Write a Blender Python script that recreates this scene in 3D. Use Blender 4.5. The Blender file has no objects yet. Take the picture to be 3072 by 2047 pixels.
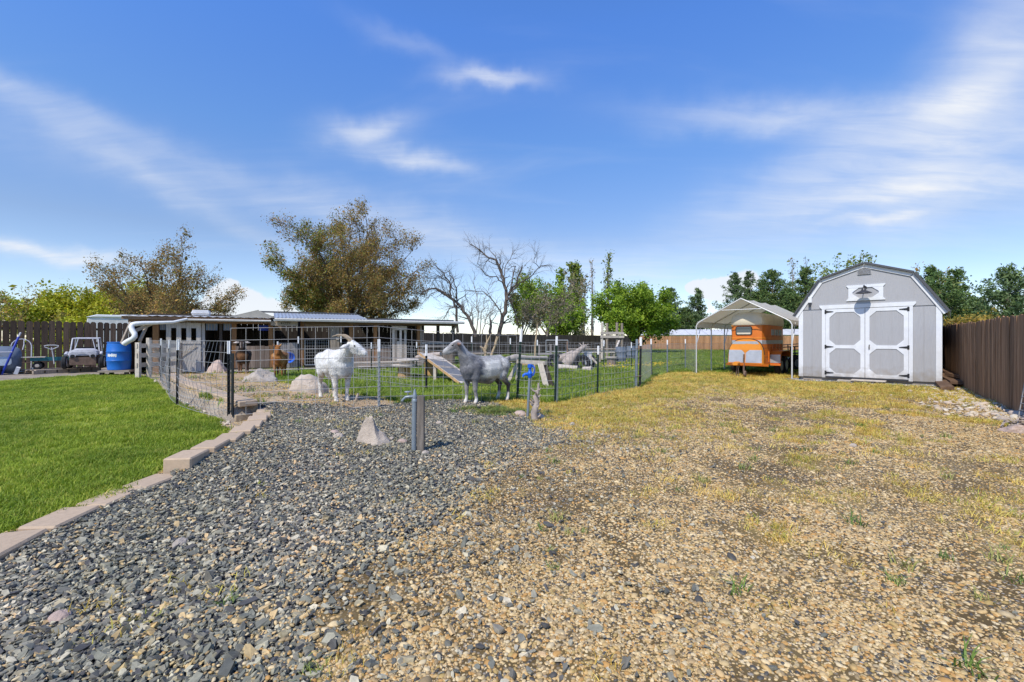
import bpy, bmesh, math, random
import numpy as np
from mathutils import Vector, Matrix, Euler

rad = math.radians
sc = bpy.context.scene
COL = sc.collection

# ------------------------------------------------------------------ camera, sky, sun, exposure
CAMZ, FPX, CX, HY = 1.2, 1365.0, 1536.0, 1020.0
cam_d = bpy.data.cameras.new('camera'); cam = bpy.data.objects.new('camera', cam_d); COL.objects.link(cam)
cam_d.sensor_width = 36.0; cam_d.lens = 36.0 * FPX / 3072.0
cam_d.shift_y = -3.5 / 3072.0
cam_d.clip_start = 0.05; cam_d.clip_end = 3000
cam.location = (0, 0, CAMZ); cam.rotation_euler = (rad(90), 0, 0)
sc.camera = cam

SUN_EL = rad(51); SUN_AZ = (-0.53, -0.848)           # horizontal direction towards the sun
EXPOSURE = 0.0
sun_d = bpy.data.lights.new('sun', 'SUN'); sun = bpy.data.objects.new('sun', sun_d); COL.objects.link(sun)
sun_d.energy = 4.6; sun_d.angle = rad(0.5); sun_d.color = (1.0, 0.94, 0.83)
_sv = Vector((SUN_AZ[0] * math.cos(SUN_EL), SUN_AZ[1] * math.cos(SUN_EL), math.sin(SUN_EL)))
sun.rotation_euler = _sv.to_track_quat('Z', 'Y').to_euler(); sun.location = (-20, -30, 40)

def pdir(px, py):
    return Vector(((px - CX) / FPX, 1.0, (HY - py) / FPX)).normalized()

def build_world():
    w = bpy.data.worlds.new('World'); sc.world = w; w.use_nodes = True
    nt = w.node_tree; N = nt.nodes; L = nt.links; N.clear()
    out = N.new('ShaderNodeOutputWorld'); bg = N.new('ShaderNodeBackground'); bg.inputs[1].default_value = 0.15
    L.new(bg.outputs[0], out.inputs[0])
    sky = N.new('ShaderNodeTexSky'); sky.sky_type = 'NISHITA'; sky.sun_disc = False
    sky.sun_elevation = SUN_EL; sky.sun_rotation = math.atan2(SUN_AZ[0], SUN_AZ[1]) % (2 * math.pi)
    sky.air_density = 1.0; sky.dust_density = 0.15; sky.ozone_density = 5.0; sky.altitude = 800
    tint = N.new('ShaderNodeMix'); tint.data_type = 'RGBA'; tint.blend_type = 'MULTIPLY'; tint.inputs[0].default_value = 1.0
    L.new(sky.outputs[0], tint.inputs[6])
    tc = N.new('ShaderNodeTexCoord')
    # deep polarised blue overhead, paler towards the horizon
    sz = N.new('ShaderNodeSeparateXYZ'); L.new(tc.outputs['Generated'], sz.inputs[0])
    mz = N.new('ShaderNodeMapRange'); mz.inputs[1].default_value = 0.0; mz.inputs[2].default_value = 0.56; L.new(sz.outputs[2], mz.inputs[0])
    tr = N.new('ShaderNodeValToRGB'); e = tr.color_ramp.elements; e[0].position = 0.0; e[0].color = (0.66, 0.60, 0.58, 1); e[1].position = 1.0; e[1].color = (0.46, 0.66, 0.93, 1)
    k_ = tr.color_ramp.elements.new(0.36); k_.color = (0.57, 0.515, 0.51, 1); k_ = tr.color_ramp.elements.new(0.68); k_.color = (0.50, 0.61, 0.72, 1)
    L.new(mz.outputs[0], tr.inputs[0]); sc2 = N.new('ShaderNodeVectorMath'); sc2.operation = 'SCALE'; sc2.inputs['Scale'].default_value = 2.0; L.new(tr.outputs[0], sc2.inputs[0]); L.new(sc2.outputs[0], tint.inputs[7])
    def math_(op, a, b=None, clamp=False):
        n = N.new('ShaderNodeMath'); n.operation = op; n.use_clamp = clamp
        for i, v in enumerate((a, b)):
            if v is None: continue
            if isinstance(v, (int, float)): n.inputs[i].default_value = v
            else: L.new(v, n.inputs[i])
        return n.outputs[0]
    def vmath(op, a, b):
        n = N.new('ShaderNodeVectorMath'); n.operation = op
        for i, v in enumerate((a, b)):
            if isinstance(v, (tuple, list, Vector)): n.inputs[i].default_value = tuple(v)
            else: L.new(v, n.inputs[i])
        return n
    dirv = tc.outputs['Generated']
    def noise(vec, scale, detail=5, rough=0.55, dist=0.0):
        n = N.new('ShaderNodeTexNoise'); n.inputs['Scale'].default_value = scale; n.inputs['Detail'].default_value = detail
        n.inputs['Roughness'].default_value = rough; n.inputs['Distortion'].default_value = dist
        L.new(vec, n.inputs['Vector']); return n
    # warped direction so that the cloud banks get ragged edges
    wn = noise(dirv, 3.0, 4); wn2 = noise(dirv, 14.0, 4)
    w1 = vmath('SUBTRACT', wn.outputs['Color'], (0.5, 0.5, 0.5)); w1s = vmath('SCALE', w1.outputs[0], (0, 0, 0)); w1s.inputs['Scale'].default_value = 0.11
    w2 = vmath('SUBTRACT', wn2.outputs['Color'], (0.5, 0.5, 0.5)); w2s = vmath('SCALE', w2.outputs[0], (0, 0, 0)); w2s.inputs['Scale'].default_value = 0.045
    wd = vmath('ADD', dirv, w1s.outputs[0]); wd = vmath('ADD', wd.outputs[0], w2s.outputs[0]).outputs[0]
    # flattened sky plane for streaky ice cloud
    sep = N.new('ShaderNodeSeparateXYZ'); L.new(dirv, sep.inputs[0])
    zz = math_('ADD', math_('MAXIMUM', sep.outputs[2], 0.0), 0.12)
    comb = N.new('ShaderNodeCombineXYZ'); L.new(math_('DIVIDE', sep.outputs[0], zz), comb.inputs[0]); L.new(math_('DIVIDE', sep.outputs[1], zz), comb.inputs[1])
    mp = N.new('ShaderNodeMapping'); mp.inputs['Rotation'].default_value = (0, 0, rad(24)); mp.inputs['Scale'].default_value = (0.42, 1.5, 1)
    L.new(comb.outputs[0], mp.inputs['Vector'])
    streak = noise(mp.outputs[0], 1.3, 7, 0.52, 0.7)
    fine = noise(mp.outputs[0], 5.5, 6, 0.6, 0.5)
    st = N.new('ShaderNodeMapRange'); st.interpolation_type = 'SMOOTHSTEP'; st.inputs[1].default_value = 0.50; st.inputs[2].default_value = 0.85
    L.new(streak.outputs[0], st.inputs[0])
    general = math_('MULTIPLY', st.outputs[0], 0.55)
    def bank(px, py, w, h, ang, amp):
        c = pdir(px, py); ex = Vector((0, 0, 1)).cross(c); ex = -ex.normalized(); ey = c.cross(ex); ey.normalize()
        if ey.z < 0: ey = -ey
        if ex.x < 0: ex = -ex
        a = rad(ang); e1 = ex * math.cos(a) + ey * math.sin(a); e2 = ey * math.cos(a) - ex * math.sin(a)
        s = c.y / FPX
        q1 = vmath('DOT_PRODUCT', wd, e1 / (w * s)).outputs['Value']; q2 = vmath('DOT_PRODUCT', wd, e2 / (h * s)).outputs['Value']
        fr = vmath('DOT_PRODUCT', dirv, c).outputs['Value']
        q = math_('ADD', math_('MULTIPLY', q1, q1), math_('MULTIPLY', q2, q2))
        g = math_('POWER', 2.718, math_('MULTIPLY', q, -1.0))
        g = math_('MULTIPLY', g, math_('GREATER_THAN', fr, 0.0))
        return math_('MULTIPLY', g, amp)
    tot = None
    for b in ((2780, 350, 640, 100, 16, 0.5), (2950, 210, 420, 120, 62, 0.42), (2320, 335, 330, 50, -14, 0.42),
              (2900, 480, 600, 80, 10, 0.42), (3000, 560, 420, 40, -5, 0.5), (1490, 232, 130, 24, 2, 0.75),
              (1110, 388, 120, 36, 8, 0.62), (1255, 485, 140, 26, -6, 0.5), (380, 470, 560, 45, -26, 0.26),
              (1300, 690, 800, 60, -12, 0.34), (110, 755, 230, 26, -5, 0.8), (250, 320, 330, 40, -12, 0.24),
              (2620, 672, 110, 18, 2, 0.5), (1250, 140, 160, 26, -12, 0.2), (2650, 700, 900, 60, 4, 0.16)):
        v = bank(*b); tot = v if tot is None else math_('ADD', tot, v)
    fine_m = N.new('ShaderNodeMapRange'); fine_m.inputs[1].default_value = 0.25; fine_m.inputs[2].default_value = 0.75; fine_m.inputs[3].default_value = 0.45; fine_m.inputs[4].default_value = 1.25
    L.new(fine.outputs[0], fine_m.inputs[0])
    cirrus = math_('MULTIPLY', math_('ADD', tot, math_('MULTIPLY', general, 0.34)), fine_m.outputs[0])
    # heaped cloud low on the horizon
    puff = noise(dirv, 26.0, 6, 0.55)
    cum = None
    for b in ((712, 925, 72, 52, 0, 1.0), (800, 955, 120, 40, -6, 1.0), (688, 885, 42, 38, 0, 0.9), (2190, 868, 110, 38, 6, 0.9), (2120, 880, 60, 26, 0, 0.8),
              (-300, 930, 240, 40, 0, 0.9), (3500, 900, 260, 50, 0, 0.9)):
        v = bank(*b); cum = v if cum is None else math_('ADD', cum, v)
    cm = N.new('ShaderNodeMapRange'); cm.interpolation_type = 'SMOOTHSTEP'; cm.inputs[1].default_value = 0.30; cm.inputs[2].default_value = 0.52
    L.new(math_('ADD', cum, math_('MULTIPLY', math_('SUBTRACT', puff.outputs[0], 0.5), 0.9)), cm.inputs[0])
    alpha = math_('MAXIMUM', math_('MULTIPLY', cirrus, 1.0, True), math_('MULTIPLY', cm.outputs[0], 0.88), True)
    mix = N.new('ShaderNodeMix'); mix.data_type = 'RGBA'; mix.clamp_factor = True
    L.new(alpha, mix.inputs[0]); L.new(tint.outputs[2], mix.inputs[6])
    mix.inputs[7].default_value = (5.9, 6.1, 6.45, 1)
    L.new(mix.outputs[2], bg.inputs[0])
build_world()

sc.view_settings.view_transform = 'Standard'; sc.view_settings.look = 'None'
sc.view_settings.gamma = 1.0; sc.view_settings.use_curve_mapping = False; sc.view_settings.exposure = EXPOSURE

# ------------------------------------------------------------------ helpers
MATRIX = {}
def tag(o, label=None, cat=None, group=None, kind=None):
    if label: o['label'] = label
    if cat: o['category'] = cat
    if group: o['group'] = group
    if kind: o['kind'] = kind
    return o
def thing(name, label, cat, loc=(0, 0, 0), rz=0.0, group=None):
    o = bpy.data.objects.new(name, None); COL.objects.link(o); o.empty_display_size = 0.2
    o.location = loc; o.rotation_euler = (0, 0, rz)
    MATRIX[o.name] = Matrix.Translation(Vector(loc)) @ Matrix.Rotation(rz, 4, 'Z')
    return tag(o, label, cat, group)

class MB:
    """collects boxes, bars, tubes and lathes into one mesh"""
    def __init__(s): s.v = []; s.f = []
    def add(s, vs, fs):
        b = len(s.v); s.v.extend([tuple(v) for v in vs]); s.f.extend([tuple(i + b for i in f) for f in fs]); return s
    BOXF = ((0, 3, 2, 1), (4, 5, 6, 7), (0, 1, 5, 4), (1, 2, 6, 5), (2, 3, 7, 6), (3, 0, 4, 7))
    def box(s, c, size, rot=None):
        hx, hy, hz = [q / 2 for q in size]
        vs = [Vector(p) for p in ((-hx, -hy, -hz), (hx, -hy, -hz), (hx, hy, -hz), (-hx, hy, -hz), (-hx, -hy, hz), (hx, -hy, hz), (hx, hy, hz), (-hx, hy, hz))]
        if rot is not None:
            R = rot if isinstance(rot, Matrix) else Euler(rot).to_matrix()
            vs = [R @ v for v in vs]
        c = Vector(c); return s.add([v + c for v in vs], s.BOXF)
    def ab(s, x0, x1, y0, y1, z0, z1):
        return s.box(((x0 + x1) / 2, (y0 + y1) / 2, (z0 + z1) / 2), (abs(x1 - x0), abs(y1 - y0), abs(z1 - z0)))
    def bar(s, p0, p1, w, h, up=(0, 0, 1)):
        p0 = Vector(p0); p1 = Vector(p1); d = p1 - p0; l = d.length
        if l < 1e-6: return s
        d.normalize(); up = Vector(up)
        x = d.cross(up)
        if x.length < 1e-3: x = d.cross(Vector((0, 1, 0)))
        x.normalize(); z = x.cross(d)
        vs = []
        for q in (p0, p1):
            for a, b in ((-1, -1), (1, -1), (1, 1), (-1, 1)): vs.append(q + x * (a * w / 2) + z * (b * h / 2))
        return s.add(vs, ((0, 1, 2, 3), (7, 6, 5, 4), (0, 4, 5, 1), (1, 5, 6, 2), (2, 6, 7, 3), (3, 7, 4, 0)))
    def tube(s, pts, r, n=6, cap=True):
        pts = [Vector(p) for p in pts]; m = len(pts)
        rs = list(r) if isinstance(r, (list, tuple)) else [r] * m
        vs = []; ref = None
        for i in range(m):
            t = (pts[min(i + 1, m - 1)] - pts[max(i - 1, 0)])
            if t.length < 1e-9: t = Vector((0, 0, 1))
            t.normalize()
            if ref is None:
                ref = t.cross(Vector((0, 0, 1)))
                if ref.length < 0.05: ref = t.cross(Vector((1, 0, 0)))
            a = ref - t * ref.dot(t)
            if a.length < 1e-4: a = t.orthogonal()
            a.normalize(); ref = a; b = t.cross(a)
            for k in range(n):
                q = 2 * math.pi * k / n; vs.append(pts[i] + (a * math.cos(q) + b * math.sin(q)) * rs[i])
        fs = [(i * n + k, i * n + (k + 1) % n, (i + 1) * n + (k + 1) % n, (i + 1) * n + k) for i in range(m - 1) for k in range(n)]
        if cap: fs += [tuple(range(n - 1, -1, -1)), tuple(range((m - 1) * n, m * n))]
        return s.add(vs, fs)
    def lathe(s, prof, n=20, c=(0, 0, 0), axis='Z', closed=False):
        vs = []; c = Vector(c)
        for r, z in prof:
            for k in range(n):
                q = 2 * math.pi * k / n; x, y = r * math.cos(q), r * math.sin(q)
                p = (x, y, z) if axis == 'Z' else ((z, x, y) if axis == 'X' else (y, z, x))
                vs.append(Vector(p) + c)
        m = len(prof)
        fs = [(i * n + k, i * n + (k + 1) % n, ((i + 1) % m) * n + (k + 1) % n, ((i + 1) % m) * n + k) for i in range(m if closed else m - 1) for k in range(n)]
        if not closed: fs += [tuple(range(n - 1, -1, -1)), tuple(range((m - 1) * n, m * n))]
        return s.add(vs, fs)
    def prism(s, poly, y0, y1, axis='Y'):
        """polygon in x,z extruded along y (axis Y), or in x,y extruded along z (axis Z)"""
        n = len(poly)
        if axis == 'Y': vs = [(a, y0, b) for a, b in poly] + [(a, y1, b) for a, b in poly]
        elif axis == 'X': vs = [(y0, a, b) for a, b in poly] + [(y1, a, b) for a, b in poly]
        else: vs = [(a, b, y0) for a, b in poly] + [(a, b, y1) for a, b in poly]
        fs = [tuple(range(n)), tuple(range(2 * n - 1, n - 1, -1))] + [(i, n + i, n + (i + 1) % n, (i + 1) % n) for i in range(n)]
        return s.add(vs, fs)
    def build(s, name, mat, parent=None, smooth=None, world=False, bevel=0.0, label=None, kind=None):
        me = bpy.data.meshes.new(name)
        vs = s.v
        if world and parent is not None:
            inv = MATRIX[parent.name].inverted(); vs = [tuple(inv @ Vector(v)) for v in vs]
        me.from_pydata(vs, [], s.f)
        bm = bmesh.new(); bm.from_mesh(me); bmesh.ops.recalc_face_normals(bm, faces=bm.faces)
        if bevel > 0: bmesh.ops.bevel(bm, geom=[e for e in bm.edges if e.is_manifold and e.calc_face_angle(0) > 0.6], offset=bevel, segments=1, affect='EDGES')
        bm.to_mesh(me); bm.free()
        if smooth is not None:
            me.polygons.foreach_set('use_smooth', [True] * len(me.polygons)); me.set_sharp_from_angle(angle=rad(smooth))
        if mat: me.materials.append(mat)
        o = bpy.data.objects.new(name, me); COL.objects.link(o)
        if parent is not None:
            o.parent = parent
            if parent.name in MATRIX: MATRIX[o.name] = MATRIX[parent.name]
        else: MATRIX[o.name] = Matrix.Identity(4)
        if label: o['label'] = label
        if kind: o['kind'] = kind
        return o

def np_mesh(name, V, F, mat, parent=None, smooth=False, kind=None):
    V = np.asarray(V, dtype=np.float32); F = np.asarray(F, dtype=np.int32)
    me = bpy.data.meshes.new(name); k = F.shape[1]
    me.vertices.add(len(V)); me.vertices.foreach_set('co', V.ravel())
    me.loops.add(F.size); me.loops.foreach_set('vertex_index', F.ravel())
    me.polygons.add(len(F)); me.polygons.foreach_set('loop_start', np.arange(len(F), dtype=np.int32) * k)
    me.update(calc_edges=True)
    if smooth: me.polygons.foreach_set('use_smooth', np.ones(len(F), dtype=bool))
    if mat: me.materials.append(mat)
    o = bpy.data.objects.new(name, me); COL.objects.link(o)
    if parent is not None: o.parent = parent
    if kind: o['kind'] = kind
    return o

def copy_tree(o, parent=None):
    c = o.copy(); COL.objects.link(c)
    if parent is not None: c.parent = parent
    for ch in list(o.children): copy_tree(ch, c)
    return c

# value noise
_rng0 = np.random.default_rng(11); _lat = _rng0.random((256, 256))
def vnoise(x, y):
    x = np.asarray(x, float); y = np.asarray(y, float)
    xi = np.floor(x).astype(int); yi = np.floor(y).astype(int); fx = x - xi; fy = y - yi
    fx = fx * fx * (3 - 2 * fx); fy = fy * fy * (3 - 2 * fy)
    g = lambda a, b: _lat[a & 255, b & 255]
    return (g(xi, yi) * (1 - fx) + g(xi + 1, yi) * fx) * (1 - fy) + (g(xi, yi + 1) * (1 - fx) + g(xi + 1, yi + 1) * fx) * fy
def fbm(x, y, o=3):
    t = 0; a = 1; n = 0
    for k in range(o):
        t = t + a * vnoise(np.asarray(x) * 2 ** k + 17 * k, np.asarray(y) * 2 ** k + 31 * k); n += a; a *= 0.5
    return t / n
def sstep(a, b, x):
    t = np.clip((np.asarray(x, float) - a) / (b - a), 0, 1); return t * t * (3 - 2 * t)
def seg_dist(x, y, pts):
    """distance to a polyline and the parameter (0..1) along it"""
    x = np.asarray(x, float); y = np.asarray(y, float); best = np.full(x.shape, 1e9); par = np.zeros(x.shape); n = len(pts) - 1
    for i in range(n):
        ax, ay = pts[i][:2]; bx, by = pts[i + 1][:2]; dx, dy = bx - ax, by - ay
        t = np.clip(((x - ax) * dx + (y - ay) * dy) / (dx * dx + dy * dy + 1e-9), 0, 1)
        d = np.hypot(x - ax - t * dx, y - ay - t * dy); m = d < best
        best = np.where(m, d, best); par = np.where(m, (i + t) / n, par)
    return best, par
def in_poly(x, y, poly):
    x = np.asarray(x, float); y = np.asarray(y, float); c = np.zeros(x.shape, bool); n = len(poly)
    for i in range(n):
        x0, y0 = poly[i][:2]; x1, y1 = poly[(i + 1) % n][:2]
        if y0 == y1: continue
        c ^= ((y0 > y) != (y1 > y)) & (x < (x1 - x0) * (y - y0) / (y1 - y0) + x0)
    return c
def flat(px, py):
    d = CAMZ * FPX / (py - HY); return ((px - CX) / FPX * d, d)

# ------------------------------------------------------------------ materials
def mat_new(name):
    m = bpy.data.materials.new(name); m.use_nodes = True; nt = m.node_tree
    return m, nt, nt.nodes['Principled BSDF']
def ramp(nt, stops, interp='LINEAR'):
    r = nt.nodes.new('ShaderNodeValToRGB'); cr = r.color_ramp; cr.interpolation = interp
    while len(cr.elements) < len(stops): cr.elements.new(0.5)
    for e, (p, c) in zip(cr.elements, stops): e.position = p; e.color = (*c[:3], 1)
    return r
def tint_c(c, f): return tuple(min(1, max(0, q * f)) for q in c)
def M(name, col, rough=0.75, var=0.18, scale=6.0, bump=0.0, metal=0.0, rnd=0.0, stretch=(1, 1, 1), col2=None, detail=5, spec=0.3, island=False, bdist=0.01, splash=False):
    m, nt, b = mat_new(name); N = nt.nodes; L = nt.links
    tc = N.new('ShaderNodeTexCoord'); mp = N.new('ShaderNodeMapping'); mp.inputs['Scale'].default_value = stretch
    L.new(tc.outputs['Object'], mp.inputs['Vector'])
    nz = N.new('ShaderNodeTexNoise'); nz.inputs['Scale'].default_value = scale; nz.inputs['Detail'].default_value = detail; nz.inputs['Roughness'].default_value = 0.65
    if rnd > 0:
        oi = N.new('ShaderNodeObjectInfo'); nz.noise_dimensions = '4D'
        mu = N.new('ShaderNodeMath'); mu.operation = 'MULTIPLY'; mu.inputs[1].default_value = 37.0
        L.new(oi.outputs['Random'], mu.inputs[0]); L.new(mu.outputs[0], nz.inputs['W'])
    L.new(mp.outputs[0], nz.inputs['Vector'])
    c2 = col2 if col2 else tint_c(col, 1 + var)
    r = ramp(nt, ((0.28, tint_c(col, 1 - var)), (0.5, col), (0.74, c2))); L.new(nz.outputs[0], r.inputs[0])
    outc = r.outputs[0]
    if rnd > 0 or island:
        hs = N.new('ShaderNodeHueSaturation'); L.new(outc, hs.inputs['Color'])
        mr = N.new('ShaderNodeMapRange'); mr.inputs[3].default_value = 1 - (rnd or 0.3); mr.inputs[4].default_value = 1 + (rnd or 0.3)
        if island:
            ge = N.new('ShaderNodeNewGeometry'); L.new(ge.outputs['Random Per Island'], mr.inputs[0])
        else: L.new(oi.outputs['Random'], mr.inputs[0])
        L.new(mr.outputs[0], hs.inputs['Value']); outc = hs.outputs[0]
    if splash:
        sx = N.new('ShaderNodeSeparateXYZ'); L.new(tc.outputs['Object'], sx.inputs[0]); n2 = N.new('ShaderNodeTexNoise'); n2.inputs['Scale'].default_value = 7.0; n2.inputs['Detail'].default_value = 6; L.new(tc.outputs['Object'], n2.inputs[0])
        ad = N.new('ShaderNodeMath'); ad.operation = 'MULTIPLY_ADD'; ad.inputs[1].default_value = -0.7; L.new(n2.outputs[0], ad.inputs[0]); L.new(sx.outputs[2], ad.inputs[2])
        m2 = N.new('ShaderNodeMapRange'); m2.inputs[1].default_value = -0.25; m2.inputs[2].default_value = 0.12; m2.inputs[3].default_value = 0.6; m2.inputs[4].default_value = 0.0; L.new(ad.outputs[0], m2.inputs[0])
        n3 = N.new('ShaderNodeTexNoise'); n3.inputs['Scale'].default_value = 1.6; n3.inputs['Detail'].default_value = 7; m3 = N.new('ShaderNodeMapping'); m3.inputs['Scale'].default_value = (3, 3, 0.5); L.new(tc.outputs['Object'], m3.inputs[0]); L.new(m3.outputs[0], n3.inputs[0])
        m4 = N.new('ShaderNodeMapRange'); m4.inputs[1].default_value = 0.5; m4.inputs[2].default_value = 0.8; m4.inputs[4].default_value = 0.16; L.new(n3.outputs[0], m4.inputs[0])
        mxf = N.new('ShaderNodeMath'); mxf.operation = 'MAXIMUM'; L.new(m2.outputs[0], mxf.inputs[0]); L.new(m4.outputs[0], mxf.inputs[1])
        mc = N.new('ShaderNodeMix'); mc.data_type = 'RGBA'; L.new(mxf.outputs[0], mc.inputs[0]); L.new(outc, mc.inputs[6]); mc.inputs[7].default_value = (0.26, 0.21, 0.15, 1); outc = mc.outputs[2]
    L.new(outc, b.inputs['Base Color'])
    b.inputs['Roughness'].default_value = rough; b.inputs['Metallic'].default_value = metal
    b.inputs['Specular IOR Level'].default_value = spec
    if bump > 0:
        bp = N.new('ShaderNodeBump'); bp.inputs['Strength'].default_value = bump; bp.inputs['Distance'].default_value = bdist
        L.new(nz.outputs[0], bp.inputs['Height']); L.new(bp.outputs[0], b.inputs['Normal'])
    return m
def M_palette(name, cols, rough=0.7, src='object', var=0.25, nscale=40.0, transl=0.0, spec=0.3, patch=0.0):
    """one colour of a palette for each scattered piece or leaf"""
    m, nt, b = mat_new(name); N = nt.nodes; L = nt.links
    if src == 'object': val = N.new('ShaderNodeObjectInfo').outputs['Random']
    else: val = N.new('ShaderNodeNewGeometry').outputs['Random Per Island']
    n = len(cols); r = ramp(nt, [(i / n, c) for i, c in enumerate(cols)], 'CONSTANT'); L.new(val, r.inputs[0])
    tc = N.new('ShaderNodeTexCoord'); nz = N.new('ShaderNodeTexNoise'); nz.inputs['Scale'].default_value = nscale; nz.inputs['Detail'].default_value = 3
    L.new(tc.outputs['Object'], nz.inputs['Vector'])
    mr = N.new('ShaderNodeMapRange'); mr.inputs[1].default_value = 0.3; mr.inputs[2].default_value = 0.7; mr.inputs[3].default_value = 1 - var; mr.inputs[4].default_value = 1 + var; L.new(nz.outputs[0], mr.inputs[0])
    hs = N.new('ShaderNodeHueSaturation'); L.new(r.outputs[0], hs.inputs['Color']); L.new(mr.outputs[0], hs.inputs['Value'])
    if patch > 0:                                           # slow change of tone from place to place
        oi = N.new('ShaderNodeObjectInfo'); pn = N.new('ShaderNodeTexNoise'); pn.inputs['Scale'].default_value = 0.9; pn.inputs['Detail'].default_value = 5; L.new(oi.outputs['Location'], pn.inputs[0])
        p1 = N.new('ShaderNodeMapRange'); p1.inputs[1].default_value = 0.32; p1.inputs[2].default_value = 0.68; p1.inputs[3].default_value = 1 - patch; p1.inputs[4].default_value = 1 + patch; L.new(pn.outputs[0], p1.inputs[0])
        p2 = N.new('ShaderNodeMapRange'); p2.inputs[1].default_value = 0.35; p2.inputs[2].default_value = 0.7; p2.inputs[3].default_value = 0.512; p2.inputs[4].default_value = 0.488; L.new(pn.outputs[0], p2.inputs[0])
        h2 = N.new('ShaderNodeHueSaturation'); L.new(hs.outputs[0], h2.inputs['Color']); L.new(p1.outputs[0], h2.inputs['Value']); L.new(p2.outputs[0], h2.inputs['Hue']); hs = h2
    L.new(hs.outputs[0], b.inputs['Base Color']); b.inputs['Roughness'].default_value = rough; b.inputs['Specular IOR Level'].default_value = spec
    if transl > 0:
        tr = N.new('ShaderNodeBsdfTranslucent'); L.new(hs.outputs[0], tr.inputs[0]); mx = N.new('ShaderNodeMixShader'); mx.inputs[0].default_value = transl
        L.new(b.outputs[0], mx.inputs[1]); L.new(tr.outputs[0], mx.inputs[2]); L.new(mx.outputs[0], N['Material Output'].inputs[0])
    return m

m_white = M('white paint', (0.70, 0.715, 0.735), 0.6, 0.07, 5, 0.1, splash=True)
m_siding = M('grey siding paint', (0.375, 0.375, 0.385), 0.7, 0.09, 9, 0.25, stretch=(10, 10, 0.5), splash=True)
m_black = M('black metal', (0.02, 0.02, 0.022), 0.45, 0.2, 10)
m_roofdark = M('charcoal roof metal', (0.10, 0.10, 0.105), 0.4, 0.1, 5, metal=0.3)
m_shade = M('dark lamp enamel', (0.045, 0.045, 0.05), 0.35, 0.1, 5)
m_galv = M('galvanised steel', (0.42, 0.43, 0.44), 0.42, 0.15, 20, 0.05, metal=0.65)
m_wire = M('galvanised wire', (0.36, 0.35, 0.34), 0.5, 0.15, 20, metal=0.25)
m_green_post = M('dark green post paint', (0.012, 0.032, 0.022), 0.5, 0.2, 15)
m_black_post = M('black post paint', (0.014, 0.016, 0.018), 0.5, 0.2, 15)
m_cap = M('white post tip', (0.78, 0.78, 0.78), 0.6, 0.06, 20)
m_fence_l = M('dark weathered fence wood', (0.10, 0.066, 0.045), 0.85, 0.4, 2.6, 0.4, rnd=0.38, stretch=(9, 9, 0.8), col2=(0.16, 0.105, 0.07))
m_fence_r = M('brown stained fence wood', (0.25, 0.14, 0.072), 0.85, 0.45, 2.6, 0.4, rnd=0.38, stretch=(9, 9, 0.6), col2=(0.42, 0.265, 0.155))
m_fence_b = M('old dark fence wood', (0.10, 0.075, 0.06), 0.85, 0.35, 2.6, 0.2, island=True, rnd=0.25, stretch=(6, 6, 0.8))
m_fence_o = M('orange stained fence wood', (0.38, 0.20, 0.095), 0.8, 0.3, 2.0, 0.2, island=True, rnd=0.22, stretch=(6, 6, 0.7))
m_oldwood = M('grey weathered wood', (0.29, 0.235, 0.18), 0.85, 0.3, 3.0, 0.35, rnd=0.18, stretch=(10, 10, 1), col2=(0.42, 0.35, 0.27))
m_barnbeam = M('brown barn timber', (0.20, 0.135, 0.085), 0.85, 0.35, 3.0, 0.3, rnd=0.18, stretch=(1, 8, 10), col2=(0.30, 0.22, 0.15))
m_oldwood_x = M('grey weathered wood lengthwise', (0.33, 0.27, 0.21), 0.85, 0.3, 3.0, 0.35, rnd=0.18, stretch=(1, 8, 10), col2=(0.42, 0.37, 0.31))
m_whitewash = M('whitewashed wood', (0.44, 0.41, 0.375), 0.85, 0.35, 3.0, 0.3, rnd=0.10, stretch=(10, 10, 1), col2=(0.54, 0.51, 0.47))
m_brownwood = M('brown post wood', (0.27, 0.135, 0.055), 0.75, 0.3, 3.0, 0.3, rnd=0.15, stretch=(9, 9, 0.8))
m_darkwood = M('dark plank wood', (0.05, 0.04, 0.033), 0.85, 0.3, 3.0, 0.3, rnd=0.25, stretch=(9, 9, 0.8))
m_plankbrown = M('brown grey plank', (0.23, 0.17, 0.13), 0.85, 0.3, 3.0, 0.3, rnd=0.28, stretch=(9, 9, 0.8), col2=(0.32, 0.25, 0.20))
m_plankgrey = M('mauve grey plank', (0.25, 0.225, 0.21), 0.85, 0.25, 3.0, 0.3, rnd=0.14, stretch=(9, 9, 0.8))
m_palewood = M('pale bleached wood', (0.50, 0.435, 0.36), 0.8, 0.25, 3.0, 0.3, rnd=0.15, stretch=(3, 3, 3), col2=(0.62, 0.56, 0.49))
m_spool = M('spool plywood', (0.48, 0.30, 0.13), 0.75, 0.3, 3.0, 0.2, stretch=(6, 6, 1))
m_metalroof = M('pale corrugated metal', (0.46, 0.50, 0.55), 0.38, 0.15, 3.0, metal=0.45)
m_roofwhite = M('white roof metal', (0.62, 0.61, 0.60), 0.5, 0.2, 3.0, 0.0, metal=0.1)
m_gutter = M('cream gutter', (0.60, 0.575, 0.53), 0.5, 0.12, 6.0)
m_fascia = M('reddish fascia board', (0.24, 0.145, 0.09), 0.8, 0.3, 3.0, 0.2, stretch=(1, 6, 6))
m_tan_panel = M('tan gable panel', (0.33, 0.31, 0.26), 0.8, 0.15, 4.0)
m_pvc = M('white drain pipe', (0.72, 0.72, 0.70), 0.45, 0.08, 9)
m_blue = M('blue barrel plastic', (0.012, 0.135, 0.50), 0.4, 0.14, 3.0, spec=0.5)
m_label = M('white label remains', (0.70, 0.72, 0.74), 0.7, 0.15, 14)
m_bluepaint = M('blue paint', (0.015, 0.04, 0.32), 0.45, 0.2, 9)
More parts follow.
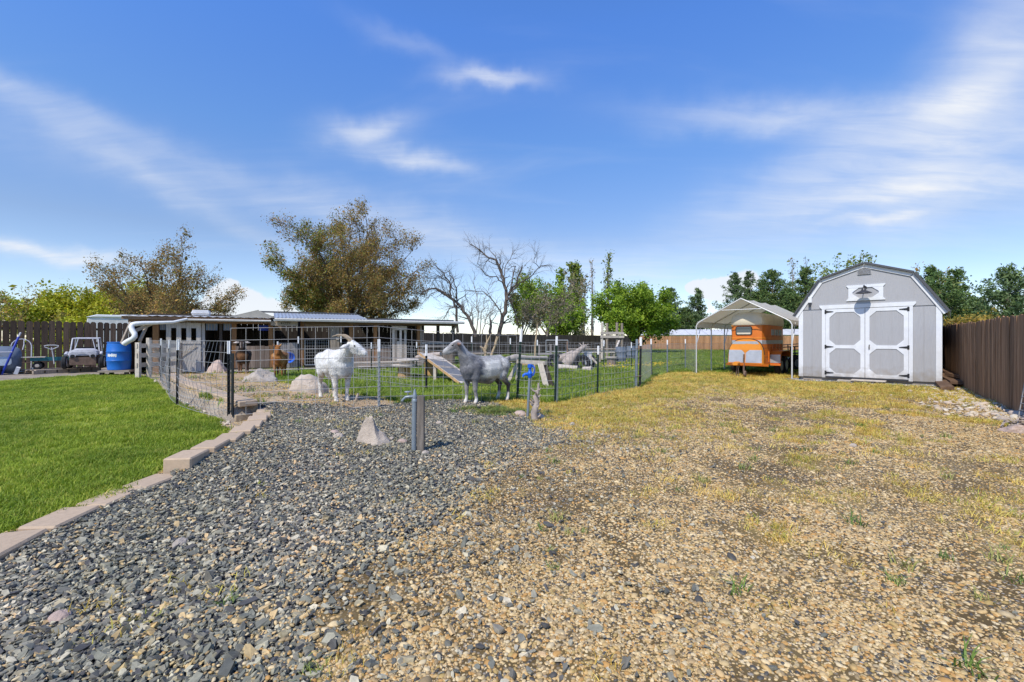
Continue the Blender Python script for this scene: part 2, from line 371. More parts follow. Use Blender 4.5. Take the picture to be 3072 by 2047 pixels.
m_hydrant = M('blue hydrant paint', (0.01, 0.11, 0.55), 0.4, 0.15, 9)
m_tubgrey = M('blue grey plastic tub', (0.13, 0.16, 0.21), 0.45, 0.2, 4)
m_tubpale = M('pale tub base', (0.45, 0.52, 0.58), 0.45, 0.12, 4)
m_teal = M('teal cart paint', (0.015, 0.11, 0.13), 0.5, 0.25, 8)
m_greypaint = M('flaking pale grey paint', (0.50, 0.50, 0.53), 0.7, 0.3, 8.0, 0.2, col2=(0.62, 0.62, 0.65))
m_rustbrown = M('rusty brown', (0.17, 0.115, 0.085), 0.85, 0.4, 8.0, 0.3)
m_rubber = M('black rubber', (0.022, 0.023, 0.026), 0.8, 0.3, 18, 0.3)
m_concrete_block = M('tan concrete block', (0.46, 0.345, 0.235), 0.92, 0.12, 26, 0.35, rnd=0.07)
m_concrete_face = M('split face concrete block', (0.43, 0.33, 0.215), 0.95, 0.25, 16, 0.9, rnd=0.12)
m_orange = M('orange trailer paint', (0.62, 0.165, 0.02), 0.4, 0.14, 3.5, spec=0.45)
m_orange_dull = M('faded orange paint', (0.70, 0.255, 0.03), 0.45, 0.12, 3.5)
m_cream = M('cream fibreglass', (0.62, 0.56, 0.44), 0.5, 0.1, 3.0)
m_alu = M('aluminium sheet', (0.50, 0.51, 0.52), 0.42, 0.12, 4.0, metal=0.45)
m_glass = M('dark window glass', (0.05, 0.07, 0.09), 0.08, 0.1, 3.0, spec=0.8)
m_canopy = M('beige canopy sheet', (0.52, 0.50, 0.43), 0.7, 0.06, 3.0)
m_frame = M('white frame tube', (0.62, 0.62, 0.61), 0.45, 0.08, 6.0, metal=0.2)
m_zinc_pipe = M('blue grey pipe', (0.24, 0.28, 0.31), 0.45, 0.12, 18, metal=0.35)
m_horn = M('horn', (0.30, 0.23, 0.155), 0.6, 0.3, 14, 0.4, stretch=(1, 1, 5))
m_bark = M('grey brown bark', (0.10, 0.078, 0.06), 0.9, 0.4, 6, 0.5)
m_bark_pale = M('bleached bark', (0.26, 0.215, 0.18), 0.9, 0.4, 6, 0.4)
m_bark_dead = M('dead tree bark', (0.105, 0.084, 0.07), 0.9, 0.4, 6, 0.4)
m_drift = M('driftwood', (0.36, 0.30, 0.255), 0.85, 0.35, 6, 0.5, stretch=(2, 2, 2), col2=(0.52, 0.45, 0.39))
m_carpet = M('grey grip mat', (0.16, 0.165, 0.175), 0.95, 0.2, 50, 0.3)
m_stick = M('dead stick', (0.40, 0.30, 0.19), 0.85, 0.3, 8)
# ------------------------------------------------------------------ the lie of the land
EDGE_UP = [flat(*p) for p in ((800, 1252), (789, 1268), (775, 1286), (757, 1304), (730, 1325), (692, 1348), (642, 1374), (582, 1402), (510, 1436))]   # raised edging course
EDGE_LO = [flat(*p) for p in ((470, 1440), (400, 1475), (290, 1520), (150, 1580), (20, 1640), (-130, 1715))]                       # flush edging course
WALL = [flat(*p) for p in ((704, 1266), (664, 1249), (618, 1230), (570, 1208), (530, 1188), (505, 1168), (490, 1151))]               # foot of the retaining wall
POST = {k: flat(*p) for k, p in dict(P4=(686, 1266), P3=(531, 1221), P2=(508, 1182), P1=(483, 1151), P0=(443, 1134), P5=(1137, 1242), P6=(1550, 1210),
                                     P7=(1664, 1214), P8=(1792, 1184), P9=(1919, 1163), P10=(1956, 1133), P11=(2002, 1121), P12=(2056, 1111)).items()}
FENCE_LINE = [POST[k] for k in ('P4', 'P5', 'P6', 'P7', 'P8', 'P9', 'P10', 'P11', 'P12')] + [(6.48, 16.0), (8.5, 18.5)]
RAISED_EDGE = EDGE_UP[::-1] + [(WALL[0][0] + 0.05, WALL[0][1])] + WALL[1:]
RAISED = EDGE_UP[::-1] + WALL + [(-9.0, 18.0), (20, 18.0), (20, 3.2), (-2.2, 3.2)]
LAWN = [flat(*p) for p in ((-300, 1790), (0, 1606), (114, 1572), (267, 1525), (381, 1482), (452, 1440), (505, 1402), (590, 1362), (650, 1322), (684, 1289), (660, 1264), (600, 1240), (545, 1216),
                           (500, 1180), (478, 1155), (438, 1130), (330, 1125), (200, 1130), (100, 1138), (0, 1147), (-200, 1165))] + [(-20, 9.5), (-20, 1.0), (-4, 1.4)]
SLATE = [flat(*p) for p in ((-1500, 2300), (-400, 1880), (-130, 1725), (20, 1648), (150, 1586), (290, 1526), (400, 1480), (470, 1448), (505, 1436), (582, 1402), (642, 1374), (692, 1348), (730, 1325), (757, 1304),
                            (775, 1286), (789, 1268), (775, 1247), (850, 1240), (1000, 1244), (1140, 1241), (1250, 1224), (1400, 1213), (1480, 1222), (1560, 1255), (1640, 1283), (1720, 1300), (1700, 1330), (1590, 1362),
                            (1485, 1436), (1380, 1527), (1240, 1632), (1060, 1697), (945, 1828), (900, 2047), (860, 2500))]
PEN = WALL[::-1] + [flat(722, 1258)] + FENCE_LINE[1:] + [(13, 52), (-30, 52), (-14, 17)]
DIRT = [flat(*p) for p in ((425, 1122), (560, 1112), (700, 1108), (790, 1130), (850, 1158), (990, 1178), (1060, 1192), (1140, 1206), (1210, 1226), (1140, 1246), (850, 1246), (704, 1272), (400, 1160))]

def height(x, y):
    x = np.asarray(x, float); y = np.asarray(y, float)
    inside = in_poly(x, y, RAISED) & ~in_poly(x, y, LAWN)
    d, par = seg_dist(x, y, RAISED_EDGE)
    amp = 0.10 + 0.13 * sstep(0.42, 0.62, par)
    h = np.where(inside, amp * np.exp(-(d / 2.6) ** 2), 0.0) * sstep(3.25, 4.9, y)
    h = h + 0.07 * np.exp(-(((x + 0.9) / 1.5) ** 2 + ((y - 8.0) / 0.9) ** 2))
    fade = sstep(24, 15, np.abs(x)) * sstep(25.5, 20, y) * sstep(-3.8, -1, y)
    lawn = in_poly(x, y, LAWN)
    h = h + ((fbm(x * 0.5, y * 0.5) - 0.5) * 0.07 + (fbm(x * 2.3, y * 2.3) - 0.5) * 0.03) * fade * np.where(lawn, 0.5, 1.0)
    return h
def H(x, y): return float(height(np.array([x]), np.array([y]))[0])
def G(px, py):
    """ground point seen at a photo pixel"""
    d = CAMZ * FPX / (py - HY)
    for _ in range(12):
        z = H((px - CX) / FPX * d, d); d = 0.5 * d + 0.5 * (CAMZ - z) * FPX / (py - HY)
    x = (px - CX) / FPX * d
    return Vector((x, d, H(x, d)))
def at(px, py, d): return Vector(((px - CX) / FPX * d, d, CAMZ - (py - HY) * d / FPX))

def warp(x, y, a=0.10):
    return x + (vnoise(x * 4, y * 4) - 0.5) * a * 2 + (vnoise(x * 11 + 5, y * 11) - 0.5) * a, y + (vnoise(x * 4 + 40, y * 4 + 9) - 0.5) * a * 2 + (vnoise(x * 11 + 55, y * 11 + 3) - 0.5) * a
SHED_L, SHED_R = (8.72, 13.8), (10.97, 11.63)
def region(x, y):
    """0 driveway, 1 lawn, 2 slate gravel, 3 pen dirt, 4 pasture, 5 stone strip, 6 field, 7 grey shed gravel"""
    x = np.asarray(x, float); y = np.asarray(y, float)
    r = np.zeros(x.shape, int)
    wx, wy = warp(x, y, 0.09); lx, ly = warp(x, y, 0.025); ex, ey = warp(x, y, 0.25)
    px = CX + FPX * x / np.maximum(y, 0.3)
    left = (px < 770) & (y > 4.5)
    r[left] = 5
    pen = in_poly(x, y, PEN); r[pen] = 4
    r[pen & (in_poly(ex, ey, DIRT) | ((px < 600) & (y < 17.5)))] = 3
    sl = in_poly(wx, wy, SLATE) & ~(pen & (px < 770)); r[sl] = 2
    lawn = in_poly(lx, ly, LAWN); r[lawn] = 1
    # grey gravel pad around the shed foot
    ds, _ = seg_dist(wx, wy, [SHED_L, SHED_R]); r[(ds < 0.42) & (r == 0)] = 7
    r[(y > 16.5) & (r == 0)] = 4
    r[(x < -19.5) | (x > 19)] = 6
    return r
def dry_amount(x, y):
    """how much yellowed grass grows on the driveway"""
    x = np.asarray(x, float); y = np.asarray(y, float)
    n = fbm(x * 0.9 + 3, y * 0.9 + 8, 4); n2 = fbm(x * 3.1, y * 3.1 + 50, 3)
    far = sstep(7.6, 11.5, y + (n - 0.5) * 4)
    fd, _ = seg_dist(x, y, FENCE_LINE); near_f = sstep(2.0, 0.5, fd + (n - 0.5) * 1.2)
    strip = np.exp(-(((x - 1.3) / 1.3) ** 2 + ((y - 7.3) / 1.5) ** 2)) * 1.3
    tuft = sstep(0.46, 0.60, n) * sstep(0.42, 0.58, n2) * sstep(-0.5, 1.6, x - 0.15 * y) * 0.9
    streak = sstep(0.55, 0.7, n2) * sstep(0.45, 0.6, n) * 0.5
    tracks = 1 - 0.45 * np.exp(-((x - (1.2 + 0.33 * y)) / 0.8) ** 2)
    return np.clip(np.maximum.reduce([far * 0.95 * tracks * (0.5 + 0.9 * n2), near_f, strip * (0.4 + n2), tuft, streak]), 0, 1)

def ground_mat(name, kind):
    m, nt, b = mat_new(name); N = nt.nodes; L = nt.links
    tc = N.new('ShaderNodeTexCoord'); P = tc.outputs['Object']
    def noise(s, d=5, r=0.6):
        n = N.new('ShaderNodeTexNoise'); n.inputs['Scale'].default_value = s; n.inputs['Detail'].default_value = d; n.inputs['Roughness'].default_value = r; L.new(P, n.inputs['Vector']); return n.outputs[0]
    def mixc(f, a, c):
        x = N.new('ShaderNodeMix'); x.data_type = 'RGBA'; L.new(f, x.inputs[0])
        for s, v in ((6, a), (7, c)):
            if isinstance(v, tuple): x.inputs[s].default_value = (*v, 1)
            else: L.new(v, x.inputs[s])
        return x.outputs[2]
    def mapr(v, a, c, lo=0.0, hi=1.0):
        q = N.new('ShaderNodeMapRange'); q.inputs[1].default_value = a; q.inputs[2].default_value = c; q.inputs[3].default_value = lo; q.inputs[4].default_value = hi; L.new(v, q.inputs[0]); return q.outputs[0]
    def stones(scale, stops):
        v = N.new('ShaderNodeTexVoronoi'); v.inputs['Scale'].default_value = scale; L.new(P, v.inputs['Vector'])
        sp = N.new('ShaderNodeSeparateColor'); L.new(v.outputs['Color'], sp.inputs[0]); r = ramp(nt, stops, 'CONSTANT'); L.new(sp.outputs[0], r.inputs[0])
        return r.outputs[0], v.outputs['Distance']
    hgt = None
    if kind in ('drive', 'dirt', 'strip'):
        soil = ramp(nt, ((0.3, (0.075, 0.05, 0.022)), (0.5, (0.125, 0.085, 0.036)), (0.7, (0.20, 0.145, 0.066))) if kind == 'drive' else
                    (((0.3, (0.34, 0.225, 0.125)), (0.5, (0.42, 0.295, 0.17)), (0.72, (0.48, 0.38, 0.26))) if kind == 'dirt' else ((0.3, (0.2, 0.16, 0.12)), (0.6, (0.33, 0.28, 0.22)))))
        L.new(noise(1.3, 8), soil.inputs[0])
        col, dist = stones(52.0, ((0.0, (0.46, 0.36, 0.24)), (0.2, (0.52, 0.43, 0.32)), (0.4, (0.36, 0.25, 0.13)), (0.55, (0.30, 0.27, 0.23)), (0.7, (0.50, 0.46, 0.40)), (0.85, (0.40, 0.26, 0.13))))
        edge = mapr(dist, 0.25, 0.48, 1, 0); amt = mapr(noise(2.4, 4), 0.35, 0.62)
        mu = N.new('ShaderNodeMath'); mu.operation = 'MULTIPLY'; L.new(edge, mu.inputs[0]); L.new(amt, mu.inputs[1])
        c = mixc(mu.outputs[0], soil.outputs[0], col); hgt = mu.outputs[0]
        if kind == 'drive':
            at_ = N.new('ShaderNodeAttribute'); at_.attribute_name = 'dry'
            straw = ramp(nt, ((0.3, (0.32, 0.215, 0.065)), (0.55, (0.46, 0.33, 0.11)), (0.75, (0.42, 0.34, 0.12)))); L.new(noise(18, 6), straw.inputs[0])
            k = N.new('ShaderNodeMath'); k.operation = 'MULTIPLY'; L.new(at_.outputs['Fac'], k.inputs[0]); L.new(mapr(noise(7, 6, 0.7), 0.3, 0.6), k.inputs[1])
            c = mixc(k.outputs[0], c, straw.outputs[0])
    elif kind in ('slate', 'shedgravel'):
        col, dist = stones(36.0, ((0.0, (0.09, 0.10, 0.11)), (0.25, (0.15, 0.16, 0.165)), (0.5, (0.055, 0.06, 0.075)), (0.7, (0.21, 0.215, 0.21)), (0.9, (0.29, 0.26, 0.22))) if kind == 'slate' else
                           ((0.0, (0.26, 0.26, 0.26)), (0.3, (0.36, 0.355, 0.35)), (0.6, (0.2, 0.2, 0.2)), (0.8, (0.45, 0.43, 0.41))))
        c = mixc(mapr(dist, 0.3, 0.55, 0, 0.75), col, (0.03, 0.03, 0.032)); hgt = mapr(dist, 0, 0.5, 1, 0)
    elif kind in ('pasture', 'field'):
        g = ramp(nt, ((0.3, (0.10, 0.155, 0.026)), (0.5, (0.15, 0.215, 0.038)), (0.7, (0.21, 0.26, 0.06)))); L.new(noise(3.0, 8, 0.7), g.inputs[0])
        c = mixc(mapr(noise(0.55, 6, 0.65), 0.56, 0.66), g.outputs[0], (0.36, 0.24, 0.12)); hgt = noise(25, 4)
    else:
        g = ramp(nt, ((0.3, (0.13, 0.17, 0.02)), (0.5, (0.21, 0.26, 0.035)), (0.7, (0.30, 0.32, 0.06)))); L.new(noise(9, 6), g.inputs[0]); c = g.outputs[0]; hgt = noise(40, 3)
    L.new(c, b.inputs['Base Color']); b.inputs['Roughness'].default_value = 0.9; b.inputs['Specular IOR Level'].default_value = 0.15
    bp = N.new('ShaderNodeBump'); bp.inputs['Strength'].default_value = 0.6; bp.inputs['Distance'].default_value = 0.012; L.new(hgt, bp.inputs['Height']); L.new(bp.outputs[0], b.inputs['Normal'])
    return m

def build_ground():
    X0, X1, Y0, Y1, S = -24.0, 24.0, -4.0, 26.0, 0.1
    nx, ny = int(round((X1 - X0) / S)) + 1, int(round((Y1 - Y0) / S)) + 1
    gx, gy = np.meshgrid(np.linspace(X0, X1, nx), np.linspace(Y0, Y1, ny)); gz = height(gx, gy)
    cx, cy = (gx[:-1, :-1] + S / 2), (gy[:-1, :-1] + S / 2); reg = region(cx, cy)
    idx = np.arange(nx * ny).reshape(ny, nx)
    quads = np.stack([idx[:-1, :-1], idx[:-1, 1:], idx[1:, 1:], idx[1:, :-1]], -1)
    V = np.stack([gx, gy, gz], -1).reshape(-1, 3)
    far = [((-700, -4, -24, 26),), ((24, -4, 700, 26),), ((-700, -60, 700, -4),)]
    specs = ((0, 'driveway', 'drive', 'pebble driveway with yellowed grass'), (1, 'lawn_ground', 'lawn', 'mown green lawn soil'), (2, 'gravel_bed', 'slate', 'dark slate gravel bed'),
             (3, 'pen_dirt_ground', 'dirt', 'tan stony dirt of the goat pen'), (4, 'pasture_ground', 'pasture', 'green pasture with bare patches'),
             (5, 'stone_strip_ground', 'strip', 'stony strip beside the lawn'), (6, 'field_ground', 'field', 'open ground beyond the yard'), (7, 'shed_gravel_ground', 'shedgravel', 'grey gravel pad at the shed'))
    for rid, name, kind, lab in specs:
        q = quads[reg == rid]
        if len(q) == 0: continue
        use, inv = np.unique(q.ravel(), return_inverse=True)
        VV = V[use]; FF = inv.reshape(-1, 4)
        if rid == 6:
            e = []; f = []
            for (x0, y0, x1, y1) in ((-700, -4, -24, 26), (24, -4, 700, 26), (-700, -60, 700, -4), (-700, 26, -40, 900), (40, 26, 700, 900), (-40, 60, 40, 900)):
                b0 = len(VV) + len(e); e += [(x0, y0, 0), (x1, y0, 0), (x1, y1, 0), (x0, y1, 0)]; f.append((b0, b0 + 1, b0 + 2, b0 + 3))
            VV = np.vstack([VV, np.array(e)]); FF = np.vstack([FF, np.array(f)])
        if rid == 4:
            b0 = len(VV); VV = np.vstack([VV, np.array([(-40, 26, 0), (40, 26, 0), (40, 60, 0), (-40, 60, 0)])]); FF = np.vstack([FF, np.array([[b0, b0 + 1, b0 + 2, b0 + 3]])])
        o = np_mesh(name, VV, FF, ground_mat(name + ' soil', kind), smooth=True, kind='structure'); o['label'] = lab
        if rid == 0:
            a = o.data.attributes.new('dry', 'FLOAT', 'POINT'); a.data.foreach_set('value', dry_amount(VV[:, 0], VV[:, 1]).astype(np.float32))
build_ground()

# ------------------------------------------------------------------ scattered pieces nobody could count
PROTO = bpy.data.collections.new('scatter pieces')           # not linked to the scene: only drawn through the scatters
def proto(name, V, F, mat, smooth=False):
    me = bpy.data.meshes.new(name); me.from_pydata([tuple(v) for v in V], [], [tuple(f) for f in F])
    if smooth: me.polygons.foreach_set('use_smooth', [True] * len(me.polygons))
    me.materials.append(mat); o = bpy.data.objects.new(name, me); o['kind'] = 'stuff'; return o
def scatter(name, label, pts, rot, scl, protos, idx):
    c = bpy.data.collections.new(name + ' pieces')
    for i, p in enumerate(protos): p.name = '%s_piece_%02d' % (name, i); c.objects.link(p)
    n = len(pts); me = bpy.data.meshes.new(name); me.vertices.add(n); me.vertices.foreach_set('co', np.asarray(pts, np.float32).ravel())
    for nm, ty, arr in (('rot', 'FLOAT_VECTOR', rot), ('scl', 'FLOAT_VECTOR', scl)):
        a = me.attributes.new(nm, ty, 'POINT'); a.data.foreach_set('vector', np.asarray(arr, np.float32).ravel())
    a = me.attributes.new('idx', 'INT', 'POINT'); a.data.foreach_set('value', np.asarray(idx, np.int32))
    o = bpy.data.objects.new(name, me); COL.objects.link(o); o['kind'] = 'stuff'; o['label'] = label
    g = bpy.data.node_groups.new(name, 'GeometryNodeTree'); g.interface.new_socket('Geometry', in_out='INPUT', socket_type='NodeSocketGeometry'); g.interface.new_socket('Geometry', in_out='OUTPUT', socket_type='NodeSocketGeometry')
    N = g.nodes; L = g.links; gi = N.new('NodeGroupInput'); go = N.new('NodeGroupOutput'); ip = N.new('GeometryNodeInstanceOnPoints')
    ci = N.new('GeometryNodeCollectionInfo'); ci.inputs['Collection'].default_value = c; ci.inputs['Separate Children'].default_value = True; ci.inputs['Reset Children'].default_value = True
    def attr(nm, ty):
        q = N.new('GeometryNodeInputNamedAttribute'); q.data_type = ty; q.inputs['Name'].default_value = nm; return q.outputs[0]
    L.new(gi.outputs[0], ip.inputs['Points']); L.new(ci.outputs[0], ip.inputs['Instance']); ip.inputs['Pick Instance'].default_value = True
    L.new(attr('idx', 'INT'), ip.inputs['Instance Index'])
    er = N.new('FunctionNodeEulerToRotation'); L.new(attr('rot', 'FLOAT_VECTOR'), er.inputs[0]); L.new(er.outputs[0], ip.inputs['Rotation'])
    L.new(attr('scl', 'FLOAT_VECTOR'), ip.inputs['Scale']); L.new(ip.outputs[0], go.inputs[0])
    md = o.modifiers.new('scatter', 'NODES'); md.node_group = g
    return o
RNG = np.random.default_rng(7)
def sample_view(n, d0, d1, power=1.0, umax=1.22):
    """points over the ground, thinning out with distance; a wedge a little wider than the picture"""
    u = RNG.uniform(-umax, umax, n); t = RNG.random(n)
    d = (d0 ** (2 - power) + t * (d1 ** (2 - power) - d0 ** (2 - power))) ** (1 / (2 - power)) if power != 2 else d0 * (d1 / d0) ** t
    return u * (d + 0.4), d
def put(x, y, lift=0.0): return np.stack([x, y, height(x, y) + lift], -1)

def ico_stone(rng, sub=1, flat_z=0.55, jit=0.18, cut=0):
    bm = bmesh.new(); bmesh.ops.create_icosphere(bm, subdivisions=sub, radius=0.5)
    for v in bm.verts:
        v.co *= 1 + rng.uniform(-jit, jit)
        v.co.z *= flat_z; v.co.y *= 0.78
    V = [v.co.copy() for v in bm.verts]; F = [[v.index for v in f.verts] for f in bm.faces]; bm.free(); return V, F
def chip_stone(rng):
    """a flat angular chip of slate"""
    n = rng.randint(4, 6); t = rng.uniform(0.16, 0.34); V = []; a0 = rng.uniform(0, 6)
    for z in (-t / 2, t / 2):
        for k in range(n):
            a = a0 + 2 * math.pi * (k + rng.uniform(-0.28, 0.28)) / n; r = 0.5 * rng.uniform(0.7, 1.1)
            V.append((r * math.cos(a), r * 0.7 * math.sin(a), z + rng.uniform(-0.05, 0.05)))
    F = [tuple(range(n - 1, -1, -1)), tuple(range(n, 2 * n))] + [(k, (k + 1) % n, n + (k + 1) % n, n + k) for k in range(n)]
    return V, F
def grass_clump(rng, nb, h, spread, w, lean=0.35):
    V = []; F = []
    for _ in range(nb):
        a = rng.uniform(0, 6.28); r = spread * math.sqrt(rng.random()); bx, by = r * math.cos(a), r * math.sin(a)
        a2 = rng.uniform(0, 6.28); hh = h * rng.uniform(0.55, 1.15); le = lean * hh * rng.uniform(0.3, 1.6); wx, wy = -math.sin(a2) * w / 2, math.cos(a2) * w / 2
        mx, my = bx + math.cos(a2) * le * 0.35, by + math.sin(a2) * le * 0.35; tx, ty = bx + math.cos(a2) * le, by + math.sin(a2) * le
        b = len(V); V += [(bx - wx, by - wy, -0.01), (bx + wx, by + wy, -0.01), (mx + wx * 0.8, my + wy * 0.8, hh * 0.6), (mx - wx * 0.8, my - wy * 0.8, hh * 0.6), (tx, ty, hh)]
        F += [(b, b + 1, b + 2, b + 3), (b + 3, b + 2, b + 4)]
    return V, F

def build_scatters():
    R = random.Random(3)
    slate_cols = [(0.155, 0.148, 0.115), (0.224, 0.209, 0.156), (0.085, 0.079, 0.073), (0.325, 0.296, 0.212), (0.196, 0.189, 0.142), (0.119, 0.116, 0.094), (0.421, 0.377, 0.267), (0.271, 0.248, 0.178), (0.176, 0.171, 0.129), (0.07, 0.066, 0.059), (0.367, 0.301, 0.185), (0.543, 0.473, 0.328), (0.543, 0.371, 0.179), (0.136, 0.126, 0.102), (0.231, 0.204, 0.149)]
    peb_cols = [(0.505, 0.344, 0.149), (0.58, 0.427, 0.214), (0.431, 0.243, 0.076), (0.337, 0.235, 0.114), (0.562, 0.445, 0.26), (0.478, 0.316, 0.125), (0.636, 0.487, 0.265), (0.393, 0.303, 0.171), (0.534, 0.361, 0.164), (0.29, 0.209, 0.107), (0.458, 0.257, 0.083), (0.543, 0.386, 0.183), (0.071, 0.066, 0.058), (0.468, 0.344, 0.164), (0.374, 0.261, 0.095)]
    m_slate = M_palette('slate chips', slate_cols, 0.62, var=0.18, nscale=4.0, spec=0.35, patch=0.16); m_peb = M_palette('river pebbles', peb_cols, 0.6, var=0.14, nscale=3.0, spec=0.3)
    # ---- slate
    sp = [proto('chip', *chip_stone(R), m_slate) for _ in range(10)]
    x, y = sample_view(290000, 1.15, 8.6, 0.75); k = region(x, y) == 2; x, y = x[k], y[k]
    # stray chips on the driveway side
    xs, ys = sample_view(90000, 1.2, 9.0, 0.9); dsl, _ = seg_dist(xs, ys, SLATE[24:33]); k2 = (region(xs, ys) == 0) & (RNG.random(len(xs)) < np.exp(-dsl / 0.55) * 0.8); xs, ys = xs[k2], ys[k2]
    xp, yp = sample_view(150000, 5.5, 12.0, 0.5, 0.8); rp = region(xp, yp); kp = (rp == 3) & (RNG.random(len(xp)) < 0.30 * sstep(0.42, 0.62, fbm(xp * 1.1, yp * 1.1))); xp, yp = xp[kp], yp[kp]
    xg, yg = sample_view(60000, 10.5, 14.5, 0.3, 1.1); kg = region(xg, yg) == 7; xg, yg = xg[kg], yg[kg]
    x = np.concatenate([x, xs, xp]); y = np.concatenate([y, ys, yp]); n = len(x)
    s = 0.0195 * np.exp(RNG.normal(0, 0.36, n)) * (1 + 0.15 * sstep(4, 1.5, y)) * np.where(RNG.random(n) < 0.05, 1.6, 1.0); rot = np.stack([RNG.normal(0, 0.42, n), RNG.normal(0, 0.42, n), RNG.uniform(0, 6.28, n)], -1)
    scatter('slate_gravel', 'dark slate chip gravel', put(x, y, 0) + np.stack([0 * x, 0 * x, RNG.uniform(0.0, 0.016, n)], -1), rot, np.stack([s * 1.25, s, s * RNG.uniform(0.7, 1.3, n)], -1), sp, RNG.integers(0, 10, n))
    print('slate', n)
    sg = [proto('chip', *chip_stone(R), M_palette('grey chips', [(0.27, 0.27, 0.27), (0.36, 0.355, 0.35), (0.2, 0.2, 0.2), (0.42, 0.41, 0.39)], 0.7, var=0.15, nscale=4)) for _ in range(4)]
    n = len(xg); s = 0.035 * np.exp(RNG.normal(0, 0.3, n))
    scatter('shed_gravel', 'grey crushed gravel at the foot of the shed', put(xg, yg, 0.008), np.stack([RNG.normal(0, .4, n), RNG.normal(0, .4, n), RNG.uniform(0, 6.28, n)], -1), np.stack([s, s, s], -1), sg, RNG.integers(0, 4, n))
    # ---- pebbles
    pp = [proto('pebble', *ico_stone(R, 2 if q < 5 else 1, R.uniform(0.42, 0.7), 0.07), m_peb, True) for q in range(9)]
    x, y = sample_view(640000, 1.1, 12.5, 1.05, 1.42); r = region(x, y)
    dsl, _ = seg_dist(x, y, SLATE[24:34]); dens = 0.16 + 0.62 * sstep(0.30, 0.58, fbm(x * 1.4 + 9, y * 1.4, 4)) * (0.55 + 0.75 * sstep(0.3, 0.6, fbm(x * 6, y * 6 + 7, 2))); dens *= 1 - 0.55 * dry_amount(x, y) * sstep(4, 8, y)
    k = ((r == 0) & (RNG.random(len(x)) < dens)) | ((r == 2) & (RNG.random(len(x)) < 0.26 * np.exp(-dsl / 0.24) + 0.008)) | ((r == 5) & (RNG.random(len(x)) < 0.5)) | ((r == 3) & (RNG.random(len(x)) < 0.10))
    x, y = x[k], y[k]; n = len(x); s = (0.0138 + 0.0007 * y) * np.exp(RNG.normal(0, 0.30, n)) * np.where(RNG.random(n) < 0.008, 1.9, 1.0)
    rot = np.stack([RNG.normal(0, 0.3, n), RNG.normal(0, 0.3, n), RNG.uniform(0, 6.28, n)], -1)
    lift = np.where(region(x, y) == 2, 0.014, -0.0015)
    scatter('pebble_gravel', 'tan and cream river pebbles pressed into the driveway', put(x, y, lift), rot, np.stack([s * 1.2, s, s], -1), pp, RNG.integers(0, 9, n)); print('pebbles', n)
    x, y = sample_view(260000, 1.1, 6.0, 1.15); k = (region(x, y) == 0) & (RNG.random(len(x)) < 0.10 + 0.6 * sstep(0.4, 0.65, fbm(x * 3 + 2, y * 3, 3))); x, y = x[k], y[k]; n = len(x); s = 0.0085 * np.exp(RNG.normal(0, 0.35, n))
    pf = [proto('pebble', *ico_stone(R, 1, R.uniform(0.5, 0.7), 0.12), m_peb) for _ in range(3)]
    scatter('pebble_fines', 'small gravel fines between the driveway pebbles', put(x, y, 0.0005), np.stack([RNG.normal(0, .4, n), RNG.normal(0, .4, n), RNG.uniform(0, 6.28, n)], -1), np.stack([s * 1.3, s, s], -1), pf, RNG.integers(0, 3, n)); print('fines', n)
    # ---- river stones along the right fence and stone strips on the left
    ps = [proto('stone', *ico_stone(R, 2, R.uniform(0.4, 0.65), 0.1), M_palette('pale river stone', [(0.54, 0.45, 0.33), (0.46, 0.36, 0.25), (0.52, 0.42, 0.33), (0.41, 0.36, 0.29), (0.58, 0.51, 0.40)], 0.7, var=0.12, nscale=3), True) for _ in range(6)]
    FR = [G(2835, 1160)[:2], G(2922, 1178)[:2], G(3010, 1222)[:2], G(3072, 1255)[:2]]
    x = RNG.uniform(6.5, 13, 9000); y = RNG.uniform(6.3, 13.0, 9000); d, _ = seg_dist(x, y, FR); k = (RNG.random(9000) < np.exp(-(d / 0.75) ** 2) * 0.55) & (region(x, y) == 0)
    wl = np.array(WALL); x2 = RNG.uniform(-13, -4, 26000); y2 = RNG.uniform(6, 17.5, 26000); d2, _ = seg_dist(x2, y2, WALL); pxl = CX + FPX * x2 / y2
    k2 = (region(x2, y2) == 5) & (RNG.random(26000) < np.where(d2 < 0.8, 0.8, 0.35))
    x = np.concatenate([x[k], x2[k2]]); y = np.concatenate([y[k], y2[k2]]); n = len(x); s = np.concatenate([0.052 * np.exp(RNG.normal(0, .4, k.sum())), 0.05 * np.exp(RNG.normal(0, .35, k2.sum()))])
    scatter('river_stones', 'pale rounded river stones along the fence foot', put(x, y, 0.012), np.stack([RNG.normal(0, .25, n), RNG.normal(0, .25, n), RNG.uniform(0, 6.28, n)], -1), np.stack([s * 1.2, s, s], -1), ps, RNG.integers(0, 6, n))
    # ---- lawn
    lawn_cols = [(0.246, 0.337, 0.026), (0.304, 0.396, 0.034), (0.203, 0.29, 0.021), (0.362, 0.436, 0.045), (0.275, 0.363, 0.03), (0.435, 0.449, 0.068), (0.225, 0.31, 0.022)]
    ml = M_palette('lawn blades', lawn_cols, 0.55, src='object', var=0.25, nscale=2.0, transl=0.35, patch=0.28)
    pl = [proto('clump', *grass_clump(R, 15, 0.036, 0.055, 0.0055, 0.95), ml) for _ in range(6)]
    x, y = sample_view(110000, 2.2, 17.5, 0.85, 1.25); k = region(x, y) == 1; x, y = x[k], y[k]; n = len(x); s = (1 + 0.045 * y) * RNG.uniform(0.75, 1.25, n)
    tone = fbm(x * 0.8, y * 2.2, 3); thin = RNG.random(n) < 0.5 + 0.5 * sstep(0.36, 0.5, fbm(x * 1.7 + 3, y * 3.1, 3)); x, y, s, tone = x[thin], y[thin], s[thin], tone[thin]; n = len(x)
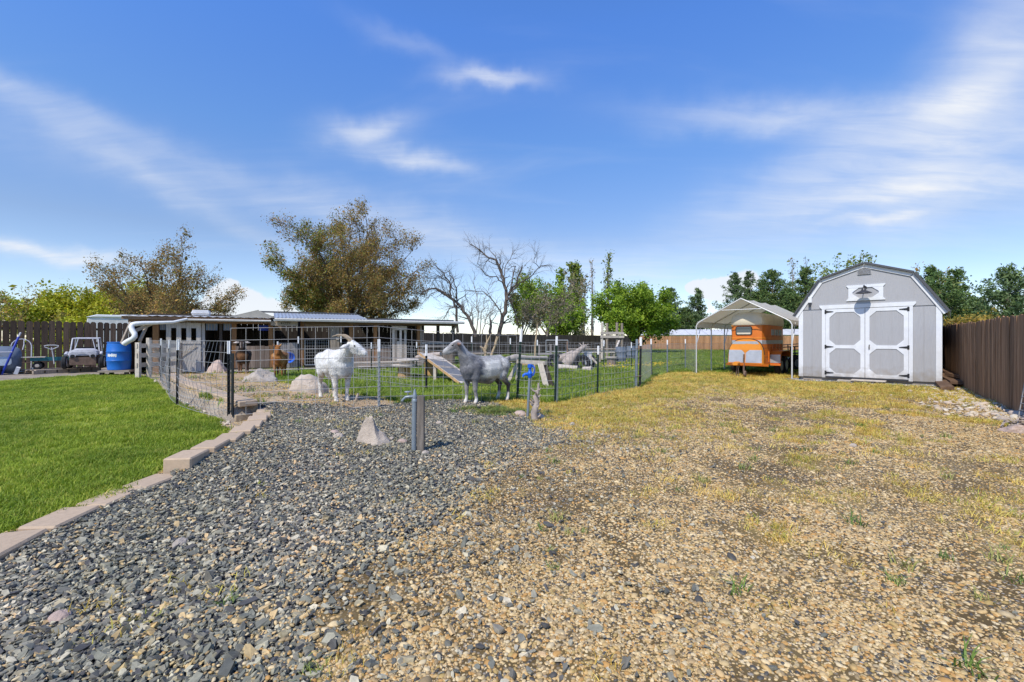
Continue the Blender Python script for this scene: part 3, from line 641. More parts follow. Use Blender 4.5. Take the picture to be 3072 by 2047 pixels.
    scatter('lawn_grass', 'short mown bright green lawn grass', put(x, y), np.stack([RNG.normal(0, .12, n), RNG.normal(0, .12, n), RNG.uniform(0, 6.28, n)], -1), np.stack([s, s, s * (0.65 + 0.7 * tone)], -1), pl, RNG.integers(0, 6, n)); print('lawn', n)
    # ---- pasture
    past_cols = [(0.196, 0.291, 0.028), (0.241, 0.347, 0.04), (0.155, 0.241, 0.024), (0.31, 0.381, 0.056), (0.218, 0.314, 0.032), (0.356, 0.37, 0.08)]
    mp_ = M_palette('pasture blades', past_cols, 0.55, var=0.25, nscale=2.0, transl=0.35, patch=0.3)
    pg = [proto('clump', *grass_clump(R, 14, 0.07, 0.09, 0.011, 0.95), mp_) for _ in range(6)]
    x, y = sample_view(130000, 7.2, 52.0, 1.35, 0.86); r = region(x, y); r = np.where(y > 26, 4, r); bare = fbm(x * 0.45 + 7, y * 0.45, 4)
    k = ((r == 4) & (RNG.random(len(x)) < 1.06 - 0.95 * sstep(0.55, 0.66, bare))) | ((r == 3) & (RNG.random(len(x)) < 0.008))
    x, y = x[k], y[k]; n = len(x); s = (0.8 + 0.035 * y) * RNG.uniform(0.7, 1.3, n)
    hgt = np.where(y > 26, 0, height(x, y))
    scatter('pasture_grass', 'uneven green grass inside the goat pen', np.stack([x, y, hgt], -1), np.stack([RNG.normal(0, .15, n), RNG.normal(0, .15, n), RNG.uniform(0, 6.28, n)], -1), np.stack([s, s, s], -1), pg, RNG.integers(0, 6, n)); print('pasture', n)
    # ---- yellowed grass on the driveway
    dry_cols = [(0.706, 0.507, 0.113), (0.8, 0.601, 0.154), (0.588, 0.413, 0.081), (0.753, 0.601, 0.162), (0.611, 0.519, 0.105), (0.493, 0.318, 0.065), (0.376, 0.389, 0.065)]
    md_ = M_palette('yellowed blades', dry_cols, 0.6, var=0.2, nscale=2.0, transl=0.3, patch=0.22)
    pd = [proto('tuft', *grass_clump(R, 13, 0.040, 0.060, 0.0050, 1.3), md_) for _ in range(6)]
    x, y = sample_view(140000, 1.3, 17.0, 0.9, 1.42); da = dry_amount(x, y); r = region(x, y)
    k = ((r == 0) & (RNG.random(len(x)) < da * (0.34 + 0.45 * sstep(3, 8, y)))) | ((r == 3) & (RNG.random(len(x)) < 0.03)) | ((r == 4) & (RNG.random(len(x)) < 0.03)) | ((r == 2) & (RNG.random(len(x)) < 0.05 * sstep(0.58, 0.7, fbm(x * 2, y * 2))))
    x, y = x[k], y[k]; n = len(x); s = (0.8 + 0.04 * y) * RNG.uniform(0.6, 1.3, n)
    scatter('dry_grass', 'yellowed dry grass tufts on the driveway', put(x, y, 0.004), np.stack([RNG.normal(0, .2, n), RNG.normal(0, .2, n), RNG.uniform(0, 6.28, n)], -1), np.stack([s, s, s * 0.8], -1), pd, RNG.integers(0, 6, n)); print('dry', n)
    mw = M_palette('weed blades', [(0.18, 0.27, 0.05), (0.26, 0.32, 0.08), (0.36, 0.35, 0.10), (0.14, 0.21, 0.05)], 0.55, var=0.2, nscale=2, transl=0.3)
    pw = [proto('weed', *grass_clump(R, 22, 0.05, 0.05, 0.006, 1.5), mw) for _ in range(4)]
    x, y = sample_view(3000, 1.5, 14, 0.8); r = region(x, y); k = ((r == 0) & (RNG.random(3000) < 0.10 + 0.2 * sstep(8, 12, y))) | ((r == 2) & (RNG.random(3000) < 0.02)); x, y = x[k], y[k]
    c = G(1500, 1236); a = RNG.normal(0, 0.32, 260); b2 = RNG.normal(0, 0.14, 260); x = np.concatenate([x, c.x + a]); y = np.concatenate([y, c.y + b2 - a * 0.15]); n = len(x); s = RNG.uniform(0.5, 1.4, n)
    scatter('weed_tufts', 'small green weeds sprouting from the gravel', put(x, y, 0.003), np.stack([0 * x, 0 * x, RNG.uniform(0, 6.28, n)], -1), np.stack([s, s, s], -1), pw, RNG.integers(0, 4, n))
    # ---- dandelions
    mf = M('dandelion yellow', (0.75, 0.50, 0.01), 0.6, 0.1, 5)
    Vf = [(0.022 * math.cos(q * 1.047), 0.022 * math.sin(q * 1.047), 0.09) for q in range(6)] + [(0, 0, 0.10), (0.002, 0, 0), (-0.002, 0.002, 0)]; Ff = [(q, (q + 1) % 6, 6) for q in range(6)] + [(7, 8, 0)]
    cs = [G(1905, 1098), G(1830, 1104), G(1960, 1100), G(1995, 1098), G(1850, 1112), G(1935, 1106)]
    pts = np.array([[c.x + RNG.normal(0, .28), c.y + RNG.normal(0, .4)] for c in cs for _ in range(32)]); n = len(pts); s = RNG.uniform(0.8, 1.7, n)
    scatter('dandelions', 'yellow dandelion flowers in the pen grass by the corner post', put(pts[:, 0], pts[:, 1], 0.03), np.stack([0 * s, 0 * s, RNG.uniform(0, 6, n)], -1), np.stack([s, s, s], -1), [proto('flower', Vf, Ff, mf)], np.zeros(n))
build_scatters()
# ------------------------------------------------------------------ grey gambrel shed
def build_shed():
    u = Vector((SHED_R[0] - SHED_L[0], SHED_R[1] - SHED_L[1], 0)); W = u.length
    rz = math.atan2(u.y, u.x); z0 = 0.10
    t = thing('garden_shed', 'grey gambrel roof shed with white trimmed double doors', 'shed', (SHED_L[0], SHED_L[1], 0), rz)
    D = 4.2; EV, BR, RG = 2.08, 2.95, 3.31; bx = 0.17 * W
    prof = [(0, z0), (W, z0), (W, EV), (W - bx, BR), (W / 2, RG), (bx, BR), (0, EV)]
    b = MB(); b.prism(prof, 0.02, D); b.build('wall', m_siding, t)
    # upper gable sheet laps over the lower siding
    b = MB(); b.prism([(0.004, EV + 0.02), (W - 0.004, EV + 0.02), (W - bx, BR - 0.004), (W / 2, RG - 0.004), (bx, BR - 0.004)], 0.0, 0.018); b.build('gable_panel', m_siding, t)
    # siding boards each side of the door
    dx0, dx1, dz = 0.183 * W, 0.827 * W, 2.10
    for x0, x1 in ((0.10, 0.32), (0.325, dx0 - 0.003), (dx1 + 0.003, W - 0.33), (W - 0.325, W - 0.10)):
        b = MB(); b.ab(x0, x1, 0.008, 0.0195, z0 + 0.01, EV - 0.01); b.build('siding_board', m_siding, t)
    for x0, x1 in ((0, 0.097), (W - 0.097, W)):
        b = MB(); b.ab(x0, x1, -0.012, 0.018, z0, EV - 0.0); b.build('corner_trim', m_white, t)
    for x0 in (-0.02, W):
        b = MB(); b.ab(x0, x0 + 0.02, 0.0, 0.09, z0, EV - 0.06); b.build('corner_trim', m_white, t)
    # roof: four slopes with thickness and an overhang
    ov = 0.10
    def slope(p, q, nm='roof'):
        (x0, za), (x1, zb) = p, q; L = math.hypot(x1 - x0, zb - za); nx, nz = -(zb - za) / L, (x1 - x0) / L
        if nz < 0: nx, nz = -nx, -nz
        b = MB(); b.prism([(x0 + nx * 0.012, za + nz * 0.012), (x1 + nx * 0.012, zb + nz * 0.012), (x1 + nx * 0.05, zb + nz * 0.05), (x0 + nx * 0.05, za + nz * 0.05)], -ov, D + 0.1)
        n = 9
        for k in range(n):
            y = -ov + 0.05 + k * (D + 0.1) / n
            b.prism([(x0 + nx * 0.05, za + nz * 0.05), (x1 + nx * 0.05, zb + nz * 0.05), (x1 + nx * 0.068, zb + nz * 0.068), (x0 + nx * 0.068, za + nz * 0.068)], y, y + 0.03)
        b.build(nm, m_roofdark, t)
        b = MB(); b.prism([(x0 - nx * 0.085, za - nz * 0.085), (x1 - nx * 0.085, zb - nz * 0.085), (x1 + nx * 0.008, zb + nz * 0.008), (x0 + nx * 0.008, za + nz * 0.008)], -0.03, -0.002); b.build('rake_trim', m_white, t)
    sl = (EV - BR) / -bx
    slope((-0.12, EV - 0.12 * sl * 0.9), (bx, BR)); slope((bx, BR), (W / 2, RG)); slope((W / 2, RG), (W - bx, BR)); slope((W - bx, BR), (W + 0.12, EV - 0.12 * sl * 0.9))
    # door surround
    for x0, x1 in ((dx0, dx0 + 0.085), (dx1 - 0.085, dx1)):
        b = MB(); b.ab(x0, x1, -0.022, 0.018, z0, dz - 0.0); b.build('door_trim', m_white, t)
    b = MB(); b.prism([(dx0 - 0.005, dz), (dx1 + 0.005, dz), (dx1 + 0.06, dz + 0.06), (dx1 + 0.06, dz + 0.11), (dx0 - 0.06, dz + 0.11), (dx0 - 0.06, dz + 0.06)], -0.026, 0.018); b.build('door_head', m_white, t)
    # two leaves with octagon panels
    mid = (dx0 + dx1) / 2; zb0, zt = z0 + 0.045, dz - 0.012
    for side, (x0, x1) in enumerate(((dx0 + 0.09, mid - 0.006), (mid + 0.006, dx1 - 0.09))):
        d = MB(); d.ab(x0, x1, 0.000, 0.0185, zb0, zt); leaf = d.build('door', m_siding, t)
        s = 0.095; zm = zb0 + (zt - zb0) * 0.44; y0, y1 = -0.018, -0.001
        b = MB(); b.ab(x0, x0 + s, y0, y1, zb0, zt); b.ab(x1 - s, x1, y0, y1, zb0, zt)
        b.ab(x0 + s, x1 - s, y0, y1, zb0, zb0 + s); b.ab(x0 + s, x1 - s, y0, y1, zt - s, zt); b.ab(x0 + s, x1 - s, y0, y1, zm - s / 2, zm + s / 2)
        c = 0.15
        for za, zc in ((zb0 + s, zm - s / 2), (zm + s / 2, zt - s)):
            for xa, sx in ((x0 + s, 1), (x1 - s, -1)):
                for zz, sz in ((za, 1), (zc, -1)): b.prism([(xa, zz), (xa + sx * c, zz), (xa, zz + sz * c)], y0, y1)
        o = b.build('door_frame', m_white, leaf)
        for za, zc in ((zb0 + s, zm - s / 2), (zm + s / 2, zt - s)):
            for k in range(3):
                xa = x0 + s + (x1 - x0 - 2 * s) * k / 3; b = MB(); b.ab(xa + 0.002, xa + (x1 - x0 - 2 * s) / 3 - 0.002, -0.004, 0.0, za, zc); b.build('door_panel_board', m_siding, leaf)
        hx = x0 if side == 0 else x1; sg = 1 if side == 0 else -1
        for zz in (zb0 + 0.10, zm, zt - 0.07):
            b = MB(); b.ab(hx - 0.022, hx + 0.022, -0.030, -0.0225, zz - 0.055, zz + 0.055); b.prism([(hx + sg * 0.022, zz - 0.03), (hx + sg * 0.19, zz - 0.008), (hx + sg * 0.19, zz + 0.008), (hx + sg * 0.022, zz + 0.03)], -0.029, -0.0185); b.build('hinge', m_black, leaf)
        if side == 1:
            b = MB(); b.tube([(x0 + 0.09, -0.019, zm - 0.06), (x0 + 0.09, -0.05, zm - 0.04), (x0 + 0.09, -0.05, zm + 0.04), (x0 + 0.09, -0.019, zm + 0.06)], 0.011, 6); b.build('door_handle', m_black, leaf)
    b = MB(); b.ab(dx0 + 0.09, dx1 - 0.09, -0.03, 0.0, z0 - 0.002, z0 + 0.04); b.build('threshold', m_shade, t)
    # decorative loft panel with octagon
    gx0, gx1, gz0, gz1 = 0.385 * W, 0.632 * W, 2.30, 2.74
    b = MB(); y0, y1 = -0.022, -0.001; s = 0.075
    b.ab(gx0, gx0 + s + 0.02, y0, y1, gz0 + s, gz1 - s); b.ab(gx1 - s - 0.02, gx1, y0, y1, gz0 + s, gz1 - s)
    b.prism([(gx0, gz1 - s), (gx1, gz1 - s), (gx1 + 0.045, gz1 - 0.02), (gx1 + 0.045, gz1), (gx0 - 0.045, gz1), (gx0 - 0.045, gz1 - 0.02)], y0 - 0.004, y1)
    b.prism([(gx0, gz0 + s), (gx1, gz0 + s), (gx1 + 0.045, gz0 + 0.02), (gx1 + 0.045, gz0), (gx0 - 0.045, gz0), (gx0 - 0.045, gz0 + 0.02)], y0 - 0.004, y1)
    c = 0.12
    for xa, sx in ((gx0 + s + 0.02, 1), (gx1 - s - 0.02, -1)):
        for zz, sz in ((gz0 + s, 1), (gz1 - s, -1)): b.prism([(xa, zz), (xa + sx * c * 1.25, zz), (xa, zz + sz * c)], y0, y1)
    b.build('loft_panel_trim', m_white, t)
    # louvre vent at the peak
    v = MB(); v.ab(W / 2 - 0.16, W / 2 + 0.16, -0.012, -0.001, 3.02, 3.22); vent = v.build('gable_vent', m_siding, t)
    for k in range(6): b = MB(); b.box((W / 2, -0.022, 3.04 + 0.032 * k), (0.29, 0.022, 0.008), (0.5, 0, 0)); b.build('louvre', m_siding, vent)
    # barn lamp on a gooseneck
    lx = 0.505 * W
    g = MB(); g.lathe([(0.045, -0.03), (0.045, -0.001)], 14, (lx, 0, 2.66), axis='Y'); g.tube([(lx, -0.02, 2.66), (lx, -0.10, 2.70), (lx, -0.22, 2.71), (lx, -0.27, 2.67), (lx, -0.28, 2.60)], 0.011, 7); lamp = g.build('wall_lamp', m_black, t, smooth=40)
    b = MB(); b.lathe([(0.03, 0.10), (0.05, 0.06), (0.06, 0.03), (0.175, -0.03), (0.185, -0.05), (0.17, -0.045), (0.05, 0.02)], 20, (lx, -0.28, 2.53)); b.build('lamp_shade', m_shade, lamp, smooth=40)
    # cable box under the left rake
    b = MB(); b.ab(0.235, 0.325, -0.06, 0.0, 2.31, 2.48); bx_ = b.build('cable_box', m_white, t); b = MB(); b.ab(0.245, 0.315, -0.066, -0.0605, 2.185, 2.30); b.build('box_cover', m_shade, bx_)
    # skids and foot boards
    for y in (0.06, 1.4, 2.8, 4.0):
        b = MB(); b.ab(0.02, W - 0.02, y, y + 0.09, 0.0, z0 - 0.002); b.build('skid', m_oldwood_x, t)
    b = MB(); b.ab(0.98, 1.75, -0.30, -0.04, 0.03, 0.065); b.build('foot_board', m_palewood, t); b = MB(); b.ab(1.30, 2.05, -0.33, -0.05, 0.068, 0.095); b.build('foot_board', m_palewood, t)
build_shed()

# ------------------------------------------------------------------ board fences
def board_profile(w, h, dog=0.03):
    return [(-w / 2, 0), (w / 2, 0), (w / 2, h - dog), (w / 2 - dog, h), (-w / 2 + dog, h), (-w / 2, h - dog)]
def plank_fence(label, pts, h, w, gap, mat, rails_side=1, single=True, dog=0.03, seed=1, t=0.018):
    R = random.Random(seed); p0 = Vector((*pts[0], 0)); p1 = Vector((*pts[1], 0)); d = p1 - p0; Ln = d.length; rz = math.atan2(d.y, d.x)
    th = thing('board_fence', label, 'fence', p0, rz)
    n = int(Ln / (w + gap)); me = None; joined = MB()
    zs = [H(*(p0 + d * ((k + 0.5) / n))[:2]) if abs((p0 + d * (k / n)).x) < 23 and -3 < (p0 + d * (k / n)).y < 25.5 else 0.0 for k in range(n)]
    for k in range(n):
        x = (k + 0.5) * Ln / n; hh = h + R.uniform(-0.018, 0.018)
        if single:
            b = MB(); b.prism(board_profile(w, hh + 0.06, dog), -t / 2, t / 2)
            if me is None: o = b.build('board', mat, th); me = o.data
            else: o = bpy.data.objects.new('board', me); COL.objects.link(o); o.parent = th
            o.location = (x, R.uniform(-0.004, 0.004), zs[k] - 0.06 + R.uniform(-0.02, 0.02)); o.rotation_euler = (R.uniform(-0.006, 0.006), R.uniform(-0.007, 0.007), R.uniform(-0.03, 0.03))
        else:
            yy = R.uniform(-0.006, 0.006); joined.prism([(a + x, c + zs[k] - 0.05) for a, c in board_profile(w, hh + 0.05, dog)], yy - t / 2, yy + t / 2)
    if not single: joined.build('boards', mat, th, kind='stuff')
    for z in (0.35, h * 0.55, h - 0.28):
        b = MB(); b.ab(0, Ln, rails_side * 0.016, rails_side * 0.055, z - 0.045, z + 0.045); b.build('rail', mat, th)
    k = 0.0
    while k < Ln:
        b = MB(); b.ab(k, k + 0.09, rails_side * 0.058, rails_side * 0.15, -0.1, h - 0.05); b.build('fence_post', mat, th); k += 2.4
    return th
plank_fence('dark brown board fence with rounded tops behind the jeep and cart', ((-24.6, 12.4), (-13.6, 23.9)), 1.93, 0.185, 0.022, m_fence_l, 1, True, 0.05, 2)
fR0 = G(2815, 1133); fR1 = G(3051, 1240)
fRd = (fR1 - fR0).normalized(); fR1e = fR0 + fRd * 13.5
fRs = fR0 - fRd * 3.0
plank_fence('brown stained board fence in shade running past the shed towards the right edge', ((fR1e.x, fR1e.y), (fRs.x, fRs.y)), 1.62, 0.140, 0.004, m_fence_r, -1, True, 0.012, 3)
plank_fence('dark old board fence under the bare trees at the back of the pen', ((-14.2, 17.9), (13.6, 49.5)), 1.62, 0.14, 0.006, m_fence_b, 1, False, 0.02, 4)
plank_fence('orange stained board fence across the far end of the pasture', ((13.5, 50.5), (52, 41.5)), 1.62, 0.14, 0.006, m_fence_o, 1, False, 0.02, 5)

# ------------------------------------------------------------------ goat barn
BA = Vector((-13.08, 15.5, 0)); BB = Vector((-2.49, 21.1, 0)); BU = (BB - BA); BL = BU.length; BRZ = math.atan2(BU.y, BU.x)
def hs(px):
    k = (px - CX) / FPX; return (BA.y * k - BA.x) / (BU.x - BU.y * k) * BL
def hz(px, py):
    return CAMZ - (py - HY) * (BA.y + BU.y * hs(px) / BL) / FPX
def build_barn():
    t = thing('goat_barn', 'low open fronted goat barn patched together from posts and planks', 'barn', BA, BRZ)
    D = 2.9; R = random.Random(5)
    fl = 0.14
    # floor deck and back wall of planks
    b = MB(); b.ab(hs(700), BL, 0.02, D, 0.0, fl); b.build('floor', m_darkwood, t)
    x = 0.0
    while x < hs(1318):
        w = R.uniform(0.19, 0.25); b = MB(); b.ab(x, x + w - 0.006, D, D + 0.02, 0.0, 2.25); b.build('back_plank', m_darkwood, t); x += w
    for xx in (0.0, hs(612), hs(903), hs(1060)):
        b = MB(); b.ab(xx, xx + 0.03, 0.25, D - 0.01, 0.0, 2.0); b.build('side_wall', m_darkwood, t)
    # posts
    for px, w, m, zt in ((466, 0.17, m_brownwood, 1.93), (609, 0.10, m_whitewash, 1.95), (662, 0.09, m_darkwood, 1.95), (702, 0.15, m_brownwood, 1.93), (812, 0.15, m_brownwood, 1.9),
                         (907, 0.12, m_brownwood, 1.96), (1052, 0.10, m_brownwood, 1.94), (1057, 0.05, m_brownwood, 1.94), (1127, 0.13, m_brownwood, 1.94), (1257, 0.12, m_brownwood, 1.93), (1264, 0.07, m_oldwood, 1.93),
                         (1316, 0.12, m_darkwood, 1.92), (1362, 0.12, m_darkwood, 1.92)):
        b = MB(); xx = hs(px); b.ab(xx - w / 2, xx + w / 2, 0.04, 0.04 + w, 0.0, zt); b.build('post', m, t)
    # front beam
    b = MB(); b.ab(0.0, hs(814), 0.0, 0.04, 1.80, 1.93); b.build('front_beam', m_fascia, t)
    b = MB(); b.ab(hs(905), BL, 0.0, 0.038, 1.83, 1.96); b.build('front_beam', m_barnbeam, t)
    b = MB(); b.ab(hs(916), hs(1048), -0.02, 0.02, 1.72, 1.825); b.build('door_lintel', m_barnbeam, t)
    # roofs -------------------------------------------------------
    def sheet(name, x0, x1, ya, za, yb, zb, pitch, amp, mat, under=None):
        n = int((x1 - x0) / pitch) * 4; V = []; F = []
        for i in range(n + 1):
            xx = x0 + (x1 - x0) * i / n; dz = amp * math.cos(math.pi * 0.5 * i * 1.0)
            V += [(xx, ya, za + dz), (xx, yb, zb + dz), (xx, yb, zb + dz - 0.006), (xx, ya, za + dz - 0.006)]
        for i in range(n):
            a = i * 4; c = a + 4; F += [(a, a + 1, c + 1, c), (a + 3, c + 3, c + 2, a + 2), (a, c, c + 3, a + 3), (a + 1, a + 2, c + 2, c + 1)]
        F += [(0, 3, 2, 1), (n * 4, n * 4 + 1, n * 4 + 2, n * 4 + 3)]
        q = MB(); q.add(V, F); return q.build(name, mat, t, smooth=50)
    xl = hs(814)
    sheet('roof_sheet', -0.15, xl, -0.30, 2.03, D + 0.2, 2.18, 0.24, 0.012, m_roofwhite)
    b = MB(); b.ab(-0.12, xl - 0.02, -0.24, -0.205, 1.90, 2.005); b.build('fascia_board', m_fascia, t)
    b = MB(); b.prism([(-0.32, 1.875), (-0.25, 1.875), (-0.242, 1.945), (-0.32, 1.945), (-0.34, 1.92)], hs(560), xl - 0.01, axis='X'); b.build('gutter', m_gutter, t)
    # gable end of the higher roof and the long metal slope
    g0, g1 = hs(690), hs(822)
    gz = hz(772, 935)
    b = MB(); b.prism([(g0, 2.06), (g1 + 0.1, 2.06), (hs(775), gz + 0.06)], 0.28, 0.32); b.build('gable_panel', m_tan_panel, t)
    b = MB(); b.add([(hs(775), 0.32, gz + 0.085), (hs(775), D, gz + 0.085), (g0 - 0.1, D, 2.10), (g0 - 0.1, 0.26, 2.06), (hs(775), 0.32, gz + 0.06), (hs(775), D, gz + 0.06), (g0 - 0.1, D, 2.075), (g0 - 0.1, 0.26, 2.035)],
                    ((0, 1, 2, 3), (4, 7, 6, 5), (0, 3, 7, 4), (1, 5, 6, 2), (0, 4, 5, 1), (3, 2, 6, 7))); b.build('roof_sheet', m_tan_panel, t)
    sheet('roof_sheet', hs(822), hs(1098), -0.35, 2.045, 2.2, 2.36, 0.13, 0.012, m_metalroof)
    b = MB(); b.ab(hs(775), hs(1096), 2.16, 2.42, 2.37, 2.425); b.build('ridge_cap', m_roofdark, t)
    sheet('roof_sheet', hs(1098) + 0.01, BL + 0.15, -0.35, 2.03, D + 0.1, 2.14, 0.13, 0.012, m_metalroof)
    b = MB(); b.ab(hs(1150), BL + 0.12, 0.9, 1.0, 2.10, 2.155); b.build('roof_batten', m_roofdark, t)
    b = MB(); b.prism([(-0.42, 1.92), (-0.32, 1.92), (-0.312, 2.025), (-0.42, 2.025), (-0.44, 1.99)], hs(822) + 0.02, BL + 0.14, axis='X'); b.build('gutter', m_gutter, t)
    b = MB(); b.ab(hs(822) + 0.02, BL + 0.14, -0.28, -0.25, 1.93, 2.02); b.build('fascia_board', m_fascia, t)
    # roof ventilator
    vx = hs(556); b = MB(); b.ab(vx, vx + 0.55, 1.5, 2.0, 2.15, 2.22); b.prism([(vx - 0.03, 2.22), (vx + 0.58, 2.22), (vx + 0.54, 2.36), (vx + 0.03, 2.36)], 1.45, 2.05); b.build('roof_ventilator', m_roofwhite, t, bevel=0.012)
    # left whitewashed door with three slots
    d0, d1 = hs(498), hs(603); L = d1 - d0
    door = MB().ab(d0, d1, 0.026, 0.045, 1.72, 1.86).build('door', m_whitewash, t)
    ws = L / 7
    for k in range(7):
        a = d0 + k * ws
        if k in (1, 3, 5): zt, zb = 1.10, 0.06
        else: zt, zb = 1.86, 0.06
        MB().ab(a + 0.003, a + ws - 0.003, 0.0, 0.022, zb, zt - (0.0 if k % 2 else 0.0)).build('door_board', m_whitewash, door)
        if k in (1, 3, 5): MB().ab(a + 0.003, a + ws - 0.003, 0.0, 0.022, 1.62, 1.86).build('door_board', m_whitewash, door)
    MB().bar((d0 + 0.1, -0.012, 0.35), (d1 - 0.15, -0.012, 1.0), 0.02, 0.11, up=(0, 0, 1)).build('door_brace', m_palewood, door)
    MB().ab(d0, d1, -0.024, -0.002, 1.06, 1.15).build('door_rail', m_whitewash, door)
    # window strips high on the back wall left of the barn middle
    for a, c in ((615, 652), (668, 694), (476, 496)):
        w = MB().ab(hs(a) + 0.02, hs(c), 0.07, 0.09, 1.55, 1.80).build('window', m_tubgrey, t)
        for k in range(1, 4): MB().ab(hs(a) + (hs(c) - hs(a)) * k / 4, hs(a) + (hs(c) - hs(a)) * k / 4 + 0.015, 0.062, 0.069, 1.55, 1.80).build('window_bar', m_oldwood, w)
    # left lower wall, dark slats
    for k in range(5): MB().ab(hs(474) + 0.02, hs(497), 0.10, 0.12, 0.1 + 0.2 * k, 0.28 + 0.2 * k).build('plank', m_darkwood, t)
    # half walls of upright planks
    def half(px0, px1, z0, z1, mat, w=0.15, y=0.03):
        a, e = hs(px0), hs(px1); n = max(1, int(round((e - a) / w))); w = (e - a) / n
        for k in range(n): MB().ab(a + k * w + 0.003, a + (k + 1) * w - 0.003, y, y + 0.02, z0, z1 + R.uniform(-0.015, 0.015)).build('plank', mat, t)
    half(706, 808, fl, 0.97, m_plankbrown); half(832, 900, fl, 1.07, m_plankgrey, 0.16)
    half(1063, 1122, fl, 0.86, m_plankbrown); half(1131, 1172, fl, 0.86, m_plankbrown); half(1268, 1312, fl, 0.70, m_plankbrown); half(1320, 1358, fl, 0.70, m_plankbrown)
    for z in (0.86, 1.0): MB().ab(hs(1264), BL, -0.03, 0.0, z, z + 0.09).build('rail', m_plankgrey, t)
    # name board and small pale sign over the stall, blue and brown signs inside
    sb = MB().ab(hs(812), hs(893), -0.20, -0.175, hz(850, 978), hz(850, 965)).build('sign_board', m_oldwood_x, t)
    cu = bpy.data.curves.new('lettering', 'FONT'); cu.body = 'KOZY'; cu.size = 0.13; cu.extrude = 0.004; cu.align_x = 'CENTER'; cu.align_y = 'CENTER'
    tmp = bpy.data.objects.new('tmp', cu); COL.objects.link(tmp); me = bpy.data.meshes.new_from_object(tmp.evaluated_get(bpy.context.evaluated_depsgraph_get())); bpy.data.objects.remove(tmp)
    me.materials.append(m_black); lt = bpy.data.objects.new('lettering', me); COL.objects.link(lt); lt.parent = sb; lt.location = (hs(857), -0.205, hz(857, 971.5)); lt.rotation_euler = (rad(90), 0, 0)
    MB().ab(hs(820), hs(833), -0.19, -0.17, hz(826, 964), hz(826, 959)).build('sign_board', m_tubpale, t, label='small pale grey plate beside the name board')
    MB().ab(hs(776), hs(806), 0.30, 0.32, hz(790, 992), hz(790, 976)).build('sign_board', m_bluepaint, t, label='blue sign hanging inside the stall')
    MB().ab(hs(819), hs(845), 0.30, 0.32, hz(830, 992), hz(830, 977)).build('sign_board', m_plankbrown, t, label='brown sign hanging inside the stall')
    # middle wire gate in a tube frame
    a, e = hs(915), hs(986); gz0, gz1 = 0.2, 1.20
    g = MB().tube([(a, -0.03, gz0), (e, -0.03, gz0), (e, -0.03, gz1), (a, -0.03, gz1), (a, -0.03, gz0)], 0.02, 6).build('stall_gate', m_galv, t)
    w = MB()
    for k in range(1, 10): q = a + (e - a) * k / 10; w.tube([(q, -0.03, gz0), (q, -0.03, gz1)], 0.006, 4)
    for k in range(1, 8): q = gz0 + (gz1 - gz0) * k / 8; w.tube([(a, -0.035, q), (e, -0.035, q)], 0.006, 4)
    w.build('gate_wire', m_wire, g)
    # plank door standing open
    a, e = hs(990), hs(1017); od = MB().ab(a, e, -0.10, -0.08, 1.0, 1.1).build('stall_door', m_oldwood, t)
    for k in range(4): MB().ab(a + (e - a) * k / 4 + 0.003, a + (e - a) * (k + 1) / 4 - 0.003, -0.125, -0.103, 0.16, 1.70 + 0.01 * k).build('door_board', m_oldwood, od)
    MB().ab(e - 0.13, e - 0.02, -0.155, -0.127, 1.20, 1.30).build('door_cleat', m_palewood, od); MB().ab(e - 0.13, e - 0.02, -0.155, -0.127, 1.36, 1.45).build('door_cleat', m_palewood, od)
    # light door with slots, right
    a, e = hs(1176), hs(1219); L = e - a
    d2 = MB().ab(a, e, -0.02, 0.0, 0.18, 0.30).build('door', m_palewood, t)
    for k in range(6):
        x0 = a + L * k / 6
        zt = 1.78 if k in (0, 5) else (1.15 if k in (2, 4) else 1.62)
        MB().ab(x0 + 0.003, x0 + L / 6 - 0.003, -0.045, -0.022, 0.16, zt).build('door_board', m_oldwood if k in (1, 4) else m_palewood, d2)
    MB().ab(a, e, -0.066, -0.047, 1.62, 1.80).build('door_rail', m_palewood, d2)
    # shelves and pale tools in the middle stall
    for k in range(2): MB().ab(hs(1066), hs(1120), 0.5, 0.8, 1.0 + 0.3 * k, 1.03 + 0.3 * k).build('shelf', m_darkwood, t)
    # right end brackets
    MB().bar((BL - 0.05, 0.0, 1.90), (hs(1352), 0.0, 1.55), 0.05, 0.09).build('brace', m_oldwood_x, t)
    # white drain pipe from the gutter to the barrel: built in world space
    P = MB(); p0 = t.matrix_world
    loc = MATRIX[t.name]
    pts = [loc @ Vector((hs(560) + 0.05, -0.30, 1.93)), at(520, 967, 15.6), at(470, 969, 15.3), at(432, 970, 15.05), at(408, 972, 14.9)]
    pts += [at(398, 974, 14.85), at(394, 981, 14.8), at(396, 990, 14.78)]
    pts += [at(404, 1002, 14.75), at(404, 1010, 14.72), at(398, 1017, 14.7), at(386, 1023, 14.68), at(376, 1029, 14.66), at(372, 1033, 14.66)]
    P.tube(pts, [0.045, 0.05, 0.06, 0.068] + [0.078] * 10, 12); P.build('drain_pipe', m_pvc, t, smooth=50, world=True)
    for q in ((at(388, 1000, 14.8), at(455, 972, 15.3)), (at(365, 1032, 14.9), at(393, 968, 15.3)), (at(418, 1026, 14.9), at(445, 968, 15.4))):
        B = MB(); B.bar(q[0], q[1], 0.05, 0.10); B.build('pipe_brace', m_oldwood_x, t, world=True)
build_barn()

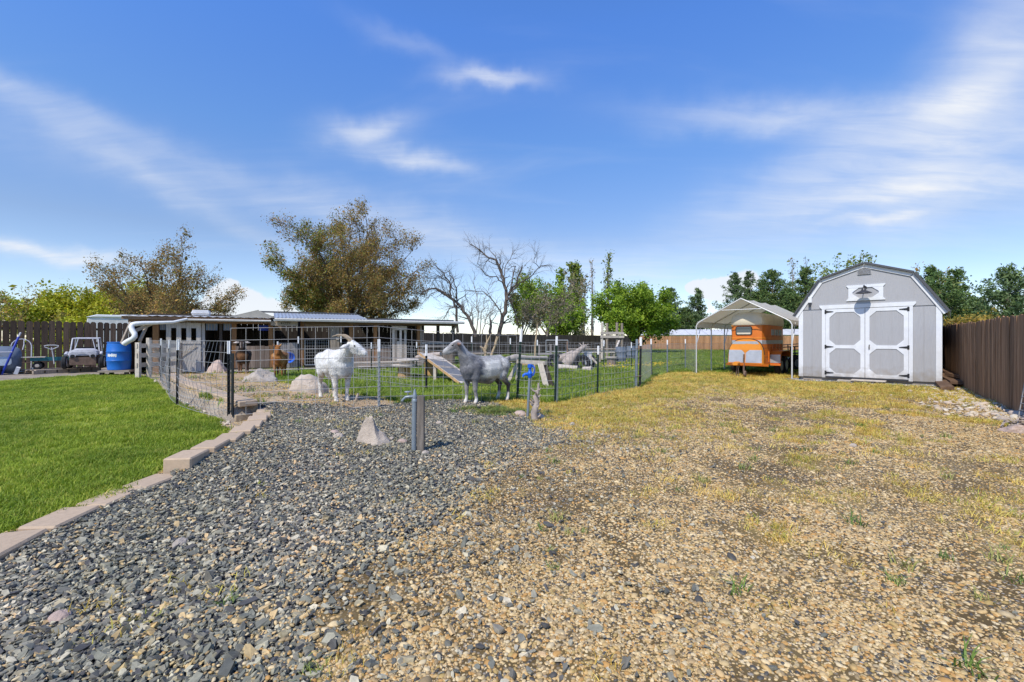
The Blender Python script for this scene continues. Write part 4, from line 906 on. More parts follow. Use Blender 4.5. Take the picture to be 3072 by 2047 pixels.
# feeding deck in front of the barn
def build_deck():
    a, e = hs(1045), hs(1240); rot = Matrix.Rotation(BRZ, 4, 'Z')
    t = thing('goat_deck', 'low weathered plank deck in front of the barn doors', 'deck', BA + rot @ Vector((a, -1.3, 0)), BRZ)
    L = e - a; R = random.Random(8); n = 8
    for k in range(n): MB().ab(R.uniform(-0.06, 0.06), L + R.uniform(-0.06, 0.06), k * 1.2 / n + 0.004, (k + 1) * 1.2 / n - 0.004, 0.26, 0.295).build('deck_plank', m_palewood if k % 3 else m_oldwood_x, t)
    for x in (0.1, L * 0.33, L * 0.66, L - 0.1): MB().ab(x - 0.05, x + 0.05, 0.02, 1.18, 0.0, 0.257).build('joist', m_oldwood, t)
    MB().ab(0, L, -0.03, -0.002, 0.14, 0.25).build('deck_fascia', m_oldwood_x, t)
    for k in range(2): MB().ab(0.15, 1.15, -0.34 - 0.16 * k, -0.05 - 0.2 * k, 0.14 - 0.07 * k, 0.17 - 0.07 * k).build('step', m_palewood, t)
    t2 = thing('walkway_boards', 'long pale boards lying along the foot of the plank half walls', 'boards', BA + rot @ Vector((hs(680), -0.75, 0)), BRZ)
    for k in range(3): MB().ab(0.2 * (k % 2), hs(960) - hs(680), k * 0.2, k * 0.2 + 0.185, 0.06, 0.10).build('walkway_board', m_palewood if k < 1 else m_oldwood_x, t2)
    for x in (0.3, 2.0): MB().ab(x, x + 0.1, 0.0, 0.58, 0.0, 0.058).build('joist', m_darkwood, t2)
build_deck()

# ------------------------------------------------------------------ carport canopy
CO = Vector((7.55, 15.0, 0)); CR = Vector((0.7317, -0.6816, 0)); CA = Vector((0.6816, 0.7317, 0)); CRZ = math.atan2(CR.y, CR.x)
def build_carport():
    t = thing('canopy_carport', 'white tube framed canopy carport with beige sheet roof beside the shed', 'carport', CO, CRZ)
    HW, EV, RD, DP = 1.46, 1.80, 2.56, 4.35
    def arch(y):
        return [(-HW, y, 0.0), (-HW, y, EV - 0.12), (-HW + 0.06, y, EV - 0.02), (-HW + 0.16, y, EV + 0.05), (-0.06, y, RD - 0.03), (0, y, RD), (0.06, y, RD - 0.03), (HW - 0.16, y, EV + 0.05), (HW - 0.06, y, EV - 0.02), (HW, y, EV - 0.12), (HW, y, 0.0)]
    for y in (0.0, 1.45, 2.9, 4.35): MB().tube(arch(y), 0.022, 8).build('frame_arch', m_frame, t, smooth=50)
    for x, z in ((0, RD - 0.03), (-HW + 0.12, EV + 0.02), (HW - 0.12, EV + 0.02)): MB().tube([(x, 0, z), (x, DP, z)], 0.019, 8).build('purlin', m_frame, t, smooth=50)
    for y in (0.0,): MB().tube([(-0.72, y, EV + 0.40), (0.72, y, EV + 0.40)], 0.014, 6).build('tie_bar', m_frame, t, smooth=50)
    for y in (0.0, 2.9): MB().tube([(-HW, y, 1.0), (-HW, y + 0.45, EV - 0.06)], 0.014, 6).build('brace', m_frame, t); MB().tube([(HW, y, 1.0), (HW, y + 0.45, EV - 0.06)], 0.014, 6).build('brace', m_frame, t)
    # sheet with slight sag between arches
    V = []; F = []; ny, nx = 24, 16; half = [(-HW - 0.03, EV - 0.16), (-HW + 0.03, EV + 0.02), (-HW + 0.16, EV + 0.085), (0, RD + 0.035), (HW - 0.16, EV + 0.085), (HW - 0.03, EV + 0.02), (HW + 0.03, EV - 0.16)]
    xs = [-HW - 0.03, -HW + 0.03, -HW + 0.16, -1.0, -0.7, -0.35, 0, 0.35, 0.7, 1.0, HW - 0.16, HW - 0.03, HW + 0.03]
    for j in range(ny + 1):
        y = -0.02 + (DP + 0.04) * j / ny; sag = 0.05 * abs(math.sin(math.pi * (y / 1.45)))
        for x in xs:
            z = float(np.interp(x, [p[0] for p in half], [p[1] for p in half])); V.append((x, y, z - sag * min(1, max(0, (HW - abs(x)) / 0.3)) + (0.012 * math.sin(j * 2.1) if abs(x) > HW else 0)))
    m = len(xs); top = len(V); V += [(a, b, c - 0.008) for a, b, c in V]
    for j in range(ny):
        for i in range(m - 1):
            a = j * m + i; F.append((a, a + 1, a + m + 1, a + m)); F.append((top + a, top + a + m, top + a + m + 1, top + a + 1))
    mm, nt, bs = mat_new('canopy sheet'); bs.inputs['Base Color'].default_value = (0.70, 0.67, 0.58, 1); bs.inputs['Roughness'].default_value = 0.6
    tr = nt.nodes.new('ShaderNodeBsdfTranslucent'); tr.inputs[0].default_value = (0.80, 0.76, 0.64, 1); mx = nt.nodes.new('ShaderNodeMixShader'); mx.inputs[0].default_value = 0.5
    nt.links.new(bs.outputs[0], mx.inputs[1]); nt.links.new(tr.outputs[0], mx.inputs[2]); nt.links.new(mx.outputs[0], nt.nodes['Material Output'].inputs[0])
    q = MB(); q.add(V, F); q.build('roof_sheet', mm, t, smooth=40)
    for y in np.arange(0.2, DP, 0.4): MB().tube([(-HW - 0.03, y, EV - 0.16), (-HW, y, EV - 0.26)], 0.006, 4).build('bungee', m_black, t)
build_carport()

# ------------------------------------------------------------------ far buildings
def build_far():
    t = thing('long_white_shed', 'long low white roofed building behind the orange fence', 'building', (16.0, 57, 0), rad(-8))
    MB().ab(0, 48, 0, 6, 0, 1.75).build('wall', m_roofwhite, t)
    n = 24
    for k in range(n): MB().prism([(-0.4, 1.78), (2.8, 2.50), (2.8, 2.55), (-0.4, 1.83)], k * 2.0 + 0.02, (k + 1) * 2.0 - 0.02, axis='X').build('roof_panel', m_roofwhite, t)
    MB().prism([(2.82, 2.50), (6.3, 1.75), (6.3, 1.80), (2.82, 2.55)], 0, 48, axis='X').build('roof_back', m_roofwhite, t)
    t = thing('parked_camper', 'white camper roof showing above the dark fence left of the barn', 'camper', (-22.9, 24.3, 0.14), rad(32))
    q = MB(); q.prism([(0, 0.6), (5.4, 0.6), (5.4, 2.20), (5.1, 2.34), (0.6, 2.40), (0.15, 2.22)], 0, 2.2); q.build('body', m_roofwhite, t, bevel=0.04)
    q = MB(); q.prism([(0.1, 2.28), (0.55, 2.43), (5.1, 2.40), (5.3, 2.31)], -0.06, 2.26); q.build('roof', m_white, t, bevel=0.03)
    q = MB(); q.ab(3.1, 4.9, -0.03, -0.002, 1.9, 2.2); q.build('window', m_glass, t)
    for x in (1.2, 3.6): q = MB(); q.lathe([(0.33, -0.1), (0.33, 0.1)], 16, (x, 0.12, 0.33), axis='Y'); q.build('wheel', m_rubber, t)
    a = MB()
    for k in range(8): a.prism([(3.0 + k * 0.25, 2.26), (3.25 + k * 0.25, 2.26), (3.25 + k * 0.25, 2.14), (3.125 + k * 0.25, 2.09), (3.0 + k * 0.25, 2.14)], -0.075, -0.062)
    a.build('awning_edge', m_tubpale, t)
build_far()
# ------------------------------------------------------------------ block edging and retaining wall
def resample(pts, step):
    out = [Vector((*pts[0], 0))]; acc = 0
    for i in range(len(pts) - 1):
        a = Vector((*pts[i], 0)); c = Vector((*pts[i + 1], 0)); L = (c - a).length; d = (c - a) / L; s = step - acc
        while s <= L: out.append(a + d * s); s += step
        acc = L - (s - step)
    return out
def block_mesh(name, L, W, Hh, mat, seed, rough_face=False):
    R = random.Random(seed); bm = bmesh.new(); bmesh.ops.create_cube(bm, size=1.0)
    for v in bm.verts: v.co = Vector((v.co.x * L * (1.0 if v.co.y > 0 else 0.9), v.co.y * W, v.co.z * Hh))
    bmesh.ops.bevel(bm, geom=bm.edges[:], offset=0.012, segments=1, affect='EDGES')
    if rough_face:
        bmesh.ops.subdivide_edges(bm, edges=[e for e in bm.edges if e.calc_length() > 0.08], cuts=3, use_grid_fill=True)
        for v in bm.verts:
            if abs(v.co.z) < Hh * 0.42 and abs(v.co.x) < L * 0.44: v.co.y += R.uniform(-0.022, 0.012) * (1 if v.co.y > 0 else 1)
    me = bpy.data.meshes.new(name); bm.to_mesh(me); bm.free(); me.materials.append(mat); return me
def place_part(name, me, parent, loc, rz, tilt=(0, 0)):
    o = bpy.data.objects.new(name, me); COL.objects.link(o); o.parent = parent; o.location = loc; o.rotation_euler = (tilt[0], tilt[1], rz); return o
def build_edging():
    R = random.Random(4)
    t = thing('garden_edging', 'curving tan concrete block edging between the lawn and the slate gravel', 'edging', (0, 0, 0))
    mes = [block_mesh('block', 0.382, 0.23, 0.16, m_concrete_block, s) for s in range(3)]
    up = resample(EDGE_UP, 0.402)
    for i in range(len(up) - 1):
        a, c = up[i], up[i + 1]; mid = (a + c) / 2; d = c - a
        place_part('block', mes[i % 3], t, (mid.x, mid.y, 0.075 + R.uniform(-0.008, 0.008)), math.atan2(d.y, d.x) + R.uniform(-0.04, 0.04) + 0.13, (R.uniform(-.02, .02), R.uniform(-.015, .015)))
    lo = resample([EDGE_UP[-1]] + EDGE_LO, 0.402)
    for i in range(len(lo) - 1):
        a, c = lo[i], lo[i + 1]; mid = (a + c) / 2; d = c - a
        place_part('block', mes[i % 3], t, (mid.x, mid.y, -0.042 + R.uniform(-0.006, 0.006)), math.atan2(d.y, d.x) + R.uniform(-0.03, 0.03) + 0.05)
    w = thing('retaining_wall', 'low two course split face block wall under the side wire fence', 'wall', (0, 0, 0)); w['kind'] = 'thing'
    mes = [block_mesh('wall_block', 0.29, 0.22, 0.105, m_concrete_face, 10 + s, True) for s in range(3)]; caps = [block_mesh('cap_block', 0.30, 0.26, 0.085, m_concrete_block, 20 + s) for s in range(2)]
    for course in range(3):
        pts = [(p[0] + 0.03 * course * 0.9, p[1] + 0.03 * course * 0.5) for p in WALL]
        if course == 1: pts[0] = (pts[0][0] - 0.08, pts[0][1] + 0.12)
        rs = resample(pts, 0.30)
        for i in range(len(rs) - 1):
            a, c = rs[i], rs[i + 1]; mid = (a + c) / 2; d = c - a; cap = course == 2
            place_part('cap_block' if cap else 'wall_block', (caps if cap else mes)[i % (2 if cap else 3)], w, (mid.x + 0.10, mid.y + 0.06, 0.05 + 0.108 * course - (0.012 if cap else 0)), math.atan2(d.y, d.x) + R.uniform(-.03, .03), (R.uniform(-.02, .02), 0))
build_edging()

# ------------------------------------------------------------------ wire fences
def tpost(parent, p, zt, mat, zb=-0.1, lean=(0, 0), cap=0.17, r=0.021, mul=1.0):
    p = Vector(p); top = Vector((p.x + lean[0], p.y + lean[1], zt)); bot = Vector((p.x, p.y, zb)); q = bot.lerp(top, (zt - cap - zb) / (zt - zb))
    b = MB(); d = (q - bot)
    b.bar(bot, q, r * 1.9, 0.009, up=(0.3, 1, 0)); b.bar(bot, q, 0.009, r * 1.7, up=(0.3, 1, 0))
    n = int(d.length / 0.075)
    for k in range(2, n): b.box(bot + d * (k / n) + Vector((0.006, -0.016, 0)), (0.016, 0.010, 0.014))
    o = b.build('post', mat, parent)
    c = MB(); c.bar(q, top, r * 1.95, 0.010, up=(0.3, 1, 0)); c.bar(q, top, 0.010, r * 1.75, up=(0.3, 1, 0)); c.build('post_tip', m_cap, o)
    return o
def mesh_panel(parent, a, c, za0, za1, zc0, zc1, sx, zs, wr, mat=None, sag=0.0, bow=0.0, seed=0):
    """welded wire panel between ground points a and c; zs are the heights of the level wires (0..1)"""
    a = Vector(a); c = Vector(c); L = math.hypot(c.x - a.x, c.y - a.y); n = max(1, int(round(L / sx))); b = MB(); nrm = Vector((-(c.y - a.y), c.x - a.x, 0)).normalized(); R = random.Random(seed)
    def pt(t, f):
        z0 = za0 + (zc0 - za0) * t; z1 = za1 + (zc1 - za1) * t; q = a.lerp(c, t); z = z0 + (z1 - z0) * f
        return Vector((q.x, q.y, z - sag * 4 * t * (1 - t) * (0.3 + f))) + nrm * bow * math.sin(math.pi * t) * math.sin(math.pi * min(1, f * 1.1 + 0.1))
    for f in zs:
        m = max(2, min(8, n)); b.tube([pt(k / m, f) for k in range(m + 1)], wr, 4, cap=False)
    for k in range(n + 1):
        t = min(1, max(0, k / n + (R.uniform(-.04, .04) / n))); b.tube([pt(t, f) + nrm * wr for f in (0, 0.5, 1)], wr * 0.9, 3, cap=False)
    return b.build('wire_panel', mat or m_wire, parent, world=False)
def build_wire_fences():
    P = {k: Vector((v[0], v[1], H(*v))) for k, v in POST.items()}
    def zof(p, py): return CAMZ - (py - HY) * p.y / FPX
    f = thing('wire_fence', 'welded wire panel fence on steel posts in front of the white and grey goats', 'fence')
    tpost(f, P['P4'], zof(P['P4'], 1023), m_black_post, cap=0.19, r=0.026); b = MB(); b.bar(P['P4'] + Vector((0.055, 0.0, -0.1)), P['P4'] + Vector((0.06, 0, 1.0)), 0.022, 0.03); b.build('post_stud', m_black_post, f)
    tpost(f, P['P5'], zof(P['P5'], 1018), m_galv, cap=0.20, r=0.024)
    tpost(f, P['P6'], zof(P['P6'], 988), m_green_post, lean=(0.09, 0), cap=0.24, r=0.024)
    tpost(f, P['P7'], zof(P['P7'], 1009), m_green_post, lean=(0.04, 0), cap=0.17); b = MB(); b.tube([P['P7'] + Vector((0.035, 0.02, -0.05)), P['P7'] + Vector((0.045, 0.02, 0.86))], 0.022, 8); b.build('pipe_post', m_zinc_pipe, f)
    tpost(f, P['P8'], zof(P['P8'], 1038), m_green_post, lean=(0.02, 0), cap=0.19)
    tpost(f, P['P9'], zof(P['P9'], 1012), m_black_post, lean=(0.03, 0), cap=0.22, r=0.03); b = MB(); b.tube([P['P9'] + Vector((-0.09, 0.02, -0.1)), P['P9'] + Vector((-0.06, 0.02, 1.22))], 0.036, 8); b.build('pipe_post', m_zinc_pipe, f)
    for z in (0.28, 0.98): b = MB(); b.tube([P['P9'] + Vector((-0.13, -0.03, z)), P['P9'] + Vector((0.06, -0.04, z + 0.02))], 0.008, 5); b.build('hinge_strap', m_rustbrown, f)
    zs8 = [0, 0.125, 0.25, 0.375, 0.5, 0.62, 0.74, 0.86, 1.0]
    a = P['P4'] + Vector((0.03, 0.0, 0))
    mesh_panel(f, a, P['P5'], 0.10, 1.37, 0.12, 1.42, 0.182, zs8, 0.0036, seed=1); mesh_panel(f, P['P5'], P['P6'], 0.12, 1.42, 0.05, 1.28, 0.182, zs8, 0.0036, seed=2, sag=0.02)
    zs7 = [0, 0.12, 0.25, 0.38, 0.53, 0.69, 0.85, 1.0]
    for q, r_ in (('P6', 'P7'), ('P7', 'P8'), ('P8', 'P9')): mesh_panel(f, P[q], P[r_], 0.03, 1.12, 0.03, 1.12, 0.15, zs7, 0.0034, seed=3, sag=0.02)
    s = thing('wire_fence', 'bowed welded wire fence on black posts along the lawn beside the block wall', 'fence')
    tpost(s, P['P3'], zof(P['P3'], 1019), m_black_post, lean=(0.02, 0), cap=0.19, r=0.026); tpost(s, P['P2'], zof(P['P2'], 1020), m_black_post, cap=0.19, r=0.024); tpost(s, P['P1'], zof(P['P1'], 1016), m_black_post, cap=0.19, r=0.024)
    b = MB(); b.ab(P['P0'].x - 0.05, P['P0'].x + 0.05, P['P0'].y, P['P0'].y + 0.09, 0, zof(P['P0'], 1014)); b.build('wood_post', m_palewood, s)
    zs9 = [0, 0.1, 0.2, 0.32, 0.44, 0.57, 0.71, 0.85, 1.0]
    for q, r_, bw in (('P0', 'P1', 0.04), ('P1', 'P2', 0.10), ('P2', 'P3', 0.16), ('P3', 'P4', 0.20)): mesh_panel(s, P[q] if q != 'P0' else P[q] + Vector((0, -0.01, 0)), P[r_], 0.05, 1.19, 0.05, 1.18, 0.15, zs9, 0.0033, bow=-bw, seed=5)
    r = thing('wire_fence', 'fine wire fence on white tipped posts running from the corner post to the carport', 'fence')
    tpost(r, P['P10'], zof(P['P10'], 1017), m_green_post, lean=(-0.03, 0)); tpost(r, P['P11'], zof(P['P11'], 1020), m_zinc_pipe); tpost(r, P['P12'], zof(P['P12'], 1018), m_zinc_pipe)
    p13 = Vector((6.44, 16.05, 0)); zs5 = [0, 0.25, 0.5, 0.75, 1.0]
    for a_, c_ in ((P['P9'], P['P10']), (P['P10'], P['P11']), (P['P11'], P['P12']), (P['P12'], p13), (p13, p13 + CA * 4.3)): mesh_panel(r, a_, c_, 0.02, 1.06, 0.02, 1.06, 0.085, zs5, 0.0026, m_galv, seed=6)
    # inner fence across the pen
    i = thing('wire_fence', 'inner wire panel fence crossing the pen behind the spools and planks', 'fence')
    def ip(px, py): q = G(px, py); return q
    pts = [(833, 1131, 1025), (895, 1124, 1010), (1023, 1117, 1008), (1114, 1113, 1028), (1250, 1110, 1026), (1415, 1108, 1010), (1531, 1107, 1015), (1612, 1107, 1020), (1812, 1109, 1021), (1894, 1106, 1027)]
    pv = []
    for k, (px, py, pt_) in enumerate(pts):
        q = ip(px, py); pv.append(q); tpost(i, q, CAMZ - (pt_ - HY) * q.y / FPX, m_black_post if k in (0, 1) else m_green_post, cap=0.24, r=0.024)
    for k in range(len(pv) - 1):
        if k == 1: continue
        zt = 1.10; mesh_panel(i, pv[k], pv[k + 1], 0.05, zt, 0.05, zt, 0.17, zs7, 0.0036, seed=7)
    j = thing('wire_fence', 'short wire panel beside the nearest spool held by one black white tipped post', 'fence')
    q = G(1279, 1174); tpost(j, q, CAMZ - (1034 - HY) * q.y / FPX, m_black_post, cap=0.25, r=0.026)
    q0 = Vector((-4.4, 12.6, 0)); q0.z = H(q0.x, q0.y); mesh_panel(j, q0, q, 0.03, 1.08, 0.03, 1.05, 0.16, zs7, 0.004, seed=8)
build_wire_fences()

# ------------------------------------------------------------------ rail fence at the barn corner
def build_rails():
    a, c = G(411, 1137), G(452, 1124)
    t = thing('rail_fence', 'grey three rail wooden fence closing the corner by the barrel', 'fence')
    b = MB(); b.ab(a.x - 0.06, a.x + 0.06, a.y, a.y + 0.09, -0.05, 1.12); b.build('fence_post', m_palewood, t)
    b = MB(); b.ab(c.x + 0.9, c.x + 0.98, c.y + 0.1, c.y + 0.18, -0.05, 1.1); b.build('fence_post', m_oldwood, t)
    for z in (0.42, 0.72, 1.02): b = MB(); b.bar((a.x, a.y - 0.02, z), (c.x + 0.98, c.y + 0.08, z - 0.02), 0.03, 0.135); b.build('rail', m_palewood, t)
    b = MB(); b.bar((a.x - 0.17, a.y + 0.25, 0.15), (a.x - 0.17, a.y + 0.25, 1.12), 0.19, 0.03, up=(0, 1, 0)); b.build('gate_board', m_oldwood, t)
    b = MB(); b.bar((a.x - 0.22, a.y + 0.2, 1.08), (a.x - 0.09, a.y + 0.12, 0.1), 0.05, 0.03); b.build('brace', m_darkwood, t)
build_rails()

# ------------------------------------------------------------------ things along the left fence
def build_left():
    # rain barrel on a stand
    p = G(360, 1126); d = p.y; X = (357 - CX) / FPX * d
    st = thing('barrel_stand', 'low wooden stand holding the blue rain barrel', 'stand', (X, d, 0), rad(20))
    MB().ab(-0.42, 0.42, -0.40, 0.40, 0.125, 0.185).build('stand_top', m_oldwood_x, st)
    for sx in (-1, 1):
        for sy in (-1, 1): MB().ab(sx * 0.33 - 0.05, sx * 0.33 + 0.05, sy * 0.32 - 0.05, sy * 0.32 + 0.05, -0.03, 0.124).build('leg', m_darkwood, st)
    bt = thing('rain_barrel', 'bright blue plastic rain barrel under the white drain pipe', 'barrel', (X, d, 0.187), rad(-30))
    prof = [(0.02, 0.0), (0.285, 0.0), (0.305, 0.02), (0.31, 0.10), (0.322, 0.29), (0.332, 0.305), (0.334, 0.32), (0.326, 0.335), (0.33, 0.50), (0.326, 0.60), (0.334, 0.615), (0.334, 0.63), (0.324, 0.645), (0.315, 0.84), (0.30, 0.90), (0.315, 0.915), (0.315, 0.94), (0.29, 0.945), (0.27, 0.925), (0.02, 0.925)]
    MB().lathe(prof, 36).build('body', m_blue, bt, smooth=35)
    V = []; F = []; R = random.Random(1); n = 14
    for k in range(n + 1):
        a = rad(-78 + 48 * k / n) ; r = 0.3305
        V += [(r * math.cos(a), r * math.sin(a), 0.455 + R.uniform(-0.02, 0.02)), (r * math.cos(a), r * math.sin(a), 0.55 + R.uniform(-0.025, 0.02))]
    F = [(2 * k, 2 * k + 2, 2 * k + 3, 2 * k + 1) for k in range(n)]
    q = MB(); q.add([(x * 1.004, y * 1.004, z) for x, y, z in V], F); q.build('label_remains', m_label, bt)
    # pallet
    a, c = G(105, 1124), G(300, 1113); u = (c - a); L = u.length; rz = math.atan2(u.y, u.x)
    pal = thing('pallet', 'weathered wooden pallets lying under the cart and the pedal jeep', 'pallet', (a.x, a.y, 0.0), rz)
    R = random.Random(6)
    for k in range(6): MB().ab(R.uniform(-.05, .05), L * (0.55 if k % 2 else 1.0) + R.uniform(-.06, .06), k * 0.19, k * 0.19 + 0.14, 0.125, 0.15).build('slat', m_oldwood_x, pal)
    for x in np.linspace(0.1, L - 0.1, 6):
        for y in (0.0, 0.5, 0.96): MB().ab(x - 0.14, x + 0.14, y, y + 0.1, 0.026, 0.124).build('bearer', m_oldwood, pal)
    for y in (0.0, 0.96): MB().ab(0, L, y, y + 0.1, 0.0, 0.025).build('bottom_board', m_oldwood_x, pal)
    # teal cart with T handle
    d = 16.6; x0 = (158 - CX) / FPX * d
    ct = thing('garden_cart', 'teal flat bed garden cart with upright loop handle on the pallet', 'cart', (x0, d, 0.15), rad(38))
    q = MB(); q.ab(-0.52, 0.52, -0.28, 0.28, 0.36, 0.385); q.build('bed', m_teal, ct)
    for y in (-0.29, 0.27): MB().ab(-0.53, 0.53, y, y + 0.02, 0.30, 0.42).build('bed_side', m_teal, ct)
    MB().ab(-0.75, -0.15, -0.32, -0.05, 0.422, 0.45).build('loose_board', m_palewood, ct)
    for sx in (-0.36, 0.36):
        for sy in (-0.22, 0.22): w = MB().lathe([(0.05, -0.035), (0.115, -0.04), (0.13, -0.02), (0.13, 0.02), (0.115, 0.04), (0.05, 0.035)], 16, (sx, sy, 0.13), axis='Y').build('wheel', m_rubber, ct, smooth=40); MB().lathe([(0.06, -0.042), (0.06, 0.042)], 10, (sx, sy, 0.13), axis='Y').build('wheel_hub', m_palewood, w)
        MB().bar((sx, -0.24, 0.14), (sx, 0.24, 0.14), 0.03, 0.03).build('axle', m_black, ct); MB().bar((sx, 0, 0.14), (sx, 0, 0.36), 0.06, 0.06).build('axle_stem', m_rustbrown, ct)
    MB().tube([(0.08, -0.32, 0.18), (0.06, -0.34, 0.45), (0.02, -0.36, 0.78)], 0.016, 8).tube([(0.02, -0.36, 0.70), (-0.16, -0.36, 0.80), (-0.17, -0.36, 0.84), (-0.06, -0.36, 0.86), (0.10, -0.36, 0.86), (0.20, -0.36, 0.84), (0.19, -0.36, 0.80), (0.02, -0.36, 0.70)], 0.014, 7).build('handle', m_greypaint, ct, smooth=50)
    # pedal jeep
    d = 16.9; x0 = (255 - CX) / FPX * d
    jp = thing('pedal_jeep', 'pale grey flaking toy pedal jeep with tube roll cage', 'toy car', (x0, d, 0.15), rad(36))
    q = MB(); q.prism([(-0.38, 0.16), (0.38, 0.16), (0.38, 0.52), (0.34, 0.58), (-0.34, 0.58), (-0.38, 0.52)], -0.35, 0.95); q.build('body', m_rustbrown, jp, bevel=0.02)
    V = []; F = []; prof = [(-0.40, 0.50), (-0.36, 0.64), (-0.24, 0.70), (0.24, 0.70), (0.36, 0.64), (0.40, 0.50)]
    sect = [(-0.48, 0.90, -0.16), (-0.46, 1.0, 0.0), (-0.2, 1.0, 0.04), (0.05, 1.0, 0.10)]
    for y, s, dz in sect: V += [(x * s, y, 0.40 + (z - 0.40) * (1 + dz)) for x, z in prof]
    m = len(prof); F = [(j * m + k, j * m + k + 1, (j + 1) * m + k + 1, (j + 1) * m + k) for j in range(len(sect) - 1) for k in range(m - 1)] + [tuple(range(m))]
    q = MB(); q.add(V, F); q.build('hood', m_greypaint, jp, smooth=40)
    g = MB(); g.prism([(-0.36, 0.42), (-0.20, 0.42), (-0.17, 0.50), (-0.07, 0.54), (0.07, 0.54), (0.17, 0.50), (0.20, 0.42), (0.36, 0.42), (0.36, 0.56), (0.28, 0.61), (-0.28, 0.61), (-0.36, 0.56)], -0.495, -0.470); g.build('grille_panel', m_greypaint, jp)
    for x in (-0.27, 0.27): MB().lathe([(0.055, -0.012), (0.065, 0.0), (0.04, 0.012)], 14, (x, -0.505, 0.46), axis='Y').build('headlight', m_black, jp)
    MB().ab(-0.36, 0.36, -0.47, -0.40, 0.14, 0.42).build('front_panel', m_rustbrown, jp)
    for sx in (-1, 1):
        for y in (-0.30, 0.72):
            w = MB().lathe([(0.10, -0.06), (0.20, -0.07), (0.235, -0.04), (0.235, 0.04), (0.20, 0.07), (0.10, 0.06)], 20, (sx * 0.50, y, 0.235), axis='X').build('wheel', m_rubber, jp, smooth=40)
            MB().lathe([(0.02, -0.078), (0.165, -0.075), (0.17, 0.0), (0.165, 0.075), (0.02, 0.078)], 18, (sx * 0.50, y, 0.235), axis='X').build('hubcap', m_greypaint, w, smooth=40)
        MB().tube([(sx * 0.48, -0.32, 0.50), (sx * 0.47, -0.12, 0.58), (sx * 0.45, 0.06, 0.56)], 0.05, 8).build('fender', m_greypaint, jp, smooth=50)
        MB().tube([(sx * 0.40, 0.02, 0.60), (sx * 0.35, 0.14, 1.10), (sx * 0.35, 0.75, 1.12), (sx * 0.40, 0.90, 0.52)], 0.022, 7).tube([(sx * 0.30, 0.02, 0.60), (sx * 0.20, 0.13, 1.08)], 0.015, 6).build('cage_tube', m_greypaint, jp, smooth=50)
    MB().tube([(-0.35, 0.14, 1.10), (0.35, 0.14, 1.10)], 0.022, 7).build('cage_tube', m_greypaint, jp, smooth=50); MB().tube([(-0.35, 0.75, 1.12), (0.35, 0.75, 1.12)], 0.022, 7).build('cage_tube', m_greypaint, jp, smooth=50)
    MB().ab(-0.33, 0.33, 0.40, 0.46, 0.50, 0.78).build('seat_back', m_rubber, jp)
    # hand truck
    d = 16.2; x0 = (63 - CX) / FPX * d
    ht = thing('hand_truck', 'hand truck with arched tube frame leaning on the dark fence', 'hand truck', (x0, d, 0.02), rad(44))
    def lean(y): return 0.22 * y
    pts = [(-0.25, lean(0.1), 0.1)] + [(-0.25, lean(z), z) for z in (0.5, 0.9)] + [(-0.25 + 0.25 * (1 - math.cos(a)), lean(0.95 + 0.26 * math.sin(a)), 0.95 + 0.26 * math.sin(a)) for a in np.linspace(0.1, math.pi - 0.1, 9)] + [(0.25, lean(z), z) for z in (0.9, 0.5, 0.1)]
    MB().tube(pts, 0.016, 7).build('frame', m_greypaint, ht, smooth=50)
    for z in (0.36, 0.80): MB().tube([(-0.25, lean(z), z), (0.25, lean(z), z)], 0.013, 6).build('crossbar', m_rustbrown, ht)
    MB().tube([(0.06, lean(1.2), 1.2), (0.06, lean(1.2) - 0.03, 1.0), (0.03, lean(0.9) - 0.04, 0.82)], 0.014, 6).build('hook', m_greypaint, ht)
    MB().ab(-0.24, 0.24, -0.2, 0.04, 0.05, 0.065).build('toe_plate', m_greypaint, ht)
    for sx in (-1, 1): MB().lathe([(0.04, -0.03), (0.12, -0.035), (0.13, 0), (0.12, 0.035), (0.04, 0.03)], 14, (sx * 0.31, 0.14, 0.11), axis='X').build('wheel', m_tubpale, ht, smooth=40)
    # wheelbarrow stood on its nose
    d = 15.7; x0 = (2 - CX) / FPX * d
    wb = thing('wheelbarrow', 'blue framed grey wheelbarrow stood on end against the fence', 'wheelbarrow', (x0, d, 0.0), rad(42))
    V = []; rings = [(0.50, 0.0, 0.03, 0.98), (0.47, -0.10, 0.10, 0.90), (0.36, -0.26, 0.24, 0.72), (0.28, -0.30, 0.32, 0.62)]
    for hw, y, z0, z1 in rings:
        zc, hh = (z0 + z1) / 2, (z1 - z0) / 2
        V += [(hw * math.copysign(abs(math.cos(a)) ** 0.5, math.cos(a)), y + 0.12 * (zc + hh * math.sin(a)), zc + hh * math.copysign(abs(math.sin(a)) ** 0.5, math.sin(a))) for a in np.linspace(0, 2 * math.pi, 24, endpoint=False)]
    n = 24; F = [(j * n + k, j * n + (k + 1) % n, (j + 1) * n + (k + 1) % n, (j + 1) * n + k) for j in range(3) for k in range(n)]
    q = MB(); q.add(V, F); q.build('tub', m_tubgrey, wb, smooth=60); q = MB(); q.add([(x, y - 0.004, z) for x, y, z in V[3 * n:]], [tuple(range(n))]); q.build('tub_bottom', m_tubpale, wb)
    for sx in (-1, 1): MB().tube([(sx * 0.06, -0.30, 0.02), (sx * 0.20, -0.36, 0.45), (sx * 0.32, -0.22, 0.9), (sx * 0.42, 0.0, 1.30)], 0.032, 8).build('handle_tube', m_bluepaint, wb, smooth=50); MB().tube([(sx * 0.42, 0.0, 1.30), (sx * 0.47, 0.06, 1.46)], 0.026, 8).build('grip', m_greypaint, wb)
    MB().tube([(-0.30, -0.28, 0.78), (0.30, -0.28, 0.78)], 0.018, 6).build('cross_strut', m_greypaint, wb)
